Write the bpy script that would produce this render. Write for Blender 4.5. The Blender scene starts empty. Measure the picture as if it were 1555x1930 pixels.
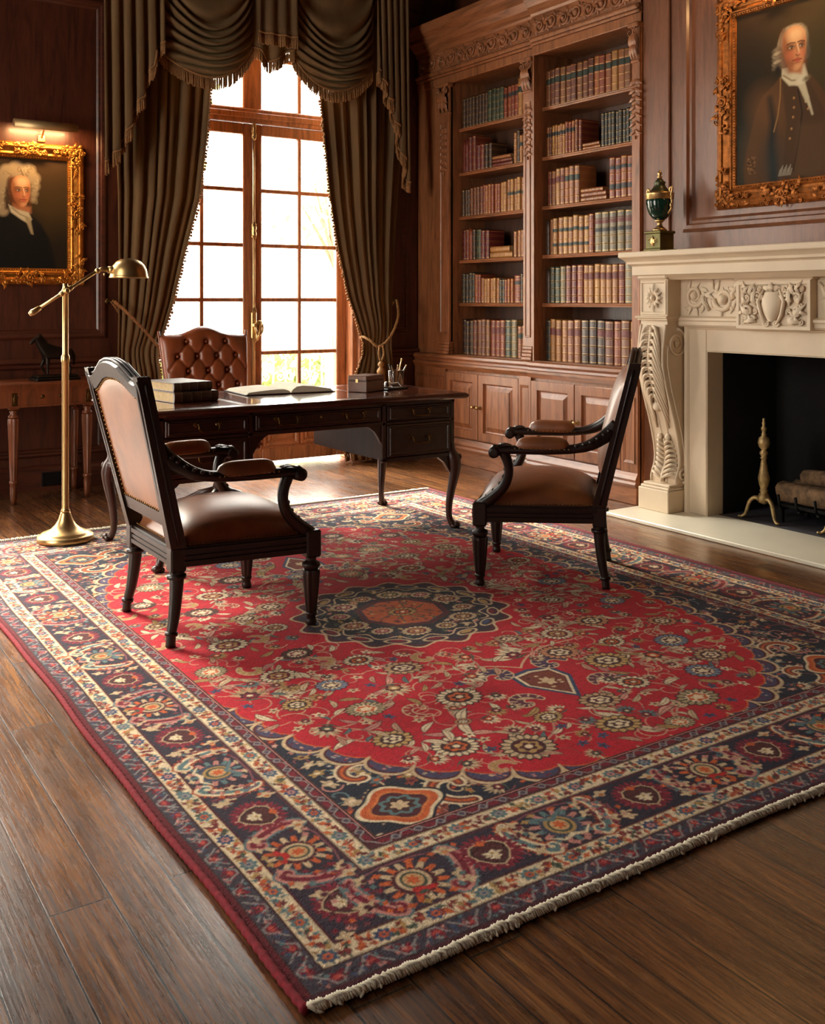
# a panelled library: window wall along u (world x), bookcase and fireplace wall along v (world y), metres
SKY = 20.0
SUN = 24.0
EXPO = 0.0
import bpy, bmesh, math, random
import numpy as np
from mathutils import Vector, Matrix
random.seed(7)
S = bpy.context.scene
C = S.collection
PI = math.pi
def sr(r, g, b):
    def l(c):
        c /= 255.0
        return c / 12.92 if c <= .04045 else ((c + .055) / 1.055) ** 2.4
    return (l(r), l(g), l(b), 1.0)
# ------------------------------------------------------------ mesh builder
class MB:
    def __init__(s):
        s.v = []; s.f = []; s.m = []; s.s = []
    def add(s, vs, fs, mat=0, smooth=False, M=None):
        b = len(s.v)
        if M is not None:
            vs = [tuple(M @ Vector(p)) for p in vs]
        s.v.extend([tuple(p) for p in vs])
        for f in fs:
            s.f.append([b + i for i in f]); s.m.append(mat); s.s.append(smooth)
        return s
    def box(s, x0, x1, y0, y1, z0, z1, mat=0, bev=0.0, M=None):
        x0, x1 = min(x0, x1), max(x0, x1); y0, y1 = min(y0, y1), max(y0, y1); z0, z1 = min(z0, z1), max(z0, z1)
        if bev <= 0:
            vs = [(x, y, z) for x in (x0, x1) for y in (y0, y1) for z in (z0, z1)]
            fs = [(0, 1, 3, 2), (4, 6, 7, 5), (0, 4, 5, 1), (2, 3, 7, 6), (0, 2, 6, 4), (1, 5, 7, 3)]
            return s.add(vs, fs, mat, False, M)
        b = min(bev, (x1 - x0) * .49, (y1 - y0) * .49, (z1 - z0) * .49)
        lo = (x0, y0, z0); hi = (x1, y1, z1)
        vs = []; idx = {}
        for c in range(8):
            sg = ((c >> 2) & 1, (c >> 1) & 1, c & 1)
            for a in range(3):
                p = []
                for k in range(3):
                    e = hi[k] if sg[k] else lo[k]
                    if k != a: e += -b if sg[k] else b
                    p.append(e)
                idx[(sg, a)] = len(vs); vs.append(tuple(p))
        fs = []
        sgs = [((c >> 2) & 1, (c >> 1) & 1, c & 1) for c in range(8)]
        for a in range(3):
            o = [k for k in range(3) if k != a]
            for e in (0, 1):
                q = []
                for (i, j) in ((0, 0), (1, 0), (1, 1), (0, 1)):
                    sg = [0, 0, 0]; sg[a] = e; sg[o[0]] = i; sg[o[1]] = j
                    q.append(idx[(tuple(sg), a)])
                fs.append(q)
            # edges along axis a
            for (i, j) in ((0, 0), (1, 0), (1, 1), (0, 1)):
                s0 = [0, 0, 0]; s1 = [0, 0, 0]
                s0[o[0]] = s1[o[0]] = i; s0[o[1]] = s1[o[1]] = j; s1[a] = 1
                fs.append([idx[(tuple(s0), o[0])], idx[(tuple(s1), o[0])], idx[(tuple(s1), o[1])], idx[(tuple(s0), o[1])]])
        for sg in sgs:
            fs.append([idx[(sg, 0)], idx[(sg, 1)], idx[(sg, 2)]])
        return s.add(vs, s._out(vs, fs), mat, False, M)
    @staticmethod
    def _out(vs, fs):
        c = np.mean(np.array(vs), axis=0); r = []
        for f in fs:
            p = [np.array(vs[i]) for i in f]
            n = np.cross(p[1] - p[0], p[2] - p[0])
            r.append(list(f) if np.dot(n, p[0] - c) >= 0 else list(f)[::-1])
        return r
    def prism(s, poly, d0, d1, ax='z', mat=0, smooth=False, M=None):
        """polygon in 2D extruded along an axis; ax x: (y,z), y: (x,z), z: (x,y)"""
        def P(a, b, d):
            return {'x': (d, a, b), 'y': (a, d, b), 'z': (a, b, d)}[ax]
        n = len(poly)
        vs = [P(a, b, d0) for a, b in poly] + [P(a, b, d1) for a, b in poly]
        s.add(vs, [[i, (i + 1) % n, n + (i + 1) % n, n + i] for i in range(n)], mat, smooth, M)
        return s.add(vs, [list(range(n))[::-1], list(range(n, 2 * n))], mat, False, M)
    def lathe(s, prof, seg=20, mat=0, M=None, smooth=True, a0=0.0, a1=2 * PI, lobes=0, amp=0.0):
        full = abs(a1 - a0 - 2 * PI) < 1e-6
        n = seg if full else seg + 1
        vs = []
        for (r, z) in prof:
            for i in range(n):
                a = a0 + (a1 - a0) * i / seg
                k = r * (1 + (amp * math.cos(lobes * a) if lobes else 0))
                vs.append((k * math.cos(a), k * math.sin(a), z))
        fs = []
        for j in range(len(prof) - 1):
            for i in range(seg):
                i2 = (i + 1) % n if full else i + 1
                fs.append([j * n + i, j * n + i2, (j + 1) * n + i2, (j + 1) * n + i])
        s.add(vs, fs, mat, smooth, M)
        if full:
            if prof[0][0] > 1e-5: s.add(vs[:n], [list(range(n))[::-1]], mat, False, M)
            if prof[-1][0] > 1e-5: s.add(vs[-n:], [list(range(n))], mat, False, M)
        return s
    def tube(s, pts, rad, seg=8, mat=0, M=None, cap=True, smooth=True, flat=None, up=None, closed=False):
        pts = [Vector(p) for p in pts]; n = len(pts)
        if not hasattr(rad, '__len__'): rad = [rad] * n
        T = []
        for i in range(n):
            if closed:
                t = pts[(i + 1) % n] - pts[i - 1]
            else:
                t = pts[min(i + 1, n - 1)] - pts[max(i - 1, 0)]
            T.append(t.normalized() if t.length > 1e-9 else Vector((0, 0, 1)))
        if up is not None:
            N = Vector(up)
        else:
            N = Vector((0, 0, 1)) if abs(T[0].z) < .9 else Vector((1, 0, 0))
        vs = []
        for i in range(n):
            if up is not None: N = Vector(up)
            N = (N - T[i] * N.dot(T[i]))
            N = N.normalized() if N.length > 1e-6 else T[i].orthogonal().normalized()
            B = T[i].cross(N)
            r = rad[i]
            ra, rb = r if hasattr(r, '__len__') else (r, r if flat is None else r * flat)
            for k in range(seg):
                a = 2 * PI * (k + .5) / seg
                vs.append(tuple(pts[i] + N * (rb * math.sin(a)) + B * (ra * math.cos(a))))
        fs = []
        for i in range(n if closed else n - 1):
            j = (i + 1) % n
            for k in range(seg):
                k2 = (k + 1) % seg
                fs.append([i * seg + k, i * seg + k2, j * seg + k2, j * seg + k])
        s.add(vs, fs, mat, smooth, M)
        if cap and not closed:
            s.add(vs[:seg], [list(range(seg))[::-1]], mat, smooth, M)
            s.add(vs[-seg:], [list(range(seg))], mat, smooth, M)
        return s
    def loft(s, rings, mat=0, smooth=True, cap=True, M=None, closed=True):
        n = len(rings[0]); vs = [p for r in rings for p in r]; fs = []
        for j in range(len(rings) - 1):
            for i in range(n if closed else n - 1):
                i2 = (i + 1) % n
                fs.append([j * n + i, j * n + i2, (j + 1) * n + i2, (j + 1) * n + i])
        s.add(vs, fs, mat, smooth, M)
        if cap and closed:
            s.add(rings[0], [list(range(n))[::-1]], mat, False, M); s.add(rings[-1], [list(range(n))], mat, False, M)
        return s
    def grid(s, nu, nv, fn, mat=0, smooth=True, M=None):
        vs = [fn(i / nu, j / nv) for j in range(nv + 1) for i in range(nu + 1)]
        fs = [[j * (nu + 1) + i, j * (nu + 1) + i + 1, (j + 1) * (nu + 1) + i + 1, (j + 1) * (nu + 1) + i] for j in range(nv) for i in range(nu)]
        return s.add(vs, fs, mat, smooth, M)
    def ball(s, c, r, seg=12, rings=8, mat=0, M=None):
        rx, ry, rz = r if hasattr(r, '__len__') else (r, r, r)
        vs = [(c[0], c[1], c[2] - rz)]
        for j in range(1, rings):
            t = -PI / 2 + PI * j / rings
            for i in range(seg):
                a = 2 * PI * i / seg
                vs.append((c[0] + rx * math.cos(t) * math.cos(a), c[1] + ry * math.cos(t) * math.sin(a), c[2] + rz * math.sin(t)))
        vs.append((c[0], c[1], c[2] + rz))
        fs = [[0, 1 + (i + 1) % seg, 1 + i] for i in range(seg)]
        for j in range(rings - 2):
            for i in range(seg):
                i2 = (i + 1) % seg
                fs.append([1 + j * seg + i, 1 + j * seg + i2, 1 + (j + 1) * seg + i2, 1 + (j + 1) * seg + i])
        b = 1 + (rings - 2) * seg
        fs += [[b + i, b + (i + 1) % seg, len(vs) - 1] for i in range(seg)]
        return s.add(vs, fs, mat, True, M)
    def frame(s, O, X, Y, Z, x0, x1, y0, y1, prof, mat=0, closed=False, smooth=False):
        """mitred rectangular moulding: prof = [(inset, height)]"""
        O, X, Y, Z = Vector(O), Vector(X), Vector(Y), Vector(Z)
        vs = []
        for (d, h) in prof:
            for (x, y) in ((x0 + d, y0 + d), (x1 - d, y0 + d), (x1 - d, y1 - d), (x0 + d, y1 - d)):
                vs.append(tuple(O + X * x + Y * y + Z * h))
        fs = []; n = len(prof)
        for j in range(n if closed else n - 1):
            j2 = (j + 1) % n
            for i in range(4):
                i2 = (i + 1) % 4
                fs.append([j * 4 + i, j * 4 + i2, j2 * 4 + i2, j2 * 4 + i])
        return s.add(vs, fs, mat, smooth)
    def build(s, name, mats, parent=None, loc=None, rz=0, recalc=True):
        me = bpy.data.meshes.new(name)
        me.from_pydata(s.v, [], s.f)
        if not isinstance(mats, (list, tuple)): mats = [mats]
        for m in mats: me.materials.append(m)
        me.polygons.foreach_set('material_index', s.m)
        me.polygons.foreach_set('use_smooth', s.s)
        if recalc:
            bm = bmesh.new(); bm.from_mesh(me)
            bmesh.ops.remove_doubles(bm, verts=bm.verts, dist=1e-5)
            bmesh.ops.recalc_face_normals(bm, faces=bm.faces)
            bm.to_mesh(me); bm.free()
        me.update()
        o = bpy.data.objects.new(name, me); C.objects.link(o)
        if parent is not None: o.parent = parent
        if loc is not None: o.location = loc
        if rz: o.rotation_euler = (0, 0, rz)
        return o
def tag(o, label=None, cat=None, group=None, kind=None):
    if label: o['label'] = label
    if cat: o['category'] = cat
    if group: o['group'] = group
    if kind: o['kind'] = kind
    return o
def thing(name, label, cat, loc=(0, 0, 0), rz=0, group=None):
    o = bpy.data.objects.new(name, None); C.objects.link(o)
    o.empty_display_size = .1
    o.location = loc; o.rotation_euler = (0, 0, rz)
    return tag(o, label, cat, group)
def copy_tree(o, parent=None):
    c = o.copy(); C.objects.link(c)
    if parent is not None: c.parent = parent
    for ch in list(o.children): copy_tree(ch, c)
    return c
def struct(name, mb, mats, parent=None):
    o = mb.build(name, mats, parent)
    o['kind'] = 'structure'
    return o
def lerp(a, b, t): return a + (b - a) * t
def sstep(a, b, x):
    t = min(1, max(0, (x - a) / (b - a))); return t * t * (3 - 2 * t)
def interp(x, xs, ys):
    return float(np.interp(x, xs, ys))
def bez(p0, p1, p2, p3, n=10):
    p0, p1, p2, p3 = map(Vector, (p0, p1, p2, p3)); r = []
    for i in range(n + 1):
        t = i / n; u = 1 - t
        r.append(tuple(p0 * u ** 3 + p1 * 3 * u * u * t + p2 * 3 * u * t * t + p3 * t ** 3))
    return r
def smooth_path(pts, n=6):
    """Catmull-Rom through points"""
    P = [Vector(p) for p in pts]; P = [P[0] * 2 - P[1]] + P + [P[-1] * 2 - P[-2]]; r = []
    for i in range(1, len(P) - 2):
        for k in range(n):
            t = k / n
            r.append(tuple(.5 * ((2 * P[i]) + (P[i + 1] - P[i - 1]) * t + (2 * P[i - 1] - 5 * P[i] + 4 * P[i + 1] - P[i + 2]) * t * t + (3 * P[i] - P[i - 1] - 3 * P[i + 1] + P[i + 2]) * t ** 3)))
    r.append(tuple(P[-2])); return r
def spiral(cx, cy, r0, r1, a0, turns, n=22):
    return [(cx + lerp(r0, r1, i / n) * math.cos(a0 + turns * 2 * PI * i / n), cy + lerp(r0, r1, i / n) * math.sin(a0 + turns * 2 * PI * i / n)) for i in range(n + 1)]
# ------------------------------------------------------------ materials
class NT:
    def __init__(s, name):
        s.m = bpy.data.materials.new(name); s.m.use_nodes = True
        s.t = s.m.node_tree; s.b = s.t.nodes['Principled BSDF']; s.L = s.t.links
    def n(s, typ, **kw):
        o = s.t.nodes.new(typ)
        for k, v in kw.items():
            if k.startswith('i_'):
                key = k[2:].replace('_', ' ')
                o.inputs[int(key) if key.isdigit() else key].default_value = v
            else: setattr(o, k, v)
        return o
    def l(s, a, b): s.L.new(a, b)
    def set(s, **kw):
        for k, v in kw.items(): s.b.inputs[k.replace('_', ' ')].default_value = v
    def coords(s, scale=(1, 1, 1), rot=(0, 0, 0), kind='Object'):
        c = s.n('ShaderNodeTexCoord'); mp = s.n('ShaderNodeMapping')
        mp.inputs['Scale'].default_value = scale; mp.inputs['Rotation'].default_value = rot
        s.l(c.outputs[kind], mp.inputs[0]); return mp.outputs[0]
    def noise(s, vec, scale=5, detail=4, rough=.55, dist=0):
        o = s.n('ShaderNodeTexNoise'); o.inputs['Scale'].default_value = scale; o.inputs['Detail'].default_value = detail
        o.inputs['Roughness'].default_value = rough; o.inputs['Distortion'].default_value = dist
        s.l(vec, o.inputs['Vector']); return o.outputs['Fac']
    def ramp(s, fac, stops):
        o = s.n('ShaderNodeValToRGB'); e = o.color_ramp.elements
        while len(e) < len(stops): e.new(.5)
        for k, (p, c) in enumerate(stops): e[k].position = p; e[k].color = c
        s.l(fac, o.inputs[0]); return o.outputs[0]
    def mix(s, a, b, fac, mode='MIX'):
        o = s.n('ShaderNodeMix', data_type='RGBA', blend_type=mode)
        for v, i in ((a, 6), (b, 7), (fac, 0)):
            if hasattr(v, 'links'): s.l(v, o.inputs[i])
            else: o.inputs[i].default_value = v
        return o.outputs[2]
    def math(s, op, a, b=0.0):
        o = s.n('ShaderNodeMath', operation=op)
        for v, i in ((a, 0), (b, 1)):
            if hasattr(v, 'links'): s.l(v, o.inputs[i])
            else: o.inputs[i].default_value = v
        return o.outputs[0]
    def bump(s, h, strength=.3, dist=.01):
        o = s.n('ShaderNodeBump'); o.inputs['Strength'].default_value = strength; o.inputs['Distance'].default_value = dist
        s.l(h, o.inputs['Height']); s.l(o.outputs[0], s.b.inputs['Normal']); return o
    def base(s, c):
        if hasattr(c, 'links'): s.l(c, s.b.inputs['Base Color'])
        else: s.b.inputs['Base Color'].default_value = c
def dk(c, k): return (c[0] * k, c[1] * k, c[2] * k, 1)
def wood(name, col, rough=.38, axis='z', var=.55, scale=1.0, bump=.12, coat=0.15):
    t = NT(name)
    sc = {'x': (1.5, 14, 14), 'y': (14, 1.5, 14), 'z': (14, 14, 1.5)}[axis]
    v = t.coords(tuple(k * scale for k in sc))
    n1 = t.noise(v, 1.6, 6, .6, 1.2)
    n2 = t.noise(v, 9, 3, .6, .3)
    c = t.ramp(n1, [(.3, dk(col, 1 - var)), (.52, col), (.75, dk(col, 1 + var * .55))])
    c = t.mix(c, dk(col, .45), t.ramp(n2, [(.52, (0, 0, 0, 1)), (.72, (.55, .55, .55, 1))]))
    t.base(c); t.set(Roughness=rough); t.b.inputs['Coat Weight'].default_value = coat; t.b.inputs['Coat Roughness'].default_value = .18
    t.bump(n2, bump, .003)
    return t.m
def plain(name, col, rough=.5, metal=0, var=.15, scale=12, bump=0, **kw):
    t = NT(name)
    n = t.noise(t.coords(), scale, 4)
    t.base(t.ramp(n, [(.3, dk(col, 1 - var)), (.7, dk(col, 1 + var))])); t.set(Roughness=rough, Metallic=metal)
    if bump: t.bump(t.noise(t.coords(), scale * 4, 3), bump, .004)
    for k, v in kw.items(): t.b.inputs[k.replace('_', ' ')].default_value = v
    return t.m
def leather(name, col, rough=.4, rnd=0.0):
    t = NT(name); v = t.coords()
    n = t.noise(v, 6, 5, .6, .4); g = t.noise(v, 260, 2)
    c = t.ramp(n, [(.25, dk(col, .55)), (.5, col), (.78, dk(col, 1.35))])
    if rnd:
        oi = t.n('ShaderNodeObjectInfo')
        hs = t.n('ShaderNodeHueSaturation')
        t.l(c, hs.inputs['Color'])
        t.l(t.math('ADD', t.math('MULTIPLY', oi.outputs['Random'], .03), .485), hs.inputs['Hue'])
        t.l(t.math('ADD', t.math('MULTIPLY', oi.outputs['Random'], rnd), 1 - rnd / 2), hs.inputs['Value'])
        c = hs.outputs[0]
    t.base(c); t.set(Roughness=rough); t.b.inputs['Coat Weight'].default_value = .25; t.b.inputs['Coat Roughness'].default_value = .3
    t.bump(t.math('ADD', t.math('MULTIPLY', n, 2.0), t.math('MULTIPLY', g, .25)), .25, .004)
    return t.m
M = {}
M['oakback_shade'] = wood('oak_back_painted_shade', sr(78, 48, 32), .5, 'z')  # darker copy of the oak: shade inside the shelves put into the colour
M['satin'] = plain('satin_brass', sr(214, 184, 132), .5, .9, .08)
M['oak'] = wood('carved_oak', sr(150, 95, 60), .4, 'z')
M['oakh'] = wood('oak_horizontal_grain', sr(150, 95, 60), .4, 'y')
M['panel'] = wood('mahogany_panelling', sr(76, 36, 21), .42, 'z')
M['panelh'] = wood('mahogany_rail', sr(76, 36, 21), .42, 'x')
M['breast'] = wood('walnut_panelling', sr(124, 79, 56), .34, 'z', .35)
M['frame'] = wood('window_wood', sr(190, 122, 78), .4, 'z')
M['dark'] = wood('dark_mahogany', sr(56, 26, 16), .36, 'z', .4, coat=.1)
M['darkh'] = wood('dark_mahogany_top', sr(66, 30, 19), .2, 'x', .4, bump=.008, coat=1.0)
M['chairwood'] = wood('ebonised_walnut', sr(34, 18, 12), .36, 'z', .35, coat=0)
M['console'] = wood('honey_mahogany', sr(112, 60, 32), .35, 'z')
M['tan'] = leather('tan_leather', sr(136, 78, 40), .42)
_b = M['tan'].node_tree.nodes['Principled BSDF']; _b.inputs['Coat Weight'].default_value = .6; _b.inputs['Coat Roughness'].default_value = .42
M['tuft'] = leather('cognac_leather', sr(134, 66, 32), .4)
M['inset'] = plain('desk_leather', sr(92, 44, 28), .16, 0, .2, 8, 0, Coat_Weight=1.0, Coat_Roughness=.07)
M['brass'] = plain('antique_brass', sr(194, 162, 110), .34, 1, .1)
M['darkbrass'] = plain('aged_brass', sr(92, 66, 36), .45, 1, .3)
M['gilt'] = plain('gilt_gesso', sr(196, 128, 52), .38, .85, .35, 30, .3)
M['giltdark'] = plain('worn_gilt', sr(150, 88, 36), .45, .75, .45, 40, .4)
M['bronze'] = plain('dark_bronze', sr(40, 32, 26), .45, .8, .3)
M['iron'] = plain('black_iron', sr(24, 23, 22), .55, .6, .3)
M['stone'] = plain('carved_limestone', sr(212, 192, 165), .55, 0, .05, 5, .05)
M['hearth'] = plain('cream_marble', sr(226, 218, 198), .3, 0, .06, 3)
M['slate'] = plain('grey_slate', sr(78, 76, 82), .6, 0, .25, 14, .2)
M['soot'] = plain('sooty_firebrick', sr(15, 13, 12), .95, 0, .4, 9, .3)
M['bark'] = plain('birch_bark', sr(132, 104, 76), .85, 0, .55, 26, .9)
M['logend'] = plain('split_wood', sr(150, 104, 60), .8, 0, .3, 30, .2)
M['paper'] = plain('aged_paper', sr(240, 230, 206), .8, 0, .06, 30)
M['pagebrown'] = plain('foxed_page_edges', sr(176, 150, 110), .85, 0, .12, 60)
M['black'] = plain('black_lacquer', sr(18, 17, 17), .3, 0, .2)
M['silver'] = plain('polished_silver', sr(190, 190, 192), .2, 1, .05)
M['green_stone'] = plain('dark_green_porphyry', sr(16, 44, 34), .12, 0, .4, 20)
M['goldleaf'] = plain('gold_tooling', sr(190, 146, 78), .4, .6, .2, 60)
M['nail'] = plain('brass_nailheads', sr(150, 112, 66), .35, 1, .2)
M['fringe'] = plain('bullion_fringe', sr(140, 100, 60), .85, 0, .25, 60)
M['rope'] = plain('silk_rope', sr(140, 92, 50), .7, 0, .25, 60)
M['ropegold'] = plain('gold_silk_rope', sr(158, 118, 68), .7, 0, .2, 60)
M['white'] = plain('white_paint', sr(225, 222, 212), .6, 0, .05)
M['ground'] = plain('pale_paving', sr(190, 184, 170), .9, 0, .1, 2)
M['leaf'] = plain('garden_leaves', sr(150, 165, 100), .7, 0, .3, 3)
M['trunk'] = plain('tree_bark', sr(110, 90, 70), .9, 0, .3)
def velvet():
    t = NT('olive_velvet'); v = t.coords((1, 1, .15)); n = t.noise(v, 9, 4); n2 = t.noise(t.coords(), 300, 2)
    t.base(t.ramp(n, [(.3, sr(94, 70, 43)), (.7, sr(124, 95, 60))])); t.set(Roughness=.85)
    t.b.inputs['Sheen Weight'].default_value = .5; t.b.inputs['Sheen Roughness'].default_value = .4
    t.b.inputs['Sheen Tint'].default_value = sr(190, 165, 120)
    t.bump(n2, .15, .002)
    tl = t.n('ShaderNodeBsdfTranslucent'); tl.inputs['Color'].default_value = sr(170, 130, 78); mx = t.n('ShaderNodeMixShader'); mx.inputs[0].default_value = .10
    t.l(t.b.outputs[0], mx.inputs[1]); t.l(tl.outputs[0], mx.inputs[2]); t.l(mx.outputs[0], t.t.nodes['Material Output'].inputs['Surface'])
    return t.m
M['velvet'] = velvet()
def glass():
    t = NT('window_glass'); nt = t.t
    nt.nodes.remove(t.b)
    tr = t.n('ShaderNodeBsdfTransparent'); gl = t.n('ShaderNodeBsdfGlossy'); gl.inputs['Roughness'].default_value = .02
    tr.inputs['Color'].default_value = (.97, .98, .97, 1)
    lw = t.n('ShaderNodeLayerWeight'); lw.inputs['Blend'].default_value = .5; mx = t.n('ShaderNodeMixShader')
    t.l(t.math('ADD', t.math('MULTIPLY', t.math('POWER', lw.outputs['Facing'], 5.0), .96), .03), mx.inputs[0]); t.l(tr.outputs[0], mx.inputs[1]); t.l(gl.outputs[0], mx.inputs[2])
    t.l(mx.outputs[0], nt.nodes['Material Output'].inputs['Surface']); return t.m
M['glass'] = glass()
def cupglass():
    t = NT('tumbler_glass'); t.base(sr(200, 170, 140)); t.set(Roughness=.05, IOR=1.45); t.b.inputs['Transmission Weight'].default_value = .95; return t.m
M['cup'] = cupglass()
def floor_mat():
    t = NT('scraped_oak_planks')
    v = t.coords((1, 1, 1), (0, 0, PI / 2))
    br = t.n('ShaderNodeTexBrick'); br.offset = .37; br.offset_frequency = 2
    br.inputs['Color1'].default_value = (0, 0, 0, 1); br.inputs['Color2'].default_value = (1, 1, 1, 1); br.inputs['Mortar'].default_value = (.5, .5, .5, 1)
    br.inputs['Scale'].default_value = 1; br.inputs['Mortar Size'].default_value = .0026; br.inputs['Mortar Smooth'].default_value = .2
    br.inputs['Brick Width'].default_value = 1.55; br.inputs['Row Height'].default_value = .128
    t.l(v, br.inputs['Vector'])
    c = t.n('ShaderNodeTexCoord')
    off = t.n('ShaderNodeVectorMath', operation='MULTIPLY_ADD')
    off.inputs[1].default_value = (7, 7, 7); t.l(br.outputs['Color'], off.inputs[0]); t.l(c.outputs['Object'], off.inputs[2])
    mp = t.n('ShaderNodeMapping'); mp.inputs['Scale'].default_value = (16, 1.1, 16); t.l(off.outputs[0], mp.inputs[0])
    g1 = t.noise(mp.outputs[0], 1.3, 6, .62, 1.6)
    g2 = t.noise(mp.outputs[0], 7, 4, .6, .4)
    big = t.noise(off.outputs[0], 1.6, 3)
    mp3 = t.n('ShaderNodeMapping'); mp3.inputs['Scale'].default_value = (150, 4.5, 150); t.l(off.outputs[0], mp3.inputs[0]); g3 = t.noise(mp3.outputs[0], 1.0, 4, .65, .6)
    col = t.ramp(g1, [(.28, sr(80, 49, 27)), (.5, sr(126, 80, 43)), (.72, sr(168, 116, 66))])
    col = t.mix(col, sr(44, 24, 14), t.ramp(g2, [(.5, (0, 0, 0, 1)), (.68, (.7, .7, .7, 1))]))
    col = t.mix(col, sr(40, 24, 15), t.ramp(g3, [(.46, (0, 0, 0, 1)), (.62, (.75, .75, .75, 1))]))
    tone = t.ramp(br.outputs['Color'], [(0, (.60, .57, .55, 1)), (1, (1.15, 1.12, 1.08, 1))])
    col = t.mix(col, tone, 1.0, 'MULTIPLY')
    col = t.mix(col, sr(24, 14, 9), br.outputs['Fac'])
    t.base(col)
    t.l(t.ramp(t.math('ADD', t.math('MULTIPLY', g2, .6), t.math('MULTIPLY', big, .5)), [(.35, (.16, .16, .16, 1)), (.75, (.40, .40, .40, 1))]), t.b.inputs['Roughness'])
    t.b.inputs['Coat Weight'].default_value = .9; t.b.inputs['Coat Roughness'].default_value = .24
    h = t.math('SUBTRACT', t.math('ADD', t.math('ADD', t.math('MULTIPLY', g2, .5), t.math('MULTIPLY', g3, -.9)), t.math('MULTIPLY', big, .8)), t.math('MULTIPLY', br.outputs['Fac'], .8))
    t.bump(h, .2, .003)
    return t.m
M['floor'] = floor_mat()
def attr_mat(name, rough, sheen=0.0, bump=0.0, coat=0.0):
    t = NT(name); a = t.n('ShaderNodeAttribute', attribute_name='paint')
    t.l(a.outputs['Color'], t.b.inputs['Base Color']); t.set(Roughness=rough)
    t.b.inputs['Sheen Weight'].default_value = sheen; t.b.inputs['Sheen Roughness'].default_value = .2; t.b.inputs['Coat Weight'].default_value = coat
    t.b.inputs['Coat Roughness'].default_value = .3
    if bump:
        n = t.noise(t.coords(), 240, 2); n2 = t.noise(t.coords(), 60, 3)
        t.bump(t.math('ADD', n, n2), bump, .004)
    return t.m
M['rug'] = attr_mat('knotted_wool', .95, .10, .5)
M['canvas'] = attr_mat('oil_on_canvas', .8, 0, .06, 0)
M['canvas'].node_tree.nodes['Principled BSDF'].inputs['Specular IOR Level'].default_value = .2
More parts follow.
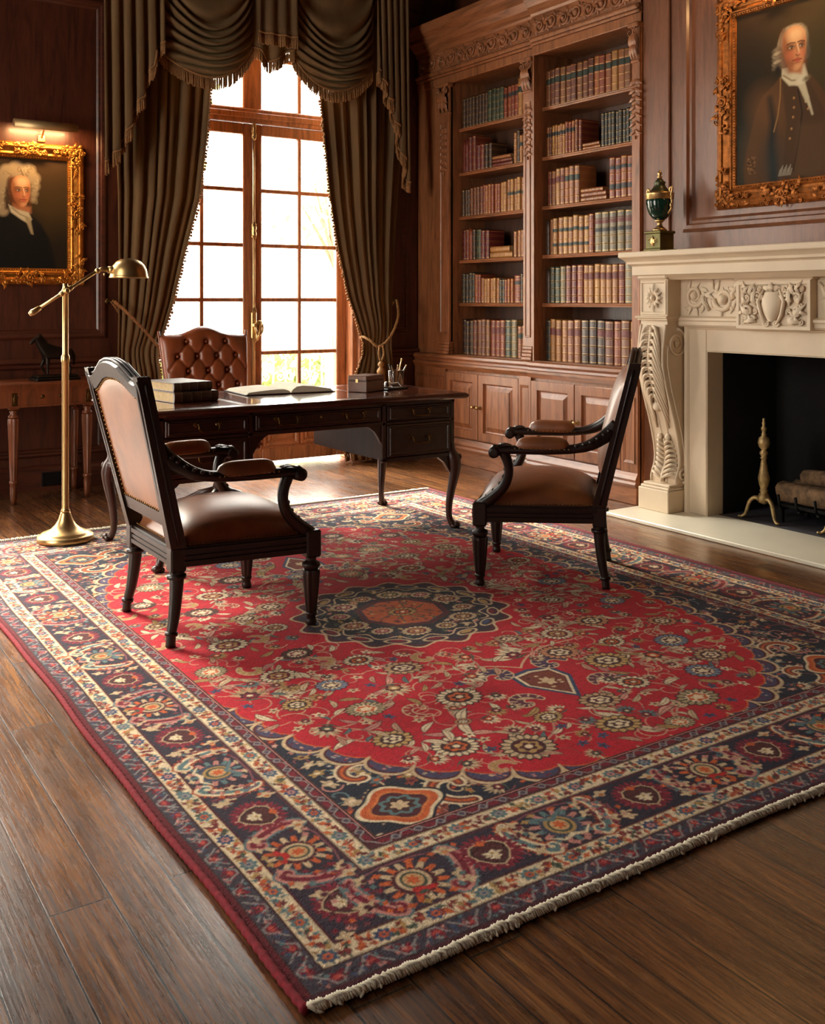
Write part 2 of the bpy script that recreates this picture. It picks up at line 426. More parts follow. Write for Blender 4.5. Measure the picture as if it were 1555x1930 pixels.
# ------------------------------------------------------------ 2-D painter for woven and painted surfaces
class Painter:
    def __init__(s, x0, x1, y0, y1, step, col):
        s.x0, s.y0, s.st = x0, y0, step
        s.W = int(round((x1 - x0) / step)) + 1; s.H = int(round((y1 - y0) / step)) + 1
        s.xs = np.linspace(x0, x1, s.W); s.ys = np.linspace(y0, y1, s.H)
        s.im = np.empty((s.H, s.W, 3), np.float32); s.im[:] = col[:3]
        s.aa = step * .7
    def win(s, xa, xb, ya, yb):
        i0 = max(0, int((xa - s.x0) / s.st) - 1); i1 = min(s.W, int((xb - s.x0) / s.st) + 3)
        j0 = max(0, int((ya - s.y0) / s.st) - 1); j1 = min(s.H, int((yb - s.y0) / s.st) + 3)
        if i1 <= i0 or j1 <= j0: return None
        X, Y = np.meshgrid(s.xs[i0:i1], s.ys[j0:j1]); return (slice(j0, j1), slice(i0, i1)), X, Y
    def put(s, sl, d, col, soft=None, a=1.0):
        """d: signed distance, negative inside"""
        w = soft or s.aa
        m = np.clip(.5 - d / (2 * w), 0, 1)[..., None] * a
        s.im[sl] = s.im[sl] * (1 - m) + np.array(col[:3], np.float32) * m
    def rect(s, xa, xb, ya, yb, col, soft=None, a=1.0):
        w = s.win(xa, xb, ya, yb)
        if not w: return
        sl, X, Y = w
        s.put(sl, np.maximum(np.maximum(xa - X, X - xb), np.maximum(ya - Y, Y - yb)), col, soft, a)
    def ell(s, cx, cy, rx, ry, col, rot=0, soft=None, a=1.0, lobes=0, amp=0, ph=0, ring=0):
        R = max(rx, ry) * (1 + abs(amp)) + (soft or 0) * 1.3 * max(rx, ry) / min(rx, ry)
        w = s.win(cx - R, cx + R, cy - R, cy + R)
        if not w: return
        sl, X, Y = w; c, k = math.cos(rot), math.sin(rot)
        x = ((X - cx) * c + (Y - cy) * k) / rx; y = (-(X - cx) * k + (Y - cy) * c) / ry
        r = np.sqrt(x * x + y * y)
        lim = 1.0
        if lobes:
            th = np.arctan2(y, x); lim = 1 + amp * np.cos(lobes * th + ph)
        d = (r - lim) * min(rx, ry)
        if ring: d = np.abs(d) - ring
        s.put(sl, d, col, soft, a)
    def poly(s, pts, col, soft=None, a=1.0):
        P = np.array(pts, float)
        pad = (soft or 0) * 2
        w = s.win(P[:, 0].min() - pad, P[:, 0].max() + pad, P[:, 1].min() - pad, P[:, 1].max() + pad)
        if not w: return
        sl, X, Y = w
        d = np.full(X.shape, 1e9); ins = np.zeros(X.shape, bool)
        n = len(P)
        for i in range(n):
            ax, ay = P[i]; bx, by = P[(i + 1) % n]; ex, ey = bx - ax, by - ay
            t = np.clip(((X - ax) * ex + (Y - ay) * ey) / (ex * ex + ey * ey + 1e-12), 0, 1)
            d = np.minimum(d, np.hypot(X - ax - t * ex, Y - ay - t * ey))
            cnd = ((ay > Y) != (by > Y)) & (X < (bx - ax) * (Y - ay) / ((by - ay) if abs(by - ay) > 1e-12 else 1e-12) + ax)
            ins ^= cnd
        s.put(sl, np.where(ins, -d, d), col, soft, a)
    def line(s, pts, wd, col, soft=None, a=1.0):
        P = np.array(pts, float); n = len(P)
        if not hasattr(wd, '__len__'): wd = [wd] * n
        R = max(wd)
        w = s.win(P[:, 0].min() - R, P[:, 0].max() + R, P[:, 1].min() - R, P[:, 1].max() + R)
        if not w: return
        sl, X, Y = w; d = np.full(X.shape, 1e9)
        for i in range(n - 1):
            ax, ay = P[i]; bx, by = P[i + 1]; ex, ey = bx - ax, by - ay
            t = np.clip(((X - ax) * ex + (Y - ay) * ey) / (ex * ex + ey * ey + 1e-12), 0, 1)
            d = np.minimum(d, np.hypot(X - ax - t * ex, Y - ay - t * ey) - (wd[i] + (wd[i + 1] - wd[i]) * t))
        s.put(sl, d, col, soft, a)
    def mesh(s, name, mat, place, parent=None):
        """place(X, Y) -> three arrays"""
        X, Y = np.meshgrid(s.xs, s.ys); px, py, pz = place(X, Y)
        n = s.W * s.H
        co = np.stack([px.ravel(), py.ravel(), pz.ravel()], 1).astype(np.float32)
        i = np.arange((s.W - 1) * (s.H - 1)); r = i // (s.W - 1); c = i % (s.W - 1); b = r * s.W + c
        q = np.stack([b, b + 1, b + 1 + s.W, b + s.W], 1).astype(np.int32)
        me = bpy.data.meshes.new(name); me.vertices.add(n); me.vertices.foreach_set('co', co.ravel())
        me.loops.add(q.size); me.loops.foreach_set('vertex_index', q.ravel())
        me.polygons.add(len(q)); me.polygons.foreach_set('loop_start', np.arange(0, q.size, 4, dtype=np.int32))
        me.polygons.foreach_set('use_smooth', np.ones(len(q), bool))
        me.materials.append(mat)
        at = me.color_attributes.new('paint', 'FLOAT_COLOR', 'POINT')
        rgba = np.ones((n, 4), np.float32); rgba[:, :3] = np.clip(s.im, 0, 1).reshape(-1, 3)
        at.data.foreach_set('color', rgba.ravel())
        me.update(); me.validate()
        o = bpy.data.objects.new(name, me); C.objects.link(o)
        if parent is not None: o.parent = parent
        return o
# ------------------------------------------------------------ the knotted rug
def make_rug():
    rnd = random.Random(11)
    RED = sr(188, 5, 34); CRIM = sr(120, 14, 36); NAVY = sr(26, 28, 46); PURP = sr(52, 36, 52); MAR = sr(78, 16, 30)
    CREAM = sr(226, 204, 168); CREAM2 = sr(205, 176, 138); ORA = sr(202, 92, 38); TEAL = sr(92, 118, 120); BLUE = sr(58, 72, 104); GOLD = sr(176, 138, 80)
    GREEN = sr(66, 78, 62); PINK = sr(196, 130, 118); BROWN = sr(70, 34, 28); GREY = sr(150, 142, 138); SCAR = sr(190, 30, 24)
    X0, X1, Y0, Y1 = .82, 3.78, 1.582, 5.53
    CXM, CYM = 2.19, 3.40
    P = Painter(X0, X1, Y0, Y1, .003, NAVY)
    X, Y = np.meshgrid(P.xs, P.ys)
    sl = (slice(None), slice(None))
    FX = (1.0, 1.16, 1.06, 1.06)       # border scale: left, right, front, back
    dL, dR, dF, dB = (X - X0) / FX[0], (X1 - X) / FX[1], (Y - Y0) / FX[2], (Y1 - Y) / FX[3]
    d = np.minimum(np.minimum(dL, dR), np.minimum(dF, dB))
    fld = lambda c: np.array(c[:3], np.float32)
    # field: red superellipse with navy spandrels
    ex, ey = .985, 1.47
    q = (np.abs(X - CXM) / ex) ** 2.7 + (np.abs(Y - 3.47) / ey) ** 2.7
    P.put(sl, (q - 1) * .4, RED)
    # abrash: slight banding of the dye lots
    wob = .94 + .06 * np.sin(Y * 23 + np.sin(X * 3)) * np.sin(Y * 61)
    P.im *= wob[..., None]
    # ---- helper with a local frame
    class Mo:
        def __init__(s, cx, cy, rot=0, k=1.0, flip=1, sw=False):
            s.cx, s.cy, s.c, s.n, s.k, s.fl, s.rot, s.sw = cx, cy, math.cos(rot), math.sin(rot), k, flip, rot, sw
        def pt(s, p):
            x, y = p[0] * s.k, p[1] * s.k * s.fl
            if s.sw: x, y = y, x
            return (s.cx + x * s.c - y * s.n, s.cy + x * s.n + y * s.c)
        def pts(s, L): return [s.pt(p) for p in L]
        def line(s, L, w, col, a=1.0): P.line(s.pts(L), [k * s.k for k in w] if hasattr(w, '__len__') else w * s.k, col, a=a)
        def poly(s, L, col, a=1.0): P.poly(s.pts(L), col, a=a)
        def ell(s, x, y, rx, ry, col, rot=0, **kw):
            c = s.pt((x, y))
            if s.sw: rx, ry = ry, rx; rot = -rot
            P.ell(c[0], c[1], rx * s.k, ry * s.k, col, s.rot + rot * s.fl, **kw)
    def rosette(x, y, r, pal=None, rot=0, sq=.8):
        o, m_, i_ = pal or rnd.choice([(CREAM, BROWN, ORA), (CREAM2, MAR, GOLD), (sr(196, 156, 96), BROWN, CREAM), (sr(190, 152, 112), MAR, CREAM), (sr(170, 150, 112), CREAM, ORA), (CREAM, CRIM, GOLD), (sr(120, 130, 150), CREAM, MAR), (sr(84, 44, 34), CREAM, CRIM), (sr(206, 140, 100), BROWN, CREAM)])
        n = rnd.choice([14, 16, 18]); m = Mo(x, y, rot)
        m.ell(0, 0, r * 1.12, r * sq * 1.12, sr(52, 24, 26), lobes=n, amp=.07)
        m.ell(0, 0, r, r * sq, o, lobes=n, amp=.085)
        for k in range(n):                                    # petal divisions
            a = 2 * PI * (k + .5) / n
            m.line([(r * .5 * math.cos(a), r * .5 * sq * math.sin(a)), (r * .98 * math.cos(a), r * .98 * sq * math.sin(a))], r * .042, dk(o, .25))
        m.ell(0, 0, r * .70, r * .70 * sq, sr(60, 28, 28)); m.ell(0, 0, r * .64, r * .64 * sq, m_, lobes=n, amp=.1)
        m.ell(0, 0, r * .50, r * .50 * sq, i_, lobes=6, amp=.12)
        m.ell(0, 0, r * .34, r * .30 * sq, m_, lobes=5, amp=.2)
        m.ell(r * .03, 0, r * .17, r * .15, CREAM)
    def palmette(x, y, r, rot, o=CREAM2, i=ORA):
        m = Mo(x, y, rot)
        for k in range(-4, 5):
            a = PI / 2 + k * .36
            L = r * (1.05 - .05 * abs(k))
            m.line([(0, -r * .2), (L * .55 * math.cos(a), L * .55 * math.sin(a)), (L * math.cos(a), L * math.sin(a))], [r * .05, r * .15, r * .04], o if k % 2 == 0 else dk(o, .6))
        m.ell(0, 0, r * .45, r * .4, MAR, lobes=7, amp=.12); m.ell(0, -r * .02, r * .3, r * .26, i); m.ell(0, 0, r * .14, r * .12, CREAM)
        m.line([(-r * .7, -r * .4), (0, -r * .5), (r * .7, -r * .4)], [r * .02, r * .09, r * .02], GREEN)
    def leaf(x, y, L, rot, col, edge=None, curl=.5):
        m = Mo(x, y, rot); n = 9
        pts = [(L * t, L * curl * (t * t)) for t in [i / n for i in range(n + 1)]]
        w = [L * .17 * math.sin(PI * min(1, (i / n) * .9 + .08)) for i in range(n + 1)]
        if edge: m.line(pts, [k + L * .045 for k in w], edge)
        m.line(pts, w, col)
        m.line(pts, L * .02, dk(col, .4))
        for i in range(1, n):
            if i % 2: m.line([pts[i], (pts[i][0] - L * .05, pts[i][1] + w[i] * .8)], L * .012, dk(col, .5))
    def vine(a, b, bow, col, w=.0036):
        mx, my = (a[0] + b[0]) / 2 - (b[1] - a[1]) * bow, (a[1] + b[1]) / 2 + (b[0] - a[0]) * bow
        pts = [((1 - t) ** 2 * a[0] + 2 * t * (1 - t) * mx + t * t * b[0], (1 - t) ** 2 * a[1] + 2 * t * (1 - t) * my + t * t * b[1]) for t in [i / 10 for i in range(11)]]
        P.line(pts, w, col, a=.9)
        return pts
    def hook(x, y, r, a0, turn, col, edge, w=.3):
        """curled split leaf"""
        pts = spiral(x, y, r, r * .22, a0, turn, 18)
        ww = [r * w * math.sin(PI * (.12 + .8 * i / 18)) for i in range(19)]
        P.line(pts, [k + r * .09 for k in ww], edge); P.line(pts, ww, col)
        for i in range(1, 18, 2):
            a = a0 + turn * 2 * PI * i / 18
            P.line([pts[i], (pts[i][0] + ww[i] * 1.25 * math.cos(a), pts[i][1] + ww[i] * 1.25 * math.sin(a))], r * .05, edge)
    # ---- spandrel filler on navy
    def in_red(x, y): return (abs(x - CXM) / ex) ** 2.7 + (abs(y - 3.47) / ey) ** 2.7 < 1
    XL, XR, YF, YB = X0 + .40 * FX[0], X1 - .40 * FX[1], Y0 + .40 * FX[2], Y1 - .40 * FX[3]
    for k in range(900):
        x, y = rnd.uniform(XL, XR), rnd.uniform(YF, YB)
        if in_red(x, y): continue
        P.line(spiral(x, y, rnd.uniform(.03, .06), .008, rnd.uniform(0, 6), rnd.choice([-.8, .8]), 12), .0026, rnd.choice([CREAM2, PINK, sr(120, 60, 66), TEAL]))
    for k in range(3600):
        x, y = rnd.uniform(XL, XR), rnd.uniform(YF, YB)
        if in_red(x, y): continue
        r = rnd.uniform(.012, .026); c = rnd.choice([MAR, CRIM, BLUE, CREAM2, CREAM2, PINK, TEAL, GOLD, PURP, sr(150, 66, 50)])
        P.ell(x, y, r, r * .6, dk(c, .85), rnd.uniform(0, 3), lobes=5, amp=.25)
        P.ell(x, y, r * .4, r * .25, rnd.choice([CREAM, ORA, MAR]))
    for sx in (-1, 1):
        for sy in (-1, 1):
            ox = 1.345 if sx < 0 else 3.10
            oy = 2.10 if sy < 0 else 4.93
            # orange corner blossom and its two serrated scrolls
            def dia(k, c, n=4, amp=.13): P.ell(ox, oy, .105 * k, .088 * k, c, 0, lobes=n, amp=amp, ph=0)
            cx2 = ox - sx * .0; 
            for (dx, dy, a0, t) in ((sx * -.17, 0.01, PI / 2 * sy, -sx * sy * .72), (0.0, sy * -.19, PI / 2 * (1 + sx), sx * sy * .72)):
                pts = spiral(ox + dx, oy + dy, .088, .02, a0, t, 20)
                P.line(pts, [.021] * 21, CREAM)
                for i in range(0, 20, 2):
                    a = a0 + t * 2 * PI * i / 20
                    P.line([pts[i], (pts[i][0] + .03 * math.cos(a), pts[i][1] + .03 * math.sin(a))], [.009, .002], CREAM)
                P.line(pts, [.013] * 21, sr(120, 56, 36)); P.line(pts, [.004] * 21, ORA)
            dia(1.12, dk(NAVY, .7)); dia(1.03, CREAM); dia(.92, ORA); dia(.74, sr(214, 120, 60)); dia(.66, MAR); dia(.5, TEAL, 8, .1); dia(.38, BROWN, 8, .15); dia(.22, CREAM2, 6, .2)
            for (dx, dy, r) in ((.18, .17, .05), (-.02, .30, .045), (.34, .04, .05), (.44, -.03, .035), (-.06, .42, .04), (.26, -.06, .04)):
                x, y = ox - sx * dx, oy - sy * dy
                if XL + .03 < x < XR - .03 and YF + .03 < y < YB - .03 and (abs(x - CXM) / ex) ** 2.7 + (abs(y - 3.47) / ey) ** 2.7 > 1.1:
                    palmette(x, y, r, rnd.uniform(0, 6), rnd.choice([CREAM, TEAL, CREAM2]), rnd.choice([GREEN, ORA, CRIM]))
    # ---- scalloped rim between field and spandrels
    th = 0.0
    while th < 2 * PI:
        c, s_ = math.cos(th), math.sin(th)
        rr = ((abs(c) / ex) ** 2.7 + (abs(s_) / ey) ** 2.7) ** (-1 / 2.7)
        x, y = CXM + rr * c, 3.47 + rr * s_
        e = 1e-3; c2, s2 = math.cos(th + e), math.sin(th + e)
        r2 = ((abs(c2) / ex) ** 2.7 + (abs(s2) / ey) ** 2.7) ** (-1 / 2.7)
        tx, ty = CXM + r2 * c2 - x, 3.47 + r2 * s2 - y; L = math.hypot(tx, ty); ang = math.atan2(ty, tx)
        if XL - .04 < x < XR + .04 and YF - .04 < y < YB + .04:
            m = Mo(x, y, ang); W = .066
            m.ell(0, -.012, W * 1.06, .062, CREAM2); m.ell(0, -.010, W * .93, .052, MAR); m.ell(0, -.008, W * .84, .045, sr(70, 62, 92))
            for k in range(14): m.ell(rnd.uniform(-.045, .045), rnd.uniform(-.042, 0), .005, .004, rnd.choice([PINK, CREAM2, CRIM, BLUE, GREY]))
            m.poly([(-W * 1.0, .07), (W * 1.0, .07), (W * .93, .004), (W * .6, -.012), (0, -.017), (-W * .6, -.012), (-W * .93, .004)], RED)
            m.line([(-W * .9, .003), (-W * .5, -.011), (0, -.016), (W * .5, -.011), (W * .9, .003)], .0028, ORA)
        th += .132 * e / L
    # ---- medallion
    for k, (x, y) in enumerate([(0, 0)]):
        n = 16
        P.ell(CXM, CYM, .43, .40, dk(CREAM2, 1), 0, lobes=n, amp=.055)
        P.ell(CXM, CYM, .418, .388, MAR, 0, lobes=n, amp=.055)
        P.ell(CXM, CYM, .40, .37, dk(PURP, .8), 0, lobes=n, amp=.05)
        P.ell(CXM, CYM, .335, .31, CREAM2, 0, lobes=n, amp=.06, ring=.004)
        P.ell(CXM, CYM, .325, .30, sr(30, 30, 40), 0, lobes=n, amp=.06)
        for i in range(n):
            a = 2 * PI * (i + .5) / n
            P.ell(CXM + .37 * math.cos(a), CYM + .345 * math.sin(a), .045, .022, CREAM2, a + PI / 2, ring=.003)
            P.ell(CXM + .365 * math.cos(a), CYM + .34 * math.sin(a), .028, .012, rnd.choice([CRIM, BLUE, GOLD]), a + PI / 2)
        for i in range(150):
            a = rnd.uniform(0, 2 * PI); rr = rnd.uniform(.2, .33)
            P.ell(CXM + rr * math.cos(a), CYM + rr * .93 * math.sin(a), rnd.uniform(.010, .02), .008, rnd.choice([CREAM2, GREEN, PINK, MAR, GOLD]), rnd.uniform(0, 3), lobes=5, amp=.25)
        for i in range(12):
            a = 2 * PI * i / 12 + .2
            rosette(CXM + .255 * math.cos(a), CYM + .238 * math.sin(a), .042 if i % 2 else .056, (CREAM2, rnd.choice([CRIM, GREEN, MAR]), rnd.choice([PINK, GOLD])))
        oct_ = lambda r: [(CXM + r * math.cos(PI / 4 * i + .12), CYM + r * .95 * math.sin(PI / 4 * i + .12)) for i in range(8)]
        P.poly(oct_(.198), BROWN); P.poly(oct_(.188), MAR); P.poly(oct_(.175), PURP); P.poly(oct_(.166), sr(168, 78, 36))
        for i in range(60):
            a = rnd.uniform(0, 6.3); rr = .15 * math.sqrt(rnd.random())
            P.ell(CXM + rr * math.cos(a), CYM + rr * math.sin(a), .009, .006, rnd.choice([MAR, GREEN, BROWN, GOLD, MAR]), a, lobes=4, amp=.3)
        rosette(CXM, CYM, .055, (GOLD, MAR, ORA))
        for i in range(8):
            a = 2 * PI * i / 8; P.line([(CXM + .05 * math.cos(a), CYM + .05 * math.sin(a)), (CXM + .13 * math.cos(a + .3), CYM + .13 * math.sin(a + .3))], .003, dk(GREEN, .7))
    occupied = [(CXM, CYM, .45)]
    # ---- pendants
    for sy in (-1, 1):
        px, py = CXM, CYM + sy * .88
        m = Mo(px, py, 0, 1, sy)
        for kk, c in ((1.18, dk(BLUE, .8)), (1.0, CREAM), (.88, sr(104, 44, 34)), (.8, sr(120, 52, 34))):
            m.poly([(0, .135 * kk), (-.085 * kk, .0), (-.075 * kk, -.085 * kk), (0, -.10 * kk), (.075 * kk, -.085 * kk), (.085 * kk, 0)], c)
        for k in range(12): m.ell(rnd.uniform(-.05, .05), rnd.uniform(-.07, .07), .008, .006, rnd.choice([CREAM2, GOLD, MAR]))
        m.ell(0, 0, .022, .03, CREAM2, lobes=6, amp=.2)
        for sx in (-1, 1):
            hook(px + sx * .115, py - sy * .12, .06, PI / 2 * (1 - sx), sx * -sy * .85, sr(70, 48, 76), CREAM2, .42)
            hook(px + sx * .17, py + sy * .1, .055, PI / 2 * (1 + sx), sx * sy * .8, sr(96, 40, 60), CREAM2, .4)
            vine((px, py - sy * .14), (px + sx * .34, py - sy * .26), .25 * sx, CREAM2, .004)
        occupied.append((px, py, .17))
    # ---- field blossoms, set out where they lie on the rug
    L = [(1.473, 3.043, .052), (1.58, 2.874, .044), (1.452, 3.413, .062), (1.3, 3.2, .045), (1.857, 2.877, .056), (1.867, 2.57, .062), (1.53, 2.426, .05), (1.575, 2.65, .052), (1.652, 2.29, .056), (1.82, 2.177, .066), (2.487, 2.552, .066), (2.742, 2.901, .06), (2.527, 2.857, .052), (2.414, 2.36, .046), (2.14, 2.15, .06), (2.491, 2.159, .062), (2.828, 2.574, .056), (2.684, 2.303, .05), (2.0, 2.3, .04), (1.415, 2.793, .04), (2.583, 3.934, .058), (2.3, 4.0, .05), (1.78, 3.75, .05), (1.516, 3.828, .055), (1.46, 4.283, .05), (1.81, 4.2, .056), (2.206, 4.62, .05), (2.609, 4.335, .055), (2.586, 4.7, .05), (2.95, 4.176, .055), (2.841, 3.765, .052), (2.982, 3.407, .054), (3.09, 3.768, .05), (2.8, 3.2, .046), (2.3, 2.06, .04), (2.97, 2.75, .048), (1.7, 4.6, .052), (2.0, 4.7, .05), (2.4, 4.9, .04), (2.85, 4.55, .05), (1.95, 4.9, .04), (1.33, 3.6, .04), (1.35, 4.05, .044), (1.62, 3.2, .05), (1.68, 3.5, .04), (2.7, 3.55, .045), (3.0, 3.05, .045)]
    VC = sr(196, 148, 120)
    for k in range(4000):
        x, y = rnd.uniform(XL + .05, XR - .05), rnd.uniform(YF + .05, YB - .05)
        if (abs(x - CXM) / ex) ** 2.7 + (abs(y - 3.47) / ey) ** 2.7 > .82 or math.hypot(x - CXM, y - CYM) < .5 or any(math.hypot(x - px_, y - CYM - s_ * .88) < .2 for px_ in (CXM,) for s_ in (-1, 1)): continue
        if all(math.hypot(x - q[0], y - q[1]) > .165 for q in L): L.append((x, y, rnd.uniform(.042, .06)))
    for k in range(700):
        x, y = rnd.uniform(XL, XR), rnd.uniform(YF, YB)
        if (abs(x - CXM) / ex) ** 2.7 + (abs(y - 3.47) / ey) ** 2.7 > .93 or math.hypot(x - CXM, y - CYM) < .46 or any(math.hypot(x - CXM, y - CYM - s_ * .88) < .24 for s_ in (-1, 1)): continue
        P.line(spiral(x, y, rnd.uniform(.04, .075), .012, rnd.uniform(0, 6), rnd.choice([-.8, .8]), 14), .0022, rnd.choice([VC, CREAM2, sr(150, 50, 56)]), a=.85)
    for (x, y, r) in L: occupied.append((x, y, r))
    # tendrils first
    for i, (x, y, r) in enumerate(L):
        near = sorted(L, key=lambda q: (q[0] - x) ** 2 + (q[1] - y) ** 2)[1:3]
        for q in near:
            bow = rnd.choice([-1, 1]) * rnd.uniform(.25, .5)
            pts = vine((x, y), (q[0], q[1]), bow, VC)
            m = pts[5]; a = math.atan2(pts[6][1] - pts[4][1], pts[6][0] - pts[4][0])
            leaf(m[0], m[1], rnd.uniform(.045, .08), a + rnd.choice([-.7, .7]), rnd.choice([CREAM2, PINK, CREAM, sr(214, 150, 130)]), rnd.choice([MAR, BROWN]), rnd.choice([-.6, .6]))
            leaf(pts[3][0], pts[3][1], rnd.uniform(.03, .05), a + rnd.choice([-1, 1]), rnd.choice([CREAM2, CREAM, TEAL]), MAR, rnd.choice([-.7, .7]))
        hx, hy = x + rnd.choice([-1, 1]) * rnd.uniform(.1, .14), y + rnd.choice([-1, 1]) * rnd.uniform(.06, .12)
        if in_red(hx, hy) and all(math.hypot(hx - o[0], hy - o[1]) > o[2] + .035 for o in occupied):
            hook(hx, hy, rnd.uniform(.04, .055), rnd.uniform(0, 6), rnd.choice([-.8, .8]), rnd.choice([RED, sr(160, 40, 44), GOLD]), rnd.choice([CREAM2, VC]), .24)
            occupied.append((hx, hy, .05))
    for i, (x, y, r) in enumerate(L):
        if i < 47 or i % 5 in (0, 1): rosette(x, y, r * 1.12, None, rnd.uniform(-.4, .4), rnd.uniform(.75, .95))
        elif i % 5 in (2, 3): palmette(x, y, r * 1.25, rnd.uniform(0, 6.2), rnd.choice([CREAM, CREAM2, sr(190, 152, 112), sr(126, 136, 146)]), rnd.choice([ORA, CRIM, GOLD, GREEN]))
        else:
            a = rnd.uniform(0, 6.2)
            for s_ in (0, 2.6): leaf(x, y, r * 1.7, a + s_, rnd.choice([CREAM, CREAM2, GOLD, sr(140, 130, 104)]), sr(60, 26, 28), rnd.choice([-.5, .5]))
            rosette(x, y, r * .5)
    for k in range(5200):                                     # scattered small buds
        x, y = rnd.uniform(XL + .02, XR - .02), rnd.uniform(YF + .02, YB - .02)
        q = (abs(x - CXM) / ex) ** 2.7 + (abs(y - 3.47) / ey) ** 2.7
        if q > .95 or any(math.hypot(x - o[0], y - o[1]) < o[2] + .026 for o in occupied): continue
        t = rnd.random()
        if t < .4: leaf(x, y, rnd.uniform(.045, .07), rnd.uniform(0, 6), rnd.choice([CREAM2, CREAM, GOLD, VC]), rnd.choice([MAR, BROWN]), rnd.choice([-.5, .5]))
        elif t < .75: palmette(x, y, rnd.uniform(.03, .042), rnd.uniform(0, 6), rnd.choice([CREAM, CREAM2, TEAL, GOLD]), rnd.choice([ORA, CRIM, GREEN]))
        else: P.ell(x, y, .018, .013, rnd.choice([CREAM2, CREAM, BLUE]), rnd.uniform(0, 3), lobes=5, amp=.3); P.ell(x, y, .006, .005, MAR)
        occupied.append((x, y, .024))
    # ---- borders: colour by distance from the edge
    bands = [(0, .022, sr(104, 8, 26)), (.022, .026, BROWN), (.026, .072, sr(64, 54, 66)), (.072, .0765, BROWN), (.0765, .079, CREAM2), (.079, .124, CREAM), (.124, .127, CREAM2), (.127, .133, MAR), (.133, .292, PURP), (.292, .303, sr(74, 30, 42)), (.303, .306, CREAM2), (.306, .354, CREAM), (.354, .357, CREAM2), (.357, .361, BROWN), (.361, .392, MAR), (.392, .395, PINK), (.395, .40, BROWN)]
    for (a, b, c) in bands:
        P.put(sl, np.maximum(a - d, d - b), c, soft=.0012)
    P.put(sl, np.maximum(np.maximum(np.minimum(dF, dB) - .024, -dF), 0 * X - .001), sr(66, 10, 24), soft=.0012)
    # main border drifts from plum to navy along its length
    mk = np.clip(.5 + .5 * np.sin(X * 2.1 + Y * 1.7), 0, 1)[..., None] * ((d > .133) & (d < .292))[..., None] * .65
    P.im = P.im * (1 - mk) + fld(NAVY) * mk
    # side runs: (start point, along vector, inward vector, length, scale)
    sides = [('L', X0, Y0, 0, 1, 1, 0, Y1 - Y0, FX[0], FX[2], FX[3]), ('R', X1, Y0, 0, 1, -1, 0, Y1 - Y0, FX[1], FX[2], FX[3]),
             ('F', X0, Y0, 1, 0, 0, 1, X1 - X0, FX[2], FX[0], FX[1]), ('B', X0, Y1, 1, 0, 0, -1, X1 - X0, FX[3], FX[0], FX[1])]
    for (nm, ox, oy, ax, ay, ix, iy, Ln, sc, s0, s1) in sides:
        def W(a, dd): return (ox + ax * a + ix * dd * sc, oy + ay * a + iy * dd * sc)
        ang = PI / 2 if ax == 0 else 0
        # outer guard: meander with crimson blossoms
        a0, a1 = .05 * s0, Ln - .05 * s1
        n = int((a1 - a0) / .075)
        for k in range(n):
            a = lerp(a0, a1, (k + .5) / n); st = (a1 - a0) / n
            z = 1 if k % 2 else -1
            w = W(a, .049 + z * .004); P.ell(w[0], w[1], .021, .014, CRIM, ang, lobes=6, amp=.2); P.ell(w[0], w[1], .010, .006, sr(186, 70, 60), ang)
            P.line([W(a - st * .5, .049 - z * .017), W(a - st * .25, .049 + z * .0), W(a - st * .1, .049 + z * .019), W(a + st * .1, .049 + z * .019), W(a + st * .25, .049), W(a + st * .5, .049 - z * .017)], .0022, GREY)
            for j in range(12):
                w = W(a + rnd.uniform(-st, st) * .5, .049 + rnd.uniform(-.019, .019)); P.ell(w[0], w[1], .005, .0035, rnd.choice([TEAL, GREY, BLUE, PINK, CRIM, MAR]), rnd.uniform(0, 3), lobes=3, amp=.3)
        # two cream guards with maroon leaves and blue rosettes
        for (dc, h, e0) in ((.1015, .020, .10), (.330, .021, .33)):
            a0, a1 = e0 * s0, Ln - e0 * s1; a = a0; k = 0
            while a < a1:
                if k % 5 == 0:
                    w = W(a, dc); r = .019
                    P.ell(w[0], w[1], r * 1.35, r * 1.15, CREAM, ang)
                    c = rnd.choice([BLUE, TEAL, sr(70, 90, 110)])
                    P.ell(w[0], w[1], r * 1.12, r * .98, c, ang, lobes=8, amp=.15); P.ell(w[0], w[1], r * .55, r * .5, rnd.choice([PINK, ORA, GREY]), ang, lobes=6, amp=.15); P.ell(w[0], w[1], r * .22, r * .2, BLUE)
                    a += .028
                else:
                    for j in range(5):
                        w = W(a + rnd.uniform(-.013, .013), dc + rnd.uniform(-.8, .8) * h)
                        P.ell(w[0], w[1], rnd.uniform(.007, .0125), rnd.uniform(.004, .007), rnd.choice([sr(120, 34, 32), sr(130, 40, 34), ORA, GREEN, GOLD, sr(112, 30, 36), sr(180, 80, 50), TEAL]), rnd.uniform(0, 3), lobes=4, amp=.25)
                    a += .024
                k += 1
        # inner guard: crimson band with a pale meander
        a0, a1 = .376 * s0, Ln - .376 * s1; n = int((a1 - a0) / .062)
        for k in range(n):
            a = lerp(a0, a1, (k + .5) / n); z = 1 if k % 2 else -1
            w = W(a, .3765); P.ell(w[0], w[1], .018, .009, CRIM, ang)
            w = W(a + .03, .3765); P.ell(w[0], w[1], .010, .010, sr(76, 62, 80), ang, lobes=4, amp=.3); P.ell(w[0], w[1], .009, .009, GREY, ang, ring=.0012)
            P.line([W(a - .028, .3765 - z * .010), W(a - .01, .3765 + z * .011), W(a + .01, .3765 + z * .011), W(a + .028, .3765 - z * .010)], .0016, GREY)
